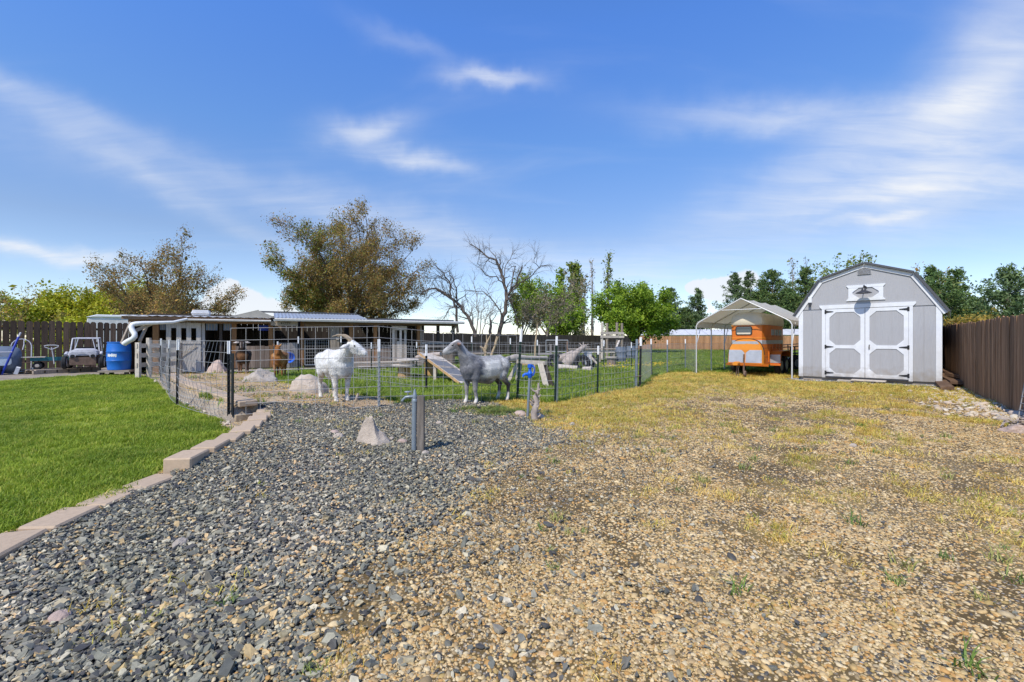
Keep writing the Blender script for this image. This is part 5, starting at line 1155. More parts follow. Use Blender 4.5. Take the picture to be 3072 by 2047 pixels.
    MB().lathe([(0.05, -0.04), (0.16, -0.05), (0.18, 0), (0.16, 0.05), (0.05, 0.04)], 16, (0, -0.22, 0.16), axis='X').build('wheel', m_rubber, wb, smooth=40)
    MB().box((0.42, -0.36, 0.14), (0.1, 0.12, 0.24), (0.2, 0.3, 0)).build('leg_foot', m_cap, wb)
build_left()

# ------------------------------------------------------------------ rocks
def rock_mat(name, c, c2): return M(name, c, 0.92, 0.32, 5.5, 1.0, col2=c2, detail=10, bdist=0.05)
m_rock_cream = rock_mat('cream rock', (0.47, 0.39, 0.31), (0.58, 0.50, 0.41)); m_rock_pink = rock_mat('pink rock', (0.46, 0.345, 0.285), (0.54, 0.44, 0.37)); m_rock_grey = rock_mat('grey rock', (0.40, 0.345, 0.285), (0.52, 0.46, 0.39))
def rock(label, p, size, mat, seed, round_=False, pw=2.6, shape=None, rz=0.0, planes=7):
    R = random.Random(seed); bm = bmesh.new(); bmesh.ops.create_icosphere(bm, subdivisions=4, radius=1.0)
    cuts = []
    for _ in range(planes):
        v = Vector((R.uniform(-1, 1), R.uniform(-1, 1), R.uniform(-0.3, 1))).normalized(); cuts.append((v, R.uniform(0.62, 0.9)))
    for v in bm.verts:
        co = v.co.copy(); d = co.normalized()
        s = 1.0
        for n_, dd in (() if round_ else cuts):
            k = d.dot(n_)
            if k > 1e-3: s = min(s, dd / k)
        s *= 1 + (float(fbm(d.x * 3 + seed, d.y * 3 + d.z * 2, 3)) - 0.5) * 0.26 + (float(fbm(d.x * 9 + seed * 3, d.y * 9 + d.z * 8, 2)) - 0.5) * 0.13
        q = d * s
        if shape: q = shape(q)
        v.co = Vector((q.x * size[0] / 2, q.y * size[1] / 2, q.z * size[2]))
    for v in bm.verts:
        if v.co.z < -0.05: v.co.z = -0.05 + (v.co.z + 0.05) * 0.15
    me = bpy.data.meshes.new('boulder'); bm.to_mesh(me); bm.free(); me.materials.append(mat); me.polygons.foreach_set('use_smooth', [True] * len(me.polygons)); me.set_sharp_from_angle(angle=rad(38))
    o = bpy.data.objects.new('boulder', me); COL.objects.link(o); o.location = p; o.rotation_euler = (0, 0, rz); return tag(o, label, 'boulder', 'boulders')
def build_rocks():
    def spike(q):
        k = max(0.0, q.z); x = q.x; z = q.z * (1 - 0.52 * float(sstep(0.05, 0.55, x)) - 0.18 * float(sstep(-0.3, -0.8, x)))
        return Vector((x * (1 - 0.30 * k) - 0.12 * k, q.y * (1 - 0.45 * k), z))
    p = G(1104, 1338); p.y += 0.17; p.z = H(p.x, p.y) - 0.02; rock('cream pointed rock standing in the slate gravel left of the water tap', p, (0.42, 0.36, 0.37), m_rock_cream, 11, shape=spike, rz=0.2, planes=9)
    p = G(908, 1180); p.y += 0.25; rock('rounded grey dome boulder left of the white goat', (p.x, p.y, H(p.x, p.y) - 0.02), (0.74, 0.56, 0.37), m_rock_cream, 5, True, rz=0.1)
    p = G(757, 1146); p.y += 0.25; rock('long flat grey boulder in front of the dark brown goat', (p.x, p.y, H(p.x, p.y) - 0.02), (0.98, 0.6, 0.33), m_rock_grey, 8, rz=-0.12, planes=8)
    p = G(643, 1129); p.y += 0.2; rock('square pinkish boulder beside the barn door', (p.x, p.y, H(p.x, p.y) - 0.03), (0.86, 0.65, 0.56), m_rock_pink, 3, rz=0.3, planes=9)
    p = G(690, 1118); rock('small pale stone beside the dark goat', (p.x, p.y, H(p.x, p.y)), (0.5, 0.3, 0.10), m_rock_pink, 21, rz=0.2)
    for k, (px, py, s, lab) in enumerate(((1003, 1300, 0.11, 'tan stone in the slate gravel left of the pointed rock'), (1015, 1312, 0.13, 'white flat stone beside the tan stone in the gravel'), (1175, 1318, 0.075, 'small white stone beside the pointed rock'), (1207, 1328, 0.11, 'brown stone at the foot of the water tap'),
                                     (1318, 1272, 0.11, 'tan stone in the gravel right of the water tap'), (1277, 1363, 0.10, 'pale stone right of the tap post foot'), (1558, 1246, 0.24, 'grey white rock at the foot of the blue hydrant'), (1618, 1254, 0.22, 'pale brown rock beside the dead stick'), (540, 1636, 0.10, 'cream flat cobble lying in the slate gravel'), (180, 1860, 0.10, 'pinkish cobble lying in the near slate gravel'),
                                     (2560, 1340, 0.09, 'round white cobble on the driveway before the shed'), (1718, 1275, 0.10, 'small pale rock on the yellow grass'), (3052, 1296, 0.36, 'grey rough rock by the fence at the right edge'), (3010, 1262, 0.20, 'pale river cobble by the fence at the right edge'))):
        p = G(px, py); o = rock(lab, (p.x, p.y, H(p.x, p.y) + 0.008), (s, s * 0.75, s * 0.30), (m_rock_pink, m_rock_cream, m_rock_grey)[k % 3], 30 + k, k not in (6, 7, 12), rz=k)
        o.name = 'stone'; o['category'] = 'stone'; o['group'] = 'loose stones on the gravel'
build_rocks()

# ------------------------------------------------------------------ taps
def build_taps():
    m_tappost = M('grey tap post wood', (0.17, 0.145, 0.12), 0.85, 0.35, 3.0, 0.4, stretch=(12, 12, 1), col2=(0.27, 0.235, 0.20))
    p = G(1250, 1356); d = p.y
    t = thing('water_tap', 'grey pipe water tap tied to a weathered post in the slate gravel', 'water tap', (p.x, d, p.z))
    h = (1356 - 1188) * d / FPX
    MB().prism([(0.002, -0.08), (0.070, -0.08), (0.070, h - 0.012), (0.050, h), (0.002, h - 0.004)], 0.0, 0.07).build('post', m_tappost, t)
    MB().tube([(-0.03, 0.01, -0.08), (-0.028, 0.01, h * 0.5), (-0.024, 0.01, h - 0.02)], 0.0255, 10).build('pipe', m_zinc_pipe, t, smooth=50)
    f = MB(); f.lathe([(0.028, h - 0.06), (0.028, h - 0.035), (0.022, h - 0.03), (0.026, h), (0.018, h + 0.02), (0.012, h + 0.05), (0.008, h + 0.07)], 10, (-0.022, 0.01, 0)); f.tube([(-0.022, 0.01, h - 0.01), (-0.07, 0.0, h - 0.008), (-0.11, -0.005, h - 0.012), (-0.14, -0.005, h - 0.04), (-0.145, -0.005, h - 0.055)], [0.016, 0.018, 0.014, 0.013, 0.012], 8); tap = f.build('faucet', m_zinc_pipe, t, smooth=50)
    hd = MB(); hd.lathe([(0.034, 0), (0.036, 0.006), (0.034, 0.012)], 12, (-0.09, 0.0, h + 0.035)); hd.tube([(-0.09, 0, h - 0.005), (-0.09, 0, h + 0.04)], 0.006, 6); hd.build('tap_handle', m_galv, tap)
    p = G(1582, 1254); d = p.y
    t = thing('yard_hydrant', 'bright blue yard hydrant head on a grey pipe by the fence', 'hydrant', (p.x, d, p.z)); h = (1254 - 1130) * d / FPX
    MB().tube([(0, 0, -0.1), (0.02, 0, h * 0.5), (0.035, 0, h)], 0.021, 10).build('pipe', m_zinc_pipe, t, smooth=50)
    b = MB(); b.lathe([(0.028, h - 0.02), (0.034, h), (0.04, h + 0.03), (0.045, h + 0.05), (0.03, h + 0.07), (0.022, h + 0.09), (0.022, h + 0.13), (0.036, h + 0.135), (0.036, h + 0.185), (0.02, h + 0.19)], 12, (0.04, 0, 0)); b.tube([(0.03, 0, h + 0.035), (-0.03, -0.01, h + 0.035), (-0.058, -0.015, h + 0.022), (-0.066, -0.015, h - 0.005)], [0.026, 0.023, 0.019, 0.016], 10); hd = b.build('hydrant_head', m_hydrant, t, smooth=45)
    b = MB(); b.tube([(0.03, 0.0, h + 0.155), (0.080, 0.0, h + 0.165), (0.102, 0.0, h + 0.14), (0.106, 0.0, h + 0.07), (0.095, 0.0, h + 0.025), (0.055, 0.0, h + 0.012)], [0.017, 0.015, 0.013, 0.013, 0.013, 0.016], 8); b.build('hydrant_lever', m_hydrant, hd, smooth=50)
    b = MB(); b.tube([(0.075, -0.01, h + 0.03), (0.10, -0.01, h + 0.12), (0.06, -0.01, h + 0.15)], 0.008, 6); b.build('hydrant_rod', m_galv, hd)
    # dead gnarled stick beside it
    p = G(1606, 1262); V = [(p.x, p.y, p.z - 0.03), (p.x - 0.02, p.y, p.z + 0.12), (p.x + 0.02, p.y, p.z + 0.26), (p.x + 0.01, p.y, p.z + 0.37), (p.x + 0.05, p.y, p.z + 0.47), (p.x + 0.045, p.y, p.z + 0.56)]
    q = MB(); q.tube(V, [0.055, 0.05, 0.042, 0.03, 0.022, 0.012], 8); R = random.Random(2)
    for k in range(18):
        z = R.uniform(0.02, 0.45); a = R.uniform(0, 6.28); base = Vector((p.x + 0.012 * math.sin(z * 20), p.y, p.z + z)); q.tube([base, base + Vector((math.cos(a) * 0.06, math.sin(a) * 0.06, 0.03)), base + Vector((math.cos(a) * 0.08, math.sin(a) * 0.08, 0.06))], [0.018, 0.014, 0.005], 5)
    tag(q.build('dead_stick', m_drift, None, smooth=60), 'short gnarled dead stick standing beside the blue hydrant', 'stick')
    a, c = G(1440, 1238), G(1545, 1243); q = MB(); q.tube([a + Vector((0, 0.25, 0.05)), a + Vector((-0.05, 0.15, 0.06)), a + Vector((0.05, 0.02, 0.03)), a.lerp(c, 0.5) + Vector((0, 0, 0.02)), c + Vector((0, 0, 0.03))], 0.014, 7)
    tag(q.build('garden_hose', m_rubber, None, smooth=50), 'black hose lying in the weeds left of the blue hydrant', 'hose')
build_taps()

# ------------------------------------------------------------------ goat playground: spools, planks, tyres, logs
def spool(label, p, dr, fl, h, rz=0, drum=None):
    t = thing('cable_spool', label, 'spool', p, rz, 'wooden cable spools in the pen')
    n = 14
    for k in range(n):
        a = 2 * math.pi * k / n; w = 2 * math.pi * dr / n * 0.96; b = MB(); b.box((dr * math.cos(a), dr * math.sin(a), h / 2), (0.02, w, h - 0.08), (0, 0, a)); b.build('drum_stave', drum or m_spool, t)
    for z in (0.0, h - 0.04): MB().lathe([(0.03, z), (fl, z), (fl, z + 0.04), (0.03, z + 0.04)], 26, closed=True).build('flange', m_palewood, t, smooth=30)
    return t
def log_mesh(pts, r, seed, n=9):
    R = random.Random(seed); b = MB(); P = [Vector(p) for p in pts]; b.tube(P, [r[i] * R.uniform(0.9, 1.1) for i in range(len(P))] if isinstance(r, (list, tuple)) else [r * R.uniform(0.85, 1.12) for _ in P], n); return b
def build_play():
    p = G(1206, 1142); p.y += 0.25; spool('cable spool with a second round lid on top nearest the barn deck', (p.x, p.y, p.z), 0.17, 0.36, 0.46)
    q = MB(); q.lathe([(0.02, 0), (0.33, 0), (0.34, 0.03), (0.30, 0.06), (0.02, 0.075)], 24, (p.x + 0.1, p.y + 0.1, p.z + 0.56)); q.tube([(p.x + 0.1, p.y + 0.1, p.z + 0.462), (p.x + 0.1, p.y + 0.1, p.z + 0.558)], 0.20, 12)
    tag(q.build('round_lid', m_palewood, None, smooth=35), 'weathered round wooden lid resting on the spool nearest the deck', 'lid')
    p2 = G(1290, 1134); p2.y += 0.2; spool('cable spool holding up the top of the plank ramp', (p2.x, p2.y, p2.z), 0.19, 0.30, 0.66)
    p3 = G(1580, 1100); spool('cable spool behind the pale plank bench', (p3.x, p3.y, 0.0), 0.22, 0.34, 0.42)
    p4 = G(1834, 1098); spool('small dark cable spool standing alone in the grass', (p4.x, p4.y, 0.0), 0.19, 0.28, 0.42, drum=m_plankbrown)
    # ramp
    zt = p2.z + 0.75; a = Vector((p2.x - 0.05, p2.y - 0.25, zt)); e = G(1412, 1156); e = Vector((e.x, e.y, H(e.x, e.y) + 0.02))
    t = thing('goat_ramp', 'sloping pale plank ramp with grey grip mats leading up to a spool', 'ramp', a); Lr = e - a; d = Lr.normalized(); side = Vector((0.42, 0.90, 0)).normalized(); side = (side - d * side.dot(d)).normalized(); nrm = d.cross(side); nrm = nrm if nrm.z > 0 else -nrm
    L = Lr.length
    for k in range(3):
        o = side * (-0.22 + 0.22 * k); MB().bar(o, Lr + o, 0.213, 0.03, up=nrm).build('ramp_plank', m_palewood, t)
    for k in (-1, 1): MB().bar(side * 0.345 * k, Lr + side * 0.345 * k, 0.03, 0.055, up=nrm).build('ramp_edge', m_spool if k < 0 else m_palewood, t)
    for f0, f1 in ((0.28, 0.46), (0.52, 0.74), (0.78, 0.94)): MB().bar(Lr * f0 + nrm * 0.02, Lr * f1 + nrm * 0.02, 0.56, 0.006, up=nrm).build('grip_mat', m_carpet, t)
    for f in (0.26, 0.49, 0.76): MB().bar(Lr * f - side * 0.3 + nrm * 0.024, Lr * f + side * 0.3 + nrm * 0.024, 0.05, 0.02, up=nrm).build('cleat', m_palewood, t)
    g = Lr * 0.42 - side * 0.3; MB().bar(Vector((g.x, g.y, g.z - 0.03)), Vector((g.x, g.y, H(a.x + g.x, a.y + g.y) - a.z - 0.05)), 0.08, 0.08).build('leg', m_palewood, t)
    # driftwood plank from first spool to ramp
    b = log_mesh([at(1248, 1072, 14.6), at(1275, 1068, 14.5), at(1305, 1064, 14.4), at(1322, 1062, 14.3)], [0.05, 0.07, 0.075, 0.06], 3); tag(b.build('driftwood_log', m_drift, None, smooth=60), 'short pale log lying across the top of the ramp spool', 'log', 'driftwood logs in the pen')
    b = MB(); b.bar(at(1188, 1078, 13.9) , at(1262, 1076, 14.5), 0.28, 0.04); tag(b.build('loose_plank', m_oldwood_x, None), 'grey plank bridging the first two spools', 'plank')
    # bench of bleached planks on splayed legs
    a = G(1540, 1150); c = G(1632, 1163); zb = 0.58
    t = thing('plank_bench', 'pale plank bench on broad splayed legs behind the blue hydrant', 'bench', (0, 0, 0))
    l0 = Vector((a.x + 0.1, a.y + 0.1, zb)); l1 = Vector((c.x - 0.05, c.y + 0.1, zb))
    MB().bar(l0 + Vector((-0.15, 0, 0.02)), l1 + Vector((0.1, 0, 0.02)), 0.07, 0.10).build('beam', m_palewood, t)
    def leg(top, bot, w, m): MB().bar(top, bot, w, 0.05, up=(0.2, 1, 0)).build('leg', m, t)
    leg(l0 + Vector((0.05, 0.05, 0)), Vector((a.x - 0.18, a.y, a.z - 0.02)), 0.10, m_palewood); leg(l0 + Vector((0.10, 0.2, 0.05)), Vector((a.x + 0.12, a.y + 0.35, -0.02)), 0.14, m_palewood); leg(l1 + Vector((-0.04, 0, 0.03)), Vector((c.x + 0.07, c.y, c.z - 0.02)), 0.14, m_palewood); leg(l1 + Vector((0.06, 0.06, 0.03)), Vector((c.x + 0.22, c.y + 0.10, c.z - 0.02)), 0.12, m_darkwood)
    b = log_mesh([at(1478, 1087, 12.2), at(1515, 1080, 12.4), at(1545, 1074, 12.8), at(1580, 1075, 13.2), at(1640, 1075, 14.0)], [0.03, 0.07, 0.10, 0.07, 0.06], 5); tag(b.build('driftwood_log', m_palewood, None, smooth=60), 'long bleached log resting along the top of the plank bench', 'log', 'driftwood logs in the pen')
    # tyres and timber between them
    def tyre(label, p, r, w, axis_rz, dark=m_rubber):
        t = thing('old_tyre', label, 'tyre', p, axis_rz, 'old tyres in the pen')
        MB().lathe([(r * 0.60, -w * 0.45), (r * 0.88, -w * 0.5), (r, -w * 0.36), (r, w * 0.36), (r * 0.88, w * 0.5), (r * 0.60, w * 0.45), (r * 0.56, w * 0.3), (r * 0.56, -w * 0.3)], 26, (0, 0, r), axis='Y', closed=True).build('tyre_wall', dark, t, smooth=35)
        for k in range(22): a = 2 * math.pi * k / 22; MB().box((math.sin(a) * r * 1.005, 0, r + math.cos(a) * r * 1.005), (0.03, w * 0.7, 0.02), (0, a, 0)).build('tread_block', dark, t)
    tp = [(1664, 1105, 'black tyre standing upright at the left end of the timber pile', 0.3), (1682, 1098, 'second black tyre standing behind the left tyre', 0.5), (1747, 1111, 'black tyre standing upright at the right end of the timber pile', -0.3), (1766, 1103, 'second black tyre standing behind the right tyre', -0.1)]
    for px, py, lab, rz in tp: p = G(px, py); tyre(lab, (p.x, p.y, p.z - 0.03), 0.31, 0.24, rz)
    b = log_mesh([at(1672, 1102, 17.6), at(1690, 1103, 17.5), at(1712, 1105, 17.4), at(1733, 1106, 17.3)], 0.115, 6, 12); tag(b.build('driftwood_log', m_palewood, None, smooth=40), 'thick bleached log lying between the two pairs of tyres', 'log', 'driftwood logs in the pen')
    b = log_mesh([at(1752, 1108, 16.9), at(1764, 1108, 16.7), at(1776, 1108, 16.6)], 0.105, 7, 12); tag(b.build('driftwood_log', m_palewood, None, smooth=40), 'short log end lying in front of the right tyres', 'log', 'driftwood logs in the pen')
    b = log_mesh([at(1698, 1096, 18.4), at(1712, 1078, 18.4), at(1728, 1060, 18.5), at(1746, 1046, 18.6), at(1758, 1036, 18.7)], [0.25, 0.21, 0.14, 0.10, 0.06], 8, 12)
    for k, (px, py) in enumerate(((1738, 1030), (1750, 1026), (1766, 1032), (1744, 1036), (1772, 1042))): b.tube([at(1750, 1044, 18.6), at((1750 + px) / 2, (1044 + py) / 2 - 1, 18.65), at(px, py, 18.7)], [0.05, 0.03, 0.012], 6)
    tag(b.build('driftwood_stump', m_drift, None, smooth=60), 'upended bleached root stump with forked top in the timber pile', 'stump')
    b = log_mesh([at(1660, 1080, 19.2), at(1690, 1076, 19.0), at(1715, 1068, 18.9), at(1735, 1082, 18.7)], [0.14, 0.2, 0.26, 0.2], 9, 12); tag(b.build('driftwood_log', m_drift, None, smooth=60), 'broad grey log leaning behind the stump in the timber pile', 'log', 'driftwood logs in the pen')
    b = MB(); b.bar(at(1768, 1066, 18.2), at(1792, 1092, 18.0), 0.06, 0.05); tag(b.build('loose_plank', m_palewood, None), 'narrow pole leaning from the timber pile into the grass', 'plank')
    p = at(1764, 1068, 18.9); b = MB(); b.ab(p.x - 0.14, p.x + 0.14, p.y - 0.14, p.y + 0.14, p.z - 0.35, p.z + 0.12); b.ab(p.x - 0.16, p.x + 0.16, p.y - 0.16, p.y + 0.16, p.z + 0.123, p.z + 0.16); b.ab(p.x - 0.1, p.x + 0.1, p.y - 0.1, p.y + 0.1, 0, p.z - 0.352); tag(b.build('post_stub', m_greypaint, None), 'square pale grey post stub with cap behind the right tyres', 'post')
    # platforms
    t = thing('platform', 'long grey plank platform on legs in front of the pole frame', 'platform', (0, 0, 0)); a = at(1712, 1048, 22.5); c = at(1845, 1046, 23.0)
    for k in range(4): o = Vector((0, 0.22 * k, 0)); MB().bar(Vector((a.x, a.y, 0.74)) + o, Vector((c.x, c.y, 0.74)) + o, 0.2, 0.05).build('platform_plank', m_palewood if k % 2 else m_oldwood_x, t)
    for f in (0.03, 0.35, 0.65, 0.97): q = a.lerp(c, f); MB().ab(q.x - 0.05, q.x + 0.05, q.y, q.y + 0.1, 0, 0.71).build('leg', m_oldwood, t); MB().ab(q.x - 0.05, q.x + 0.05, q.y + 0.6, q.y + 0.7, 0, 0.71).build('leg', m_oldwood, t)
    MB().bar((a.x, a.y - 0.02, 0.60), (c.x, c.y - 0.02, 0.60), 0.03, 0.12).build('apron', m_palewood, t)
    t = thing('platform', 'low grey plank platform left of the timber pile', 'platform', (0, 0, 0)); a = at(1612, 1060, 21.0); c = at(1650, 1060, 21.0)
    MB().ab(a.x, c.x + 0.1, a.y, a.y + 0.7, 0.50, 0.58).build('platform_plank', m_plankgrey, t)
    for x in (a.x + 0.05, c.x): MB().ab(x, x + 0.08, a.y + 0.05, a.y + 0.13, 0, 1.0).build('leg', m_plankgrey, t); MB().ab(x, x + 0.08, a.y + 0.55, a.y + 0.63, 0, 0.498).build('leg', m_plankgrey, t)
    t = thing('platform', 'grey plank table beside the barn end under the bare trees', 'platform', (0, 0, 0)); a = at(1380, 1062, 17.6); c = at(1470, 1060, 18.0)
    for k in range(3): o = Vector((0, 0.22 * k, 0)); MB().bar(Vector((a.x, a.y, 0.66)) + o, Vector((c.x, c.y, 0.66)) + o, 0.2, 0.05).build('platform_plank', m_oldwood_x, t)
    for f in (0.03, 0.97): q = a.lerp(c, f); MB().ab(q.x - 0.05, q.x + 0.05, q.y, q.y + 0.1, 0, 0.63).build('leg', m_oldwood, t); MB().ab(q.x - 0.05, q.x + 0.05, q.y + 0.4, q.y + 0.5, 0, 0.63).build('leg', m_oldwood, t)
    # climbing frame of poles
    t = thing('pole_frame', 'tall climbing frame of four wooden poles with two rails', 'climbing frame', (0, 0, 0)); ps = []
    for px, dd, pt_ in ((1806, 25.5, 968), (1821, 26.6, 970), (1851, 25.7, 968), (1866, 26.8, 970)): x = (px - CX) / FPX * dd; ps.append((x, dd)); MB().tube([(x, dd, -0.1), (x, dd, CAMZ + (HY - pt_) * dd / FPX)], 0.075, 8).build('pole', m_palewood if px < 1810 else m_oldwood, t)
    for z in (1.38, 1.58):
        for q in ((0, 2), (1, 3)): MB().bar((ps[q[0]][0] - 0.1, ps[q[0]][1] - 0.09, z), (ps[q[1]][0] + 0.1, ps[q[1]][1] - 0.09, z), 0.04, 0.14).build('rail', m_palewood, t)
    b = MB(); b.bar(at(1858, 1022, 24.6), at(1846, 1050, 23.8), 0.09, 0.05); tag(b.build('loose_plank', m_palewood, None), 'board leaning from the platform up against the pole frame', 'plank')
    for px, dd, lab in ((1862, 23.5, 'dark drum standing at the right end of the platform'), (1893, 27.0, 'dark drum standing under the green maple tree')):
        x = (px - CX) / FPX * dd; q = MB(); q.lathe([(0.02, 0), (0.26, 0), (0.275, 0.03), (0.28, 0.28), (0.29, 0.3), (0.28, 0.32), (0.28, 0.56), (0.29, 0.58), (0.28, 0.6), (0.27, 0.84), (0.02, 0.84)], 18, (x, dd, 0)); tag(q.build('drum', m_tubgrey, None, smooth=35), lab, 'drum', 'dark drums in the pen')
    # light metal frames, tall stick, rusty stake
    t = thing('metal_frame', 'open grey metal tube frame behind the timber pile', 'frame', (0, 0, 0)); d = 23.0; xs = [(px - CX) / FPX * d for px in (1638, 1704)]
    for x in xs: MB().tube([(x, d, 0), (x, d, 1.18)], 0.02, 6).build('frame_tube', m_galv, t)
    for z in (1.18, 0.6): MB().tube([(xs[0], d, z), (xs[1], d, z)], 0.02, 6).build('frame_tube', m_galv, t)
    b = MB(); x = (1702 - CX) / FPX * 21; b.tube([(x, 21, 0), (x, 21, 1.13)], 0.03, 7); tag(b.build('stake', m_fascia, None), 'rusty red stake standing left of the forked stump', 'stake')
    a = at(1604, 1069, 15.5); b = MB(); b.tube([Vector((a.x, a.y, 0)), at(1606, 1030, 15.5), at(1611, 990, 15.6), at(1613, 972, 15.6)], [0.035, 0.03, 0.022, 0.012], 7); tag(b.build('stake', m_stick, None, smooth=60), 'tall thin crooked stick standing behind the tall fence post', 'stake')
    # dead brush against inner fence
    b = MB(); R = random.Random(9); base = G(1456, 1107)
    for pp in (((1456, 1107), (1457, 1050), (1458, 1032), (1475, 1000)), ((1457, 1050), (1462, 1036), (1459, 1003)), ((1474, 1068), (1486, 1036), (1495, 1010)), ((1457, 1060), (1448, 1044), (1440, 1040)), ((1456, 1045), (1462, 1025), (1468, 1015)), ((1486, 1036), (1489, 1020), (1490, 1009))): b.tube([at(q[0], q[1], 15.6) for q in pp], [0.06 * (1 - 0.7 * k / (len(pp) - 1)) for k in range(len(pp))], 6)
    tag(b.build('dead_brush', m_stick, None, smooth=60), 'dead forked branches propped behind the grey goat', 'branch')
    # driftwood by the white goat
    b = MB(); a = G(1066, 1234)
    for pp, r in ((((1052, 1222), (1060, 1226), (1068, 1228)), 0.05), (((1064, 1228), (1068, 1205), (1072, 1188), (1075, 1180)), 0.035), (((1066, 1230), (1090, 1228), (1115, 1226), (1130, 1215)), 0.025), (((1128, 1222), (1134, 1208), (1140, 1203)), 0.035)): b.tube([at(q[0], q[1], 7.9) for q in pp], [r * (1 - 0.5 * k / (len(pp) - 1)) for k in range(len(pp))], 7)
    tag(b.build('driftwood_branch', m_drift, None, smooth=60), 'forked driftwood branch on the ground behind the wire by the white goat', 'branch')
    # blue bucket on the half wall
    loc = MATRIX['goat_barn'] @ Vector((hs(867), -0.16, hz(867, 1073)))
    t = thing('feed_bucket', 'bright blue round feed bucket hung on the grey plank half wall', 'bucket', loc, BRZ)
    MB().lathe([(0.02, 0.18), (0.12, 0.18), (0.20, 0.02), (0.21, 0.0), (0.20, -0.01), (0.18, 0.02), (0.11, 0.16), (0.02, 0.165)], 22, axis='Y').build('body', m_hydrant, t, smooth=40)
    MB().tube([(-0.2, 0.0, 0.02), (-0.16, 0.0, 0.24), (0, 0.02, 0.30), (0.16, 0.0, 0.24), (0.2, 0.0, 0.02)], 0.012, 6).build('bucket_handle', m_black, t)
build_play()

# ------------------------------------------------------------------ right side: lumber and wire
def build_right():
    m_lumber = M('old brown lumber', (0.13, 0.075, 0.045), 0.85, 0.4, 4.0, 0.4, rnd=0.25, col2=(0.25, 0.16, 0.10))
    R = random.Random(3); a = G(2838, 1142)
    for k, (px, py, lx, rz, z, lab) in enumerate(((2846, 1168, 1.5, -1.0, 0.05, 'lowest rough plank of the lumber heap beside the shed'), (2868, 1160, 1.6, -0.95, 0.13, 'broad brown plank across the lumber heap beside the shed'), (2890, 1158, 1.4, -0.75, 0.16, 'warped plank on the right of the lumber heap'), (2862, 1150, 1.8, -0.85, 0.25, 'long plank lying topmost on the lumber heap'), (2904, 1162, 0.8, -0.5, 0.22, 'short plank end at the fence side of the lumber heap'))):
        p = G(px, py); b = MB(); d = Vector((math.cos(rz + 1.9), math.sin(rz + 1.9), 0)); pp = Vector((p.x, p.y + 0.1, H(p.x, p.y) + z)); b.bar(pp - d * lx * 0.35, pp + d * lx * 0.65 + Vector((0, 0, 0.06)), 0.24 if k != 4 else 0.18, 0.085, up=(R.uniform(-.2, .2), 0, 1)); o = b.build('lumber_plank', m_lumber, None, bevel=0.006); tag(o, lab, 'plank', 'planks in the lumber heap')
    t = thing('wire_roll', 'roll of rusty grey wire mesh leaning at the right fence edge', 'wire roll', G(3100, 1262)); b = MB()
    for k in range(6): b.tube([(0.16 * math.cos(q) + 0.10 * k / 5, 0.16 * math.sin(q), 0.05 + 0.10 * k) for q in np.linspace(0, 6.28, 13)], 0.005, 4, cap=False)
    for q in np.linspace(0, 6.28, 12, endpoint=False): b.tube([(0.16 * math.cos(q), 0.16 * math.sin(q), 0.0), (0.16 * math.cos(q) + 0.1, 0.16 * math.sin(q), 0.56)], 0.005, 4, cap=False)
    b.build('mesh_cylinder', m_wire, t)
    p = G(3068, 1290); b = MB()
    for k in range(26): a = R.uniform(0, 6.28); q = Vector((p.x, p.y, H(p.x, p.y) + 0.02)) + Vector((R.uniform(-.2, .2), R.uniform(-.12, .12), 0)); e = q + Vector((math.cos(a) * 0.2, math.sin(a) * 0.2, R.uniform(0.03, 0.16))); b.tube([q, q.lerp(e, 0.5) + Vector((0, 0, 0.05)), e], [0.014, 0.011, 0.004], 5)
    tag(b.build('brush_heap', m_drift, None), 'small heap of grey dead roots at the right edge by the fence', 'brush')
build_right()

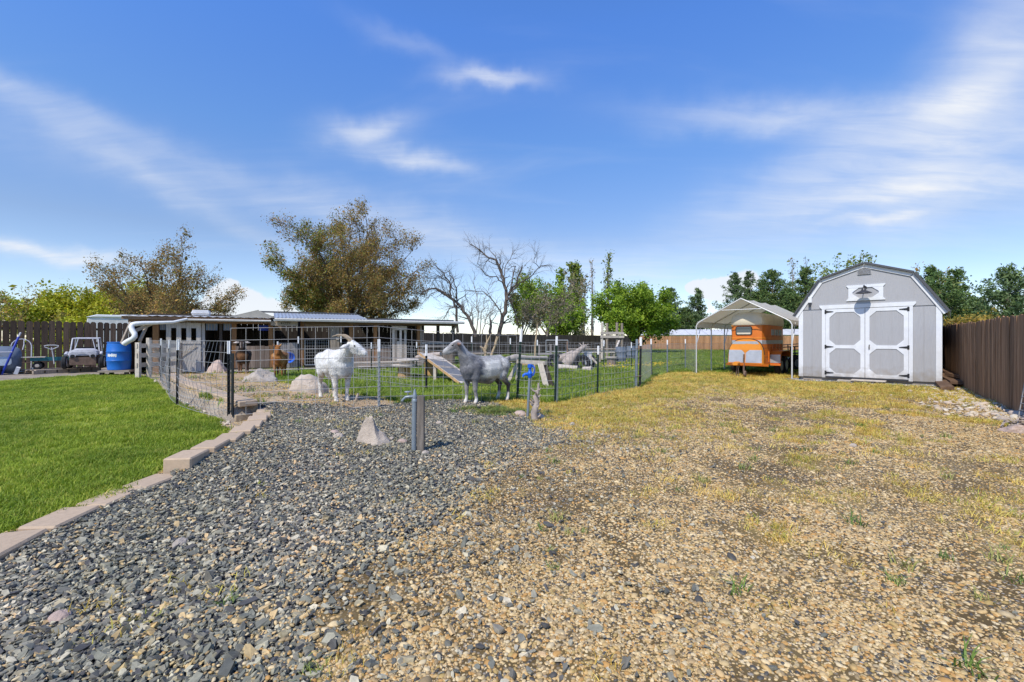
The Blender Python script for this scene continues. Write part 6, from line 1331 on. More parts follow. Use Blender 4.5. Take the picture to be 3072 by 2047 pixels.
# ------------------------------------------------------------------ horse trailer and utility trailer
def build_trailers():
    m_collar_amber = M('amber lamp lens', (0.55, 0.22, 0.02), 0.3, 0.1, 5, spec=0.6)
    O = CO + CA * 0.52 + CR * 0.02
    t = thing('horse_trailer', 'orange horse trailer with cream roof parked under the canopy', 'trailer', (O.x, O.y, 0), CRZ)
    W, Ln, ZB, ZT = 0.54, 2.5, 0.36, 1.70
    foot = [(-W, Ln), (-W, 0.22), (-W * 0.86, 0.03), (-W * 0.62, 0.0), (W * 0.62, 0.0), (W * 0.86, 0.03), (W, 0.22), (W, Ln)]
    MB().prism(foot, ZB, ZT, axis='Z').build('body', m_orange, t, smooth=50)
    MB().prism([(x * 1.008, y - 0.008) for x, y in foot], 1.245, 1.275, axis='Z').build('trim_rail', m_orange_dull, t)
    MB().prism([(x * 1.004, y - 0.004) for x, y in foot], 1.06, 1.19, axis='Z').build('side_band', m_alu, t)
    # domed roof
    V = []; F = []; rings = [(1.03, 1.695, 0.03), (1.05, 1.73, 0.05), (1.04, 1.88, 0.05), (0.98, 2.00, 0.02), (0.84, 2.08, -0.06), (0.55, 2.125, -0.24), (0.1, 2.145, -0.5)]
    for s, z, gsh in rings: V += [(x * s, (y - Ln / 2) * (1 + (0.0 if gsh > 0 else gsh * 0.4)) + Ln / 2 - (gsh if y < 1 else -gsh) * (1 if gsh > 0 else 0), z) for x, y in foot]
    m = len(foot); F = [(j * m + k, j * m + (k + 1) % m, (j + 1) * m + (k + 1) % m, (j + 1) * m + k) for j in range(len(rings) - 1) for k in range(m)] + [tuple(range(m - 1, -1, -1)), tuple(range((len(rings) - 1) * m, len(rings) * m))]
    q = MB(); q.add(V, F); q.build('roof', m_cream, t, smooth=50)
    # front window
    wx0, wx1, wz0, wz1 = -0.34, 0.18, 1.36, 1.655
    def rr(x0, x1, z0, z1, r): return [(x1 - r + r * math.cos(a), z1 - r + r * math.sin(a)) for a in np.linspace(0, 1.57, 4)] + [(x0 + r - r * math.sin(a), z1 - r + r * math.cos(a)) for a in np.linspace(0, 1.57, 4)] + [(x0 + r - r * math.cos(a), z0 + r - r * math.sin(a)) for a in np.linspace(0, 1.57, 4)] + [(x1 - r + r * math.sin(a), z0 + r - r * math.cos(a)) for a in np.linspace(0, 1.57, 4)]
    w = MB().prism(rr(wx0, wx1, wz0, wz1, 0.06), -0.022, -0.001).build('window', m_black, t); MB().prism(rr(wx0 + 0.025, wx1 - 0.025, wz0 + 0.025, wz1 - 0.025, 0.045), -0.026, -0.0225).build('pane', m_glass, w)
    MB().ab(wx0 + 0.05, wx1 - 0.05, -0.032, -0.0265, wz0 + 0.03, wz0 + 0.085).build('curtain_edge', m_cream, w)
    # bulging arched nose
    def arch(wd, z0, z1, n=18): return [(-wd, z0)] + [(-wd * math.cos(a) ** 0.72 if math.cos(a) > 0 else wd * (-math.cos(a)) ** 0.72, z0 + (z1 - z0) * math.sin(a) ** 0.58) for a in np.linspace(0, math.pi, n)][1:-1] + [(wd, z0)]
    nose_o = arch(0.555, ZB + 0.02, 1.225); V = []; F = []
    sec = [(0.02, 1.0, 0.0), (-0.09, 0.985, -0.005), (-0.13, 0.94, -0.02)]
    for y, s, dz in sec: V += [(x * s, y - 0.10 * max(0, (1.0 - z)), z + (dz if z > 1 else 0)) for x, z in nose_o]
    m = len(nose_o); F = [(j * m + k, j * m + (k + 1) % m, (j + 1) * m + (k + 1) % m, (j + 1) * m + k) for j in range(2) for k in range(m)] + [tuple(range(2 * m, 3 * m))]
    q = MB(); q.add(V, F); nose = q.build('nose_panel', m_orange_dull, t, smooth=50)
    q = MB(); q.tube([(x * 1.02, -0.015 - 0.08 * max(0, 1.0 - z), z + 0.012) for x, z in nose_o[1:-1]], 0.012, 6); q.build('nose_trim', m_black, nose)
    def plate(poly, nm, mat): MB().prism(poly, 0, 0.006).build(nm, mat, nose)
    def yn(z): return -0.132 - 0.10 * max(0, 1.0 - z)
    def sloped(poly, nm, mat, off):
        n = len(poly); q = MB(); q.add([(x, yn(z) - off, z) for x, z in poly] + [(x, yn(z) - off + 0.006, z) for x, z in poly], [tuple(range(n)), tuple(range(2 * n - 1, n - 1, -1))] + [(k, (k + 1) % n, n + (k + 1) % n, n + k) for k in range(n)]); return q.build(nm, mat, nose)
    sloped([(-0.515, 0.44), (-0.02, 0.44), (-0.02, 0.78), (-0.12, 0.86), (-0.505, 0.86)], 'tread_plate', m_alu, 0.004); sloped([(0.02, 0.44), (0.515, 0.44), (0.505, 0.86), (0.14, 0.86), (0.02, 0.78)], 'tread_plate', m_alu, 0.004)
    q = MB()
    for i in range(26):
        for j in range(10):
            x = -0.50 + i * 0.04; z = 0.485 + j * 0.037
            if abs(x) < 0.03 or (z > 0.78 and abs(x) < 0.12): continue
            q.box((x, yn(z) - 0.008, z), (0.024, 0.006, 0.006), (0, 0.7 if (i + j) % 2 else -0.7, 0))
    q.build('tread_ribs', m_greypaint, nose, kind='stuff')
    sloped([(-0.42, 1.06), (0.42, 1.06), (0.36, 1.15), (-0.36, 1.15)], 'nose_band', m_alu, 0.003)
    MB().ab(-0.05, 0.0, yn(0.6) - 0.03, yn(0.6) - 0.011, 0.55, 0.72).build('lamp_bracket', m_rustbrown, nose)
    for z in (0.62, 0.92): MB().prism([(x * 1.003, y - 0.003) for x, y in foot], z, z + 0.012, axis='Z').build('panel_seam', m_rustbrown, t)
    for x in (-0.44, 0.44): MB().ab(x - 0.035, x + 0.035, -0.028, -0.005, 1.665, 1.69).build('marker_lamp', m_collar_amber, t)
    MB().prism([(-0.10, 0.86), (0.12, 0.86), (0.02, 0.76), (-0.02, 0.76)], yn(0.82) - 0.009, yn(0.82) - 0.003).build('nose_chevron', m_orange_dull, nose)
    # side windows and slats
    for k in range(3):
        y = 0.85 + k * 0.5; w = MB().ab(W + 0.002, W + 0.012, y, y + 0.4, 1.36, 1.56).build('side_window', m_tubpale, t); MB().ab(W + 0.013, W + 0.02, y + 0.18, y + 0.2, 1.32, 1.56).build('window_bar', m_black, w)
    for k in range(5): MB().ab(W + 0.001, W + 0.03, 0.5 + k * 0.42, 0.54 + k * 0.42, 0.45, 1.05).build('side_rib', m_orange, t)
    # fenders and wheels
    for sx in (-1, 1):
        V = []; n = 9; x0, x1 = sx * (W + 0.002), sx * (W + (0.33 if sx > 0 else 0.24))
        pts = [(0.70, ZB)] + [(0.70, 0.5), (0.72, 0.70), (0.80, 0.80), (0.92, 0.83), (1.95, 0.83), (2.12, 0.77), (2.2, 0.6)]
        inn = [(y + (0.03 if y < 0.9 else (-0.03 if y > 2.0 else 0)), z - (0.03 if z > 0.7 else 0)) for y, z in pts]
        poly = pts + inn[::-1]
        fd = MB().prism(poly, min(x0, x1), max(x0, x1), axis='X').build('fender', m_orange, t)
        MB().prism([(min(x0, x1) + 0.01, ZB + 0.06), (max(x0, x1) - 0.012, ZB + 0.06), (max(x0, x1) - 0.012, 0.70), (min(x0, x1) + 0.01, 0.70)], 0.687, 0.697).build('fender_plate', m_alu, fd)
        for y in (1.08, 1.78):
            wh = MB().lathe([(0.16, -0.08), (0.28, -0.09), (0.315, -0.06), (0.315, 0.06), (0.28, 0.09), (0.16, 0.08)], 22, (sx * (W + (0.19 if sx > 0 else 0.13)), y, 0.315), axis='X').build('wheel', m_rubber, t, smooth=40); MB().lathe([(0.03, -0.085), (0.17, -0.092), (0.175, 0), (0.17, 0.092), (0.03, 0.085)], 18, (sx * (W + (0.19 if sx > 0 else 0.13)), y, 0.315), axis='X').build('wheel_rim', m_galv, wh, smooth=40)
    # draw bar, coupler, jack
    db = MB(); db.bar((-W - 0.1, 0.05, 0.36), (-0.05, -0.85, 0.42), 0.06, 0.08); db.bar((W + 0.1, 0.05, 0.36), (0.02, -0.85, 0.42), 0.06, 0.08); db.bar((-W - 0.02, 0.06, 0.345), (W + 0.02, 0.06, 0.345), 0.06, 0.06); db.bar((W + 0.02, 0.68, 0.36), (W + 0.33, 0.68, 0.36), 0.05, 0.06); bar = db.build('draw_bar', m_orange, t)
    MB().prism([(-0.10, 0.38), (0.05, 0.38), (0.06, 0.46), (0.02, 0.50), (-0.06, 0.50), (-0.11, 0.45)], -1.12, -0.80).build('coupler', m_orange_dull, bar, bevel=0.01)
    MB().tube([(0.12, -0.72, 0.62), (0.12, -0.72, 0.16)], 0.028, 8).tube([(-0.02, -0.95, 0.38), (-0.04, -0.95, 0.05)], 0.014, 6).tube([(0.03, -0.98, 0.38), (0.03, -0.96, 0.02)], 0.012, 6).build('jack', m_rustbrown, bar)
    MB().lathe([(0.02, -0.03), (0.09, -0.03), (0.10, 0), (0.09, 0.03), (0.02, 0.03)], 14, (0.16, -0.72, 0.10), axis='X').build('jack_wheel', m_rustbrown, bar, smooth=40)
    # black rail trailer behind
    p = Vector((10.75, 17.4, 0)); t = thing('utility_trailer', 'black open rail utility trailer parked behind the horse trailer', 'trailer', p, rad(14))
    MB().ab(-0.75, 1.9, 0, 1.4, 0.42, 0.47).build('bed', m_plankbrown, t)
    for y in (0.0, 1.4):
        for z in (0.50, 0.75, 1.0): MB().bar((-0.8, y, z - 0.10), (1.9, y, z + 0.04), 0.035, 0.035).build('rail', m_black, t)
        for x in (-0.8, -0.1, 0.1, 0.6, 1.2, 1.9): MB().bar((x, y, 0.40), (x - 0.03, y, 0.93 + 0.05 * x), 0.035, 0.035).build('upright', m_black, t)
    MB().bar((-0.82, 0, 0.2), (-0.95, 0, 1.35), 0.04, 0.04).build('ramp_frame', m_black, t); MB().bar((-0.82, 1.4, 0.2), (-0.95, 1.4, 1.35), 0.04, 0.04).build('ramp_frame', m_black, t)
    for y in (-0.12, 1.52): w = MB().lathe([(0.14, -0.09), (0.27, -0.10), (0.32, -0.06), (0.32, 0.06), (0.27, 0.10), (0.14, 0.09)], 20, (0.0, y, 0.32), axis='Y').build('wheel', m_rubber, t, smooth=40); MB().lathe([(0.03, -0.105), (0.15, -0.1), (0.15, 0.1), (0.03, 0.105)], 14, (0.0, y, 0.32), axis='Y').build('wheel_rim', m_galv, w, smooth=40)
    MB().prism([(-0.40, 0.60), (-0.25, 0.70), (0.25, 0.70), (0.40, 0.60), (0.38, 0.58), (0.24, 0.67), (-0.24, 0.67), (-0.38, 0.58)], -0.24, -0.02).build('fender', m_black, t)
build_trailers()
# ------------------------------------------------------------------ goats: one continuous body each
def capsule(mb, p0, p1, r0, r1, n=10, sy=1.0):
    p0 = Vector(p0); p1 = Vector(p1); d = (p1 - p0); L = d.length; d = d.normalized() if L > 1e-6 else Vector((0, 0, 1))
    pts = []; rs = []
    for a in np.linspace(-math.pi / 2, 0, 5): pts.append(p0 + d * (r0 * math.sin(a))); rs.append(max(0.002, r0 * math.cos(a)))
    for f in (0.25, 0.5, 0.75): pts.append(p0.lerp(p1, f)); rs.append(r0 + (r1 - r0) * f)
    for a in np.linspace(0, math.pi / 2, 5): pts.append(p1 + d * (r1 * math.sin(a))); rs.append(max(0.002, r1 * math.cos(a)))
    mb.tube(pts, rs, n)
def coat_material(name):
    m, nt, b = mat_new(name); N = nt.nodes; L = nt.links
    a = N.new('ShaderNodeAttribute'); a.attribute_name = 'coat'; tc = N.new('ShaderNodeTexCoord'); mp = N.new('ShaderNodeMapping'); mp.inputs['Scale'].default_value = (18, 18, 45); L.new(tc.outputs['Object'], mp.inputs[0])
    nz = N.new('ShaderNodeTexNoise'); nz.inputs['Scale'].default_value = 2.6; nz.inputs['Detail'].default_value = 6; L.new(mp.outputs[0], nz.inputs[0])
    mr = N.new('ShaderNodeMapRange'); mr.inputs[1].default_value = 0.3; mr.inputs[2].default_value = 0.7; mr.inputs[3].default_value = 0.72; mr.inputs[4].default_value = 1.18; L.new(nz.outputs[0], mr.inputs[0])
    hs = N.new('ShaderNodeHueSaturation'); L.new(a.outputs['Color'], hs.inputs['Color']); L.new(mr.outputs[0], hs.inputs['Value']); L.new(hs.outputs[0], b.inputs['Base Color'])
    b.inputs['Roughness'].default_value = 0.85; b.inputs['Specular IOR Level'].default_value = 0.15; b.inputs['Sheen Weight'].default_value = 0.1
    bp = N.new('ShaderNodeBump'); bp.inputs['Strength'].default_value = 0.35; bp.inputs['Distance'].default_value = 0.008; L.new(nz.outputs[0], bp.inputs['Height']); L.new(bp.outputs[0], b.inputs['Normal'])
    return m
m_coat = coat_material('goat coat'); m_eye = M('goat eye', (0.03, 0.022, 0.012), 0.15, 0.1, 5, spec=0.8); m_collar = M('orange tag', (0.6, 0.12, 0.02), 0.5, 0.1, 5)
def make_goat(label, pos, rz, scale, coat, head_yaw=0.0, head_pitch=-0.35, poll=(0.56, 0, 1.02), horns=None, ears=(0.15, -0.02, 0.0), legs=None, slim=1.0, tail_up=0.06):
    t = thing('goat', label, 'goat', pos, rz, 'goats in the pen'); S = scale; b = MB()
    def C(p0, p1, r0, r1, n=12): capsule(b, Vector(p0) * S, Vector(p1) * S, r0 * S, r1 * S, n)
    w = slim
    C((-0.32, 0, 0.60), (0.02, 0, 0.575), 0.175 * w, 0.215 * w); C((0.02, 0, 0.575), (0.30, 0, 0.61), 0.215 * w, 0.165 * w); C((-0.40, 0, 0.66), (-0.30, 0, 0.63), 0.125, 0.16)
    C((-0.46, 0, 0.70), (-0.34, 0, 0.735), 0.07, 0.085); C((-0.34, 0, 0.735), (0.0, 0, 0.725), 0.08, 0.08); C((0.0, 0, 0.725), (0.24, 0, 0.765), 0.08, 0.065)
    C((0.36, 0, 0.58), (0.34, 0, 0.48), 0.125, 0.095); C((0.26, 0, 0.47), (-0.1, 0, 0.44), 0.10, 0.13)
    pl = Vector(poll); hd = Vector((math.cos(head_yaw) * math.cos(head_pitch), math.sin(head_yaw) * math.cos(head_pitch), math.sin(head_pitch))); sd = Vector((-math.sin(head_yaw), math.cos(head_yaw), 0)); up = hd.cross(sd); up = up if up.z > 0 else -up
    th = pl - hd * 0.01 - up * 0.05
    C((0.30, 0, 0.64), Vector((0.30, 0, 0.64)).lerp(th, 0.55), 0.155, 0.10); C(Vector((0.30, 0, 0.64)).lerp(th, 0.55), th, 0.10, 0.072); C((0.18, 0, 0.74), Vector((0.30, 0, 0.70)).lerp(th, 0.6), 0.075, 0.06)
    C(pl, pl + hd * 0.10 - up * 0.012, 0.070, 0.066); C(pl + hd * 0.10 - up * 0.012, pl + hd * 0.235 - up * 0.03, 0.060, 0.040); C(pl + hd * 0.02 - up * 0.075, pl + hd * 0.20 - up * 0.075, 0.050, 0.030); C(pl + hd * 0.20 - up * 0.04, pl + hd * 0.25 - up * 0.045, 0.042, 0.036)
    for s in (-1, 1):
        C(pl + hd * 0.06 + sd * s * 0.045 + up * 0.02, pl + hd * 0.09 + sd * s * 0.045 + up * 0.015, 0.026, 0.024)
        el, ez, eb = ears
        e0 = pl - hd * 0.015 + sd * s * 0.06; e1 = e0 + sd * s * el + up * ez - hd * eb
        for k in range(2): C(e0.lerp(e1, 0.1) - hd * 0.0 + up * 0.012 * (k - 0.5), e0.lerp(e1, 0.55) + hd * 0.012 * (k * 2 - 1), 0.019, 0.026); C(e0.lerp(e1, 0.55) + hd * 0.012 * (k * 2 - 1), e1, 0.026, 0.010)
        fl, hl = (legs or ((0, 0), (0, 0)))
        f = fl[0] if s < 0 else fl[1]; h = hl[0] if s < 0 else hl[1]; y = 0.095 * s
        C((0.25, y * 1.05, 0.64), (0.27 , y * 1.1, 0.46), 0.105, 0.075); C((0.27, y * 1.1, 0.46), (0.29 + f * 0.5, y * 1.05, 0.27), 0.062, 0.038); C((0.29 + f * 0.5, y * 1.05, 0.28), (0.29 + f * 0.5, y * 1.05, 0.245), 0.040, 0.038); C((0.29 + f * 0.5, y, 0.25), (0.285 + f, y, 0.085), 0.033, 0.026); C((0.285 + f, y, 0.085), (0.305 + f, y, 0.04), 0.030, 0.034)
        for q in (-1, 1): C((0.30 + f, y + q * 0.014, 0.035), (0.335 + f, y + q * 0.018, 0.012), 0.024, 0.016, 8)
        C((-0.36, y * 0.95, 0.64), (-0.31, y * 1.15, 0.46), 0.125, 0.085); C((-0.31, y * 1.15, 0.46), (-0.45 + h * 0.6, y * 1.0, 0.285), 0.068, 0.036); C((-0.47 + h * 0.6, y, 0.30), (-0.45 + h * 0.6, y, 0.26), 0.034, 0.034); C((-0.455 + h * 0.6, y, 0.27), (-0.43 + h, y, 0.085), 0.032, 0.026); C((-0.43 + h, y, 0.085), (-0.41 + h, y, 0.04), 0.030, 0.034)
        for q in (-1, 1): C((-0.415 + h, y + q * 0.014, 0.035), (-0.38 + h, y + q * 0.018, 0.012), 0.024, 0.016, 8)
    C((-0.52, 0, 0.70), (-0.585, 0, 0.70 + tail_up), 0.035, 0.028); C((-0.585, 0, 0.70 + tail_up), (-0.60, 0, 0.70 + tail_up * 0.2), 0.028, 0.012)
    tmp = b.build('tmp_goat', None, None); md = tmp.modifiers.new('remesh', 'REMESH'); md.mode = 'VOXEL'; md.voxel_size = 0.0125 * S; md.use_smooth_shade = True
    sm = tmp.modifiers.new('smooth', 'SMOOTH'); sm.factor = 0.6; sm.iterations = 5
    me = bpy.data.meshes.new_from_object(tmp.evaluated_get(bpy.context.evaluated_depsgraph_get())); bpy.data.objects.remove(tmp)
    me.name = 'body'; me.polygons.foreach_set('use_smooth', [True] * len(me.polygons)); me.materials.clear(); me.materials.append(m_coat)
    n = len(me.vertices); co = np.empty(n * 3, np.float32); me.vertices.foreach_get('co', co); co = co.reshape(-1, 3) / S
    ph = Vector(pl); rel = co - np.array(pl); hx = rel @ np.array(hd); hu = rel @ np.array(up); hsd = rel @ np.array(sd)
    colr = coat(co, hx, hu, hsd); a = me.color_attributes.new('coat', 'FLOAT_COLOR', 'POINT'); a.data.foreach_set('color', np.concatenate([colr, np.ones((n, 1))], 1).astype(np.float32).ravel())
    body = bpy.data.objects.new('body', me); COL.objects.link(body); body.parent = t
    # short hair that roughens the outline
    nrm = np.empty(n * 3, np.float32); me.vertices.foreach_get('normal', nrm); nrm = nrm.reshape(-1, 3); rg = np.random.default_rng(int(abs(pos[0]) * 100)); ids = rg.choice(n, min(n, 9000), replace=False); ids = ids[co[ids, 2] > 0.10]
    B = co[ids] * S; Nn = nrm[ids]; D = np.array((-0.75, 0, -0.65))[None] + rg.normal(0, 0.35, (len(ids), 3)); D -= Nn * (D * Nn).sum(1)[:, None]; D /= np.linalg.norm(D, axis=1)[:, None] + 1e-6; W = np.cross(D, Nn) * 0.0035; Lh = rg.uniform(0.018, 0.042, len(ids))[:, None]; Lh[co[ids, 2] > 0.88] *= 0.45; Lh[co[ids, 2] < 0.4] *= 0.6
    HV = np.stack([B - W, B + W, B + D * Lh + Nn * Lh * rg.uniform(0.15, 0.5, (len(ids), 1))], 1).reshape(-1, 3); ho = np_mesh('hair', HV, np.arange(len(HV)).reshape(-1, 3), m_coat, t, kind='stuff'); hc = np.repeat(np.clip(colr[ids] * rg.uniform(0.84, 1.14, (len(ids), 1)), 0, 0.8), 3, 0)
    a = ho.data.color_attributes.new('coat', 'FLOAT_COLOR', 'POINT'); a.data.foreach_set('color', np.concatenate([hc, np.ones((len(hc), 1))], 1).astype(np.float32).ravel())
    for s in (-1, 1):
        e = MB(); c0 = (pl + hd * 0.075 + sd * s * 0.066 + up * 0.012) * S; capsule(e, c0, c0 + hd * 0.004, 0.0135 * S, 0.0135 * S, 8); e.build('eye', m_eye, t, smooth=60)
        if horns:
            q = MB(); hb = Vector((hd.x, hd.y, 0)).normalized(); zu = Vector((0, 0, 1)); base = pl + up * 0.045 + sd * s * 0.028 - hd * 0.01; P = [base - up * 0.02]
            for f in np.linspace(0.15, 1, 8): a_ = f * 1.5; P.append(base + zu * (horns * 0.36 * math.sin(min(1.57, a_ * 1.5)) - horns * 0.30 * max(0, f - 0.5) ** 1.5) - hb * (horns * 0.95 * f) + sd * s * 0.06 * f)
            q.tube([p * S for p in P], [0.026 * S * (1 - 0.75 * k / 8) for k in range(9)], 9); q.build('horn', m_horn, t, smooth=60)
    return t
def lerp_c(a, b, f): f = np.clip(f, 0, 1)[:, None]; return np.array(a)[None] * (1 - f) + np.array(b)[None] * f
def nz3(co, s, o=0): return (fbm(co[:, 0] * s + o, co[:, 2] * s + co[:, 1] * s * 0.7, 3))
def over(c, col, f): f = np.clip(f, 0, 1)[:, None]; return c * (1 - f) + np.array(col)[None] * f
def coat_white(co, hx, hu, hs_):
    c = lerp_c((0.66, 0.63, 0.575), (0.73, 0.72, 0.69), sstep(0.32, 0.52, nz3(co, 5))); c = over(c, (0.50, 0.43, 0.34), sstep(0.52, 0.40, co[:, 2]) * sstep(0.42, 0.62, nz3(co, 8, 5)) * 0.7); head = (hx > -0.08) & (co[:, 2] > 0.8)
    c = over(c, (0.70, 0.60, 0.52), sstep(0.20, 0.26, hx) * head * 0.8); c = over(c, (0.62, 0.57, 0.49), sstep(0.30, 0.12, co[:, 2]) * sstep(0.45, 0.6, nz3(co, 9)) * 0.7); c = over(c, (0.20, 0.16, 0.13), sstep(0.035, 0.02, co[:, 2]) * 0.6); return c
def coat_grey(co, hx, hu, hs_):
    n = nz3(co, 14); n2 = nz3(co, 5, 9); x = co[:, 0] + (n2 - 0.5) * 0.12; z = co[:, 2]
    c = lerp_c((0.20, 0.20, 0.205), (0.46, 0.455, 0.45), sstep(0.36, 0.60, n))
    c = over(c, (0.16, 0.16, 0.172), sstep(0.04, 0.20, x) * sstep(0.95, 0.7, z) * (0.55 + 0.45 * sstep(0.35, 0.55, n2))); xb = x + (n - 0.5) * 0.22; band = sstep(-0.32, -0.18, xb) * sstep(0.24, 0.12, xb + (z - 0.6) * 0.5) * sstep(0.40, 0.48, z); c = over(c, (0.66, 0.65, 0.61), band * (1 - 0.8 * sstep(0.70, 0.78, z + (n - 0.5) * 0.1)))  # slate shoulder and chest carry shade painted into the coat colour; band is white hair
    c = over(c, (0.34, 0.33, 0.33), sstep(0.70, 0.78, z) * sstep(0.18, 0.05, x) * sstep(0.40, 0.6, n) * sstep(-0.5, 0.1, x)); c = over(c, (0.075, 0.058, 0.048), sstep(0.42, 0.30, z) * sstep(0.1, -0.1, co[:, 0]) * 0.85); c = over(c, (0.30, 0.28, 0.265), sstep(0.42, 0.30, z) * sstep(0.0, 0.1, co[:, 0]) * (0.4 + 0.6 * sstep(0.35, 0.6, n2))); c = over(c, (0.66, 0.62, 0.56), sstep(0.17, 0.12, z + (n2 - 0.5) * 0.1)); c = over(c, (0.5, 0.42, 0.34), sstep(0.05, 0.03, z))
    head = (z > 0.84) & (hx > -0.07); hm = head.astype(float); c = over(c, (0.32, 0.31, 0.31), hm); c = over(c, (0.12, 0.105, 0.105), hm * sstep(0.12, 0.02, hx) * sstep(0.03, 0.06, np.abs(hs_)) * 0.8); c = over(c, (0.46, 0.45, 0.44), hm * sstep(0.12, 0.2, hx) * sstep(0.35, 0.5, n)); c = over(c, (0.72, 0.68, 0.64), hm * sstep(0.035, 0.06, hu) * sstep(0.12, 0.05, hx)); c = over(c, (0.22, 0.10, 0.06), hm * sstep(0.075, 0.10, np.abs(hs_)))
    return over(c, (0.40, 0.40, 0.40), sstep(0.16, 0.3, x) * sstep(0.80, 0.85, z) * sstep(0.0, 0.1, -hx) * 0.7)
def coat_brown(co, hx, hu, hs_):
    n2 = nz3(co, 6, 4); z = co[:, 2]; c = lerp_c((0.022, 0.017, 0.015), (0.05, 0.032, 0.022), sstep(0.4, 0.6, n2)); c = over(c, (0.20, 0.10, 0.045), sstep(0.30, 0.38, co[:, 0] + (n2 - 0.5) * 0.1) * sstep(0.74, 0.64, z) * sstep(0.44, 0.52, z))
    c = over(c, (0.24, 0.12, 0.06), sstep(0.42, 0.3, z) * 0.6); hm = ((z > 0.86) & (hx > -0.1)).astype(float); c = over(c, (0.55, 0.48, 0.42), hm * sstep(0.072, 0.095, np.abs(hs_))); return over(c, (0.30, 0.26, 0.23), hm * sstep(0.022, 0.032, np.abs(hs_)) * sstep(0.05, 0.04, np.abs(hs_)) * sstep(0.02, 0.05, hx) * 0.9)
def coat_orange(co, hx, hu, hs_):
    n2 = nz3(co, 6, 14); z = co[:, 2]; c = lerp_c((0.27, 0.105, 0.028), (0.40, 0.18, 0.055), sstep(0.35, 0.65, n2)); c = over(c, (0.56, 0.40, 0.22), sstep(0.72, 0.80, z) * sstep(0.1, -0.1, co[:, 0])); c = over(c, (0.50, 0.30, 0.13), sstep(0.30, 0.42, co[:, 0]) * sstep(0.55, 0.65, n2) ); return over(c, (0.13, 0.055, 0.022), sstep(0.25, 0.1, z) * 0.6)
def build_goats():
    def gp(px, py): p = G(px, py); return (p.x, p.y, p.z - 0.005)
    make_goat('large white goat with long swept back horns looking right', gp(1006, 1200), rad(-50), 1.09, coat_white, rad(44), -0.42, (0.63, 0.03, 0.905), horns=0.29, ears=(0.08, -0.10, 0.06), legs=((0.02, -0.04), (-0.02, 0.10)), tail_up=-0.05)
    make_goat('grey and white hornless goat looking left', gp(1452, 1207), rad(-138), 1.04, coat_grey, rad(-38), -0.42, (0.56, 0, 1.02), ears=(0.07, -0.03, 0.04), legs=((0.02, -0.05), (0.02, -0.04)), slim=1.04)
    p = at(722, 1100, 14.6); make_goat('dark brown goat with pale ears facing the camera behind the flat boulder', (p.x, 14.75, H(p.x, 14.75)), rad(-64), 1.0, coat_brown, rad(4), -0.75, (0.50, 0, 1.02), ears=(0.17, -0.03, 0.0))
    p = G(821, 1135); make_goat('orange brown goat with upright ears facing the camera', (p.x, p.y + 0.35, p.z - 0.005), rad(-70), 0.98, coat_orange, rad(6), -0.75, (0.54, 0, 0.93), ears=(0.05, 0.13, -0.02), slim=1.05)
build_goats()

# ------------------------------------------------------------------ trees
class Tree:
    def __init__(s, seed): s.r = random.Random(seed); s.mb = MB(); s.tw = []
    def branch(s, p, d, L, r, lv, P):
        R = s.r; n = P['seg'][min(lv, len(P['seg']) - 1)]; pts = [Vector(p)]; rs = [r]; d = Vector(d).normalized(); wob = P['wob'][min(lv, len(P['wob']) - 1)]; up = P['up'][min(lv, len(P['up']) - 1)]; r1 = r * P.get('taper', 0.35)
        dirs = [d.copy()]
        for k in range(n):
            d = (d + Vector((R.gauss(0, wob), R.gauss(0, wob), R.gauss(0, wob) + up))).normalized(); pts.append(pts[-1] + d * (L / n)); rs.append(r + (r1 - r) * (k + 1) / n); dirs.append(d.copy())
        sides = 8 if lv == 0 else (6 if lv == 1 else (4 if lv == 2 else 3))
        s.mb.tube(pts, rs, sides, cap=lv == 0)
        if lv >= P['lv']: s.tw.append((pts, L)); return
        nc = P['nc'][lv]; f0 = P['f0'][lv]
        for k in range(nc):
            f = f0 + (1 - f0) * (k + R.random()) / nc; i = min(n - 1, int(f * n)); q = f * n - i; pp = pts[i].lerp(pts[i + 1], q); dd = dirs[min(i + 1, n)]
            a = R.uniform(0, 2 * math.pi) if lv else 2 * math.pi * (k * 0.381 + R.uniform(-0.08, 0.08)); sp = P['ang'][lv] * R.uniform(0.7, 1.25)
            o = dd.orthogonal().normalized(); o = Matrix.Rotation(a, 3, dd) @ o; nd = dd * math.cos(sp) + o * math.sin(sp)
            s.branch(pp, nd, L * P['lr'][lv] * R.uniform(0.65, 1.2) * (1.15 - 0.45 * f if lv else 1.0), (rs[i] * (1 - q) + rs[i + 1] * q) * P['rr'][lv], lv + 1, P)
        if lv > 0 or P.get('cont', True): s.branch(pts[-1], dirs[-1], L * P['lr'][lv] * 0.8, rs[-1] * 0.9, lv + 1, P)
def rescale(T, sx, sz=None):
    sz = sx if sz is None else sz
    T.mb.v = [(a * sx, b * sx, c * sz) for a, b, c in T.mb.v]; T.tw = [([Vector((p.x * sx, p.y * sx, p.z * sz)) for p in pts], L * sx) for pts, L in T.tw]
def top_of(T): return max(p.z for pts, L in T.tw for p in pts)
def wide_of(T): A = np.array([p.x for pts, L in T.tw for p in pts]); return np.percentile(A, 99) - np.percentile(A, 1)
def leaf_quads(C, size, rng, asp=0.6, flat=0.0, jit=0.4):
    n = len(C); u = rng.normal(0, 1, (n, 3)); u[:, 2] *= 1 - flat; u /= np.linalg.norm(u, axis=1)[:, None]; v = rng.normal(0, 1, (n, 3)); v -= u * (u * v).sum(1)[:, None]; v /= np.linalg.norm(v, axis=1)[:, None]
    s = size * np.exp(rng.normal(0, jit, n))[:, None] * 0.5; V = np.stack([C - u * s, C - v * s * asp, C + u * s, C + v * s * asp], 1).reshape(-1, 3); F = np.arange(4 * n).reshape(n, 4); return V, F
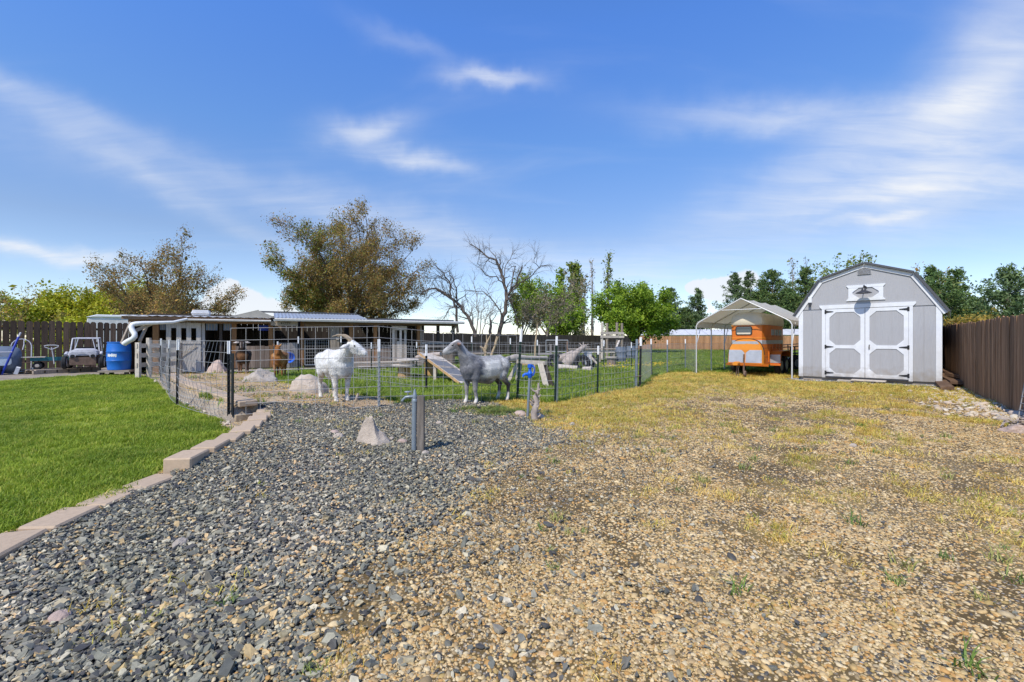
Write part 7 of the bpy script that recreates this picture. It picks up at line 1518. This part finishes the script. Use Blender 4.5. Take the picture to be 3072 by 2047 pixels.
def leaves_on(tree, per, size, rng, spread, keep=1.0, asp=0.6, cond=None):
    C = []
    for pts, L in tree.tw:
        if rng.random() > keep: continue
        for _ in range(per):
            f = rng.random() ** 0.7 * (len(pts) - 1); i = min(len(pts) - 2, int(f)); p = pts[i].lerp(pts[i + 1], f - i); C.append((p.x + rng.normal(0, spread), p.y + rng.normal(0, spread), p.z + rng.normal(0, spread)))
    C = np.array(C) if C else np.zeros((0, 3))
    if cond is not None: C = C[cond(C)]
    return leaf_quads(C, size, rng, asp)
L_OLIVE = M_palette('budding olive leaves', [(0.339, 0.234, 0.056), (0.267, 0.247, 0.056), (0.424, 0.247, 0.066), (0.225, 0.211, 0.053), (0.479, 0.283, 0.056), (0.182, 0.148, 0.047), (0.311, 0.283, 0.066)], 0.65, 'island', 0.3, 0.8, 0.3)
L_RUSSET = M_palette('russet buds', [(0.321, 0.185, 0.066), (0.238, 0.147, 0.056), (0.392, 0.221, 0.066), (0.196, 0.135, 0.056), (0.266, 0.209, 0.066)], 0.65, 'island', 0.3, 0.8, 0.25)
L_FRESH = M_palette('fresh green leaves', [(0.227, 0.342, 0.028), (0.284, 0.401, 0.033), (0.17, 0.282, 0.022), (0.34, 0.444, 0.044), (0.142, 0.23, 0.02)], 0.55, 'island', 0.3, 0.6, 0.35)
L_WILLOW = M_palette('yellow green willow leaves', [(0.403, 0.434, 0.028), (0.506, 0.508, 0.033), (0.303, 0.345, 0.022), (0.586, 0.526, 0.05), (0.363, 0.345, 0.033)], 0.55, 'island', 0.3, 0.5, 0.35)
L_POPLAR = M_palette('poplar leaves', [(0.177, 0.24, 0.04), (0.229, 0.3, 0.048), (0.135, 0.19, 0.032), (0.27, 0.31, 0.064), (0.208, 0.2, 0.048)], 0.6, 'island', 0.3, 0.4, 0.3)
L_PINE = M_palette('pine needles', [(0.077, 0.135, 0.036), (0.108, 0.178, 0.044), (0.057, 0.104, 0.029), (0.14, 0.211, 0.056), (0.092, 0.153, 0.048), (0.18, 0.211, 0.06)], 0.6, 'island', 0.3, 0.7, 0.15)
L_PINEB = M_palette('blue green needles', [(0.097, 0.153, 0.06), (0.134, 0.192, 0.076), (0.066, 0.113, 0.044), (0.166, 0.222, 0.084), (0.115, 0.173, 0.06)], 0.6, 'island', 0.3, 0.7, 0.15)
L_YELLOW = M_palette('yellow shrub leaves', [(0.416, 0.26, 0.039), (0.325, 0.247, 0.039), (0.26, 0.221, 0.039), (0.468, 0.312, 0.065), (0.195, 0.182, 0.039)], 0.6, 'island', 0.3, 0.8, 0.3)
L_TWIG = M_palette('dry twig fuzz', [(0.264, 0.222, 0.132), (0.324, 0.276, 0.18), (0.192, 0.192, 0.084), (0.24, 0.186, 0.12), (0.168, 0.18, 0.06)], 0.7, 'island', 0.3, 0.8, 0.25)
def finish(tree, label, pos, bark, leaves, name, cat='tree', rz=0.0, scale=1.0, group=None, crown='crown'):
    t = thing(name, label, cat, pos, rz, group); t.scale = (scale,) * 3
    tree.mb.build('trunk', bark, t, smooth=70)
    for V, F, mat in leaves:
        if len(V): np_mesh(crown, V, F, mat, t)
    return t
def pine_tree(label, px, d, top, width, seed, mat=L_PINE, dens=1.0, open_=0.0, base_py=1040, lean=0.0, lowest=0.12, group=None):
    R = random.Random(seed); rng = np.random.default_rng(seed); h = CAMZ + (HY - top) * d / FPX; rad_ = width * d / FPX / 2; T = Tree(seed); C = []
    T.mb.tube([(0, 0, -0.1), (lean * 0.3, 0, h * 0.4), (lean, 0, h * 0.98)], [h * 0.022, h * 0.015, 0.015], 7)
    nw = int(11 + h * 1.5)
    for k in range(nw):
        f = lowest + (1 - lowest) * (k + R.random() * 0.6) / nw; z = h * f; prof = (1 - f) ** 0.75 * (0.55 + 0.45 * min(1, (f - lowest) / 0.18 + 0.35)); nb = R.randint(4, 6)
        for j in range(nb):
            a = R.uniform(0, 6.28); L = rad_ * prof * R.uniform(0.55, 1.25) + 0.12
            if R.random() < open_: L *= R.uniform(0.3, 0.7)
            tilt = R.uniform(-0.05, 0.35) + 0.55 * f; pts = []
            for q in (0, 0.35, 0.7, 1.0): pts.append(Vector((lean * f + math.cos(a) * L * q, math.sin(a) * L * q, z + L * (q * tilt - 0.20 * q * (1 - q) + 0.12 * q * q))))
            T.mb.tube(pts, [0.02 + 0.012 * L, 0.014, 0.010, 0.004], 3, cap=False)
            n = int((7 + 17 * L) * dens)
            for _ in range(n):
                q = 0.30 + 0.72 * R.random() ** 0.75; i = min(2, int(q * 3)); p = pts[i].lerp(pts[i + 1], min(1, q * 3 - i)); s = 0.06 + 0.10 * L; C.append((p.x + R.gauss(0, s), p.y + R.gauss(0, s), p.z + R.gauss(0, s * 0.5) + 0.03))
    C = np.array(C); C = np.vstack([C, C + rng.normal(0, 0.10, C.shape)]); V, F = leaf_quads(C, 0.16 + 0.0018 * d, rng, 0.30, 0.0, 0.3)
    V2, F2 = leaf_quads(C + rng.normal(0, 0.06, C.shape), 0.13 + 0.0016 * d, rng, 0.30, 0.0, 0.3)
    x = (px - CX) / FPX * d
    return finish(T, label, (x, d, 0), m_bark, [(np.vstack([V, V2]), np.vstack([F, F2 + len(V)]), mat)], 'pine_tree', 'pine tree', group=group)
def column_tree(label, px, d, top, width, seed, mat, n_br, per, size, bark, keep=1.0, base=0.0, name='poplar_tree', wob=0.05):
    R = random.Random(seed); rng = np.random.default_rng(seed); h = CAMZ + (HY - top) * d / FPX; w = width * d / FPX / 2; T = Tree(seed); T.mb.tube([(0, 0, -0.1), (R.uniform(-.1, .1), 0, h * 0.5), (R.uniform(-.1, .1), 0, h)], [h * 0.02, h * 0.012, 0.01], 6)
    for k in range(n_br):
        f = base + (0.97 - base) * k / n_br; a = R.uniform(0, 6.28); z = h * f; L = h * R.uniform(0.14, 0.30) * (1 - 0.5 * f); o = w * (1 - f * 0.6) * R.uniform(0.5, 1.15); pts = [Vector((0, 0, z)), Vector((math.cos(a) * o * 0.55, math.sin(a) * o * 0.55, z + L * 0.35)), Vector((math.cos(a) * o * 0.9, math.sin(a) * o * 0.9, z + L * 0.7)), Vector((math.cos(a) * o, math.sin(a) * o, min(h * 1.0, z + L)))]
        T.mb.tube(pts, [0.03 * (1.2 - f), 0.02, 0.012, 0.004], 3, cap=False); T.tw.append((pts, L))
    V, F = leaves_on(T, per, size, rng, w * 0.14 + 0.04, keep)
    return finish(T, label, ((px - CX) / FPX * d, d, 0), bark, [(V, F, mat)], name)
def round_tree(label, px, d, top, width, seed, bark, leaves, name='deciduous_tree', limbs=13, trunk_f=0.30, centre=0.57, zr=0.43, trunk_r=0.30, low=-0.35, nc=(9, 6, 5), split=0.10, lr=(0.40, 0.5, 0.5), jit=(0.72, 1.08), sp=0.18, ang=0.72, up=0.02, shrink=1.0):
    """limbs run from the trunk out to an uneven rounded crown and fork on the way"""
    T = Tree(seed); R = T.r; rng = np.random.default_rng(seed); h = (CAMZ + (HY - top) * d / FPX) * shrink; w = width * d / FPX / 2 * shrink
    P = dict(seg=(5, 5, 4, 3), wob=(0.1, 0.14, 0.2, 0.24), up=(up, up, 0.0, -0.03), lv=3, nc=nc, f0=(0.25, 0.15, 0.12), ang=(ang, ang, 0.8), lr=lr, rr=(0.5, 0.5, 0.5), taper=0.35, cont=True)
    zs = h * trunk_f; T.mb.tube([(0, 0, -0.1), (0.04 * h * R.uniform(-1, 1) * 0.3, 0, zs * 0.5), (0.0, 0, zs), (0.02 * h, 0, zs * 1.5)], [trunk_r, trunk_r * 0.85, trunk_r * 0.75, trunk_r * 0.4], 9)
    for k in range(limbs):
        f = (k + 0.5) / limbs; cz = 1 - (1 - low) * f; az = k * 2.399 + R.uniform(-0.3, 0.3); q = math.sqrt(max(0, 1 - cz * cz)); j = R.uniform(*jit)
        tip = Vector((w * q * math.cos(az) * j, w * q * math.sin(az) * j, h * centre + h * zr * cz * (j if cz < 0.8 else 1.0)))
        s0 = Vector((0, 0, zs * (1.0 - split * 8 * f * R.uniform(0.4, 1)) if split else zs)); s0.z = max(s0.z, zs * 0.25); mid = s0.lerp(tip, 0.45) + Vector((R.gauss(0, 0.05) * w, R.gauss(0, 0.05) * w, 0.05 * h * (1 - abs(cz))))
        L = (tip - s0).length; n = 7; pts = []
        for i in range(n + 1): t = i / n; pts.append(s0 * (1 - t) ** 2 + mid * 2 * t * (1 - t) + tip * t * t + Vector((R.gauss(0, 0.012), R.gauss(0, 0.012), R.gauss(0, 0.012))) * L * (0 < i < n))
        r0 = trunk_r * R.uniform(0.28, 0.5); rs = [r0 * (1 - 0.85 * i / n) for i in range(n + 1)]; T.mb.tube(pts, rs, 6)
        m = nc[0]
        for c in range(m):
            t = 0.22 + 0.78 * (c + R.random()) / m; i = min(n - 1, int(t * n)); pp = pts[i].lerp(pts[i + 1], t * n - i); dd = (pts[i + 1] - pts[i]).normalized(); o = Matrix.Rotation(R.uniform(0, 6.28), 3, dd) @ dd.orthogonal().normalized(); sa = ang * R.uniform(0.6, 1.3)
            T.branch(pp, dd * math.cos(sa) + o * math.sin(sa), L * lr[0] * R.uniform(0.55, 1.2) * (1.15 - 0.6 * t), rs[i] * 0.5, 1, P)
        T.branch(pts[-1], (pts[-1] - pts[-2]).normalized(), L * 0.15, rs[-1], 2, P)
    lv = []
    for per, size, mat, keep, cond in leaves: V, F = leaves_on(T, per, size, rng, sp, keep, cond=(lambda C, c=cond: c(C, rng)) if cond else None); lv.append((V, F, mat))
    print(name, label[:30], len(T.tw))
    return finish(T, label, ((px - CX) / FPX * d, d, 0), bark, lv, name)
def build_trees():
    greenish = lambda C, rng: (C[:, 0] < -1.2 + rng.normal(0, 1.3, len(C))) & (fbm(C[:, 0] * 0.8 + 4, C[:, 2] * 0.8, 2) > 0.46)
    round_tree('tall broad tree with russet spring buds rising behind the barn', 1050, 32.0, 606, 450, 12, m_bark, [(7, 0.075, L_OLIVE, 0.95, None), (8, 0.07, L_RUSSET, 0.9, None), (9, 0.095, L_POPLAR, 0.9, greenish)], shrink=0.87, limbs=24, trunk_r=0.34, low=-0.62, centre=0.58, zr=0.46, nc=(10, 6, 5), lr=(0.36, 0.5, 0.5), jit=(0.78, 1.04), sp=0.17)
    round_tree('sparse multi stemmed tree with brown buds behind the left end of the barn', 490, 29.0, 695, 415, 35, m_bark, [(4, 0.08, L_OLIVE, 0.85, None), (6, 0.075, L_RUSSET, 0.85, None)], shrink=0.87, limbs=12, trunk_f=0.16, trunk_r=0.24, low=-0.15, centre=0.50, zr=0.48, nc=(9, 6, 5), split=0.05, sp=0.15, jit=(0.62, 1.08), ang=0.6, up=0.04)
    P2 = dict(seg=(3, 6, 5, 4, 3), wob=(0.06, 0.08, 0.14, 0.18, 0.2), up=(0.0, 0.035, 0.03, 0.01, 0), lv=4, nc=(7, 7, 6, 5), f0=(0.35, 0.22, 0.18, 0.15), ang=(0.66, 0.55, 0.6, 0.7), lr=(2.4, 0.55, 0.55, 0.55), rr=(0.50, 0.5, 0.5, 0.5), taper=0.4)
    # willow mass behind it, left part green and right part brownish
    for k, (px, w, top, mat, lab, sd) in enumerate(((200, 210, 862, L_WILLOW, 'bright yellow green willow left of the sparse tree', 41), (310, 260, 836, L_WILLOW, 'rounded yellow green willow in front of which the sparse tree stands', 42), (415, 230, 842, L_OLIVE, 'olive brown bush behind the sparse tree', 43))):
        T = Tree(sd); rng = np.random.default_rng(sd); d = 38.0 + k
        Pw = dict(seg=(3, 5, 5, 4), wob=(0.05, 0.1, 0.15, 0.2), up=(0, 0.03, 0.0, -0.05), lv=3, nc=(9, 6, 6), f0=(0.1, 0.2, 0.2), ang=(0.8, 0.6, 0.7), lr=(1.9, 0.55, 0.55), rr=(0.5, 0.55, 0.5), taper=0.4)
        T.branch((0, 0, 0), (0, 0, 1), 1.6, 0.22, 0, Pw); s = (CAMZ + (HY - top) * d / FPX) / top_of(T); rescale(T, w * d / FPX / wide_of(T), s); V, F = leaves_on(T, 60 if k < 2 else 34, 0.18, rng, 0.32)
        finish(T, lab, ((px - CX) / FPX * d, d, 0), m_bark, [(V, F, mat)], 'willow_tree')
    T = Tree(51); rng = np.random.default_rng(51); d = 24.0; Ps = dict(P2, nc=(5, 5, 4, 3)); T.branch((0, 0, 0), (-0.05, 0, 1), 1.3, 0.12, 0, Ps); rescale(T, (CAMZ + (HY - 845) * d / FPX) / top_of(T)); V, F = leaves_on(T, 5, 0.09, rng, 0.1, 0.8)
    finish(T, 'small sparse budding tree above the fence at the left edge', ((-5 - CX) / FPX * d, d, 0), m_bark, [(V, F, L_OLIVE)], 'deciduous_tree')
    # bare trees
    Pb = dict(seg=(4, 6, 5, 4, 3), wob=(0.08, 0.13, 0.2, 0.22, 0.2), up=(0.0, 0.0, -0.01, -0.02, -0.02), lv=4, nc=(6, 5, 4, 3), f0=(0.4, 0.25, 0.2, 0.2), ang=(0.75, 0.6, 0.65, 0.7), lr=(1.3, 0.6, 0.55, 0.55), rr=(0.65, 0.6, 0.55, 0.5), taper=0.4)
    def hand_bare(label, d, limbs, seed, bark, twig=2, fuzz=0):
        """limbs given as pixel polylines with radii; side twigs are grown on them"""
        T = Tree(seed); R = T.r; base = at(*limbs[0][0][0], d); o = Vector((base.x, d, 0))
        Pt = dict(seg=(4, 4, 3), wob=(0.16, 0.2, 0.2), up=(0.01, 0.0, 0), lv=2, nc=(4, 3), f0=(0.15, 0.2), ang=(0.6, 0.6), lr=(0.55, 0.55), rr=(0.55, 0.5), taper=0.4)
        for pl, r in limbs:
            pts = []
            for k, (x, y) in enumerate(pl): q = at(x, y, d); pts.append(Vector((q.x - o.x, 0, q.z)))
            yy = R.uniform(-1.2, 1.2); n = len(pts); fine = []
            for k in range(n - 1):
                for f in (0, 0.33, 0.66): q = pts[k].lerp(pts[k + 1], f); fine.append(q + Vector((R.gauss(0, 0.035), yy * (k + f) / (n - 1), R.gauss(0, 0.035))))
            fine.append(pts[-1] + Vector((0, yy, 0))); m = len(fine); rs = [0.68 * r * (1 - 0.85 * k / (m - 1)) + 0.007 for k in range(m)]; T.mb.tube(fine, rs, 7 if r > 0.08 else 5)
            for k in range(2, m):
                for _ in range(twig):
                    if R.random() < 0.75: dd = (fine[k] - fine[k - 1]).normalized(); ax = Vector((R.gauss(0, 1), R.gauss(0, 1), R.gauss(0.1, 1))).normalized(); T.branch(fine[k], dd * 0.8 + ax * 0.75, R.uniform(0.3, 1.0), max(0.010, rs[k] * 0.4), 0, Pt)
        lv = []
        if fuzz: rng = np.random.default_rng(seed); V, F = leaves_on(T, fuzz, 0.10, rng, 0.08, 0.6); lv = [(V, F, L_TWIG)]
        return finish(T, label, (o.x, d, 0), bark, lv, 'bare_tree')
    hand_bare('leaning bare dead tree with arching twigs just right of the barn roof', 27.0, [(((1430, 1010), (1410, 960), (1385, 920), (1350, 895), (1318, 868), (1285, 868), (1262, 885)), 0.15), (((1372, 1000), (1370, 930), (1358, 895), (1352, 850), (1335, 825), (1308, 795)), 0.11), (((1370, 925), (1372, 880), (1360, 840), (1345, 815), (1310, 838), (1278, 832)), 0.05), (((1350, 895), (1325, 880), (1300, 862), (1262, 864)), 0.06), (((1372, 905), (1395, 880), (1400, 912)), 0.04), (((1362, 870), (1340, 845), (1318, 830), (1300, 845)), 0.04), (((1385, 920), (1350, 925), (1335, 950), (1325, 965)), 0.05), (((1320, 870), (1300, 880), (1290, 890)), 0.03)], 61, m_bark_dead, 2)
    hand_bare('dark forked bare dead tree with long broken limbs above the back fence', 29.0, [(((1495, 1010), (1508, 950), (1520, 905), (1518, 870), (1512, 835), (1500, 800), (1488, 775), (1462, 768), (1440, 745), (1405, 722)), 0.20), (((1520, 900), (1528, 880), (1545, 850), (1560, 815), (1568, 790)), 0.13), (((1524, 885), (1560, 850), (1598, 825), (1620, 800), (1650, 800)), 0.07), (((1512, 855), (1490, 835), (1460, 830), (1445, 810)), 0.06), (((1530, 870), (1540, 820), (1546, 792), (1522, 800)), 0.06), (((1508, 950), (1480, 900), (1450, 880), (1400, 873)), 0.06), (((1530, 895), (1545, 935), (1555, 980), (1552, 1010)), 0.09), (((1472, 1008), (1470, 965), (1468, 945)), 0.16), (((1620, 805), (1600, 790), (1606, 768)), 0.025), (((1488, 775), (1470, 745), (1455, 735)), 0.03), (((1512, 835), (1518, 795), (1538, 760), (1540, 745)), 0.035), (((1440, 745), (1438, 760), (1430, 785)), 0.03)], 62, m_bark_dead, 2)
    hand_bare('pale twiggy dead saplings between the two bare trees', 28.0, [(((1430, 1005), (1435, 940), (1430, 890), (1422, 840)), 0.05), (((1440, 1005), (1446, 940), (1455, 900), (1470, 860)), 0.04), (((1425, 1005), (1420, 960), (1412, 930)), 0.04), (((1448, 1005), (1455, 960), (1475, 930), (1490, 905)), 0.04)], 63, m_bark_pale, 3)
    hand_bare('pale tangled dry brush pile right of the dark bare tree', 31.0, [(((1575, 1005), (1590, 960), (1620, 930), (1650, 905)), 0.06), (((1600, 1005), (1620, 970), (1640, 930), (1635, 890)), 0.05), (((1640, 1005), (1650, 960), (1680, 920), (1710, 880), (1722, 860)), 0.07), (((1560, 1005), (1575, 960), (1580, 920)), 0.05), (((1670, 1005), (1660, 970), (1690, 940)), 0.05), (((1620, 1005), (1600, 970), (1570, 940)), 0.05)], 64, m_bark_pale, 4, fuzz=3)
    # green trees behind
    def green_tree(label, px, d, top, width, seed, mat, per, size, base=0.9, bark=m_bark, name='deciduous_tree', sp=0.2, nc=(8, 6, 5)):
        T = Tree(seed); rng = np.random.default_rng(seed); Pg = dict(seg=(3, 5, 5, 4), wob=(0.05, 0.1, 0.14, 0.2), up=(0, 0.03, 0.02, 0.0), lv=3, nc=nc, f0=(0.35, 0.2, 0.2), ang=(0.75, 0.6, 0.7), lr=(1.25, 0.6, 0.55), rr=(0.55, 0.55, 0.5), taper=0.4)
        T.branch((0, 0, 0), (0, 0, 1), 1.6, 0.17, 0, Pg); rescale(T, width * d / FPX / wide_of(T), (CAMZ + (HY - top) * d / FPX) / top_of(T)); V, F = leaves_on(T, per, size, rng, sp)
        return finish(T, label, ((px - CX) / FPX * d, d, 0), bark, [(V, F, mat)], name)
    round_tree('bright green leafy maple in front of the orange fence', 1903, 40.0, 872, 225, 71, m_bark, [(16, 0.15, L_FRESH, 1.0, None)], limbs=14, trunk_f=0.26, centre=0.64, zr=0.36, trunk_r=0.2, low=-0.4, nc=(8, 5, 4), sp=0.2, jit=(0.75, 1.1))
    green_tree('loose light green tree behind the brush pile', 1640, 58.0, 830, 150, 72, L_FRESH, 34, 0.2, sp=0.25); green_tree('pale green tree behind the dark bare tree', 1568, 60.0, 800, 70, 73, L_POPLAR, 16, 0.2, sp=0.25)
    green_tree('low green bush over the dark fence left of the poplars', 1690, 50.0, 900, 110, 78, L_FRESH, 20, 0.2, sp=0.2)
    column_tree('dense green poplar left of the pale poplars', 1725, 62.0, 798, 66, 74, L_POPLAR, 80, 48, 0.30, m_bark, name='poplar_tree'); column_tree('green columnar poplar between the loose green tree and the dense poplar', 1683, 63.0, 812, 45, 75, L_FRESH, 50, 36, 0.30, m_bark)
    column_tree('pale sparse poplar with white trunk', 1752, 56.0, 832, 44, 76, L_TWIG, 60, 16, 0.2, m_bark_pale); column_tree('thin pale poplar with broken bare top', 1776, 57.0, 782, 30, 77, L_TWIG, 44, 6, 0.2, m_bark_pale, 0.8)
    column_tree('tall slim grey green poplar standing above the maple', 1825, 58.0, 763, 46, 79, L_POPLAR, 70, 14, 0.22, m_bark, 0.9)
    # pines
    pine_tree('dark pine right behind the maple crown', 1935, 68, 882, 120, 81); pine_tree('small pointed pine right of the maple', 2012, 69, 866, 110, 82, L_PINEB, 1.0, 0.3); pine_tree('slim pine left of the carport roof', 2092, 69, 868, 105, 83, L_PINEB, 1.0, 0.4)
    pine_tree('dark bushy pine filling the gap over the white shed roof', 2055, 70, 930, 150, 84); pine_tree('broad low pine behind the left of the carport', 1985, 71, 935, 150, 85)
    pine_tree('twin topped open pine behind the carport ridge, left top', 2205, 67, 820, 130, 86, L_PINEB, 0.9, 0.5); pine_tree('twin topped open pine behind the carport ridge, right top', 2243, 68, 818, 120, 87, L_PINEB, 0.9, 0.5)
    pine_tree('dark tall pine behind the right half of the carport', 2318, 66, 812, 190, 88, L_PINE, 1.1, 0.15); pine_tree('dark pine touching the left roof edge of the shed', 2415, 66, 802, 150, 89, L_PINE, 1.1, 0.1); pine_tree('lower pine behind the horse trailer', 2275, 66, 880, 180, 90, L_PINE, 1.1, 0.1); pine_tree('lower dark pine between carport and shed', 2365, 67, 870, 170, 91, L_PINE, 1.1)
    column_tree('pale budding poplar above the pines left of the shed', 2378, 74.0, 783, 44, 92, L_TWIG, 50, 12, 0.2, m_bark_pale); column_tree('thin bare poplar top beside the shed roof', 2418, 74.0, 780, 24, 93, L_TWIG, 34, 6, 0.18, m_bark)
    green_tree('green tree top showing over the shed ridge', 2560, 48.0, 758, 190, 94, L_POPLAR, 20, 0.2, sp=0.2); green_tree('russet twiggy tree top over the right shed roof', 2770, 46.0, 785, 150, 95, L_OLIVE, 9, 0.16, sp=0.15)
    pine_tree('dense pine right of the shed roof', 2795, 30, 812, 210, 96, L_PINE, 1.3); pine_tree('second dense pine further right of the shed', 2868, 31, 815, 150, 97, L_PINE, 1.2, 0.1); pine_tree('large open pine at the right edge over the brown fence', 3025, 26, 808, 260, 98, L_PINEB, 1.1, 0.45); pine_tree('low dark pine behind the yellow shrub', 2925, 30, 905, 170, 99, L_PINE, 1.1)
    pine_tree('dark pine beyond the right edge over the brown fence', 3150, 26, 820, 240, 100, L_PINE, 1.0, 0.2)
    green_tree('yellow orange shrub over the fence right of the shed', 2905, 22.0, 935, 130, 101, L_YELLOW, 22, 0.11, sp=0.14, name='shrub'); green_tree('small yellow shrub against the right wall of the shed', 2852, 20.0, 955, 80, 102, L_YELLOW, 18, 0.1, sp=0.12, name='shrub')
build_trees()
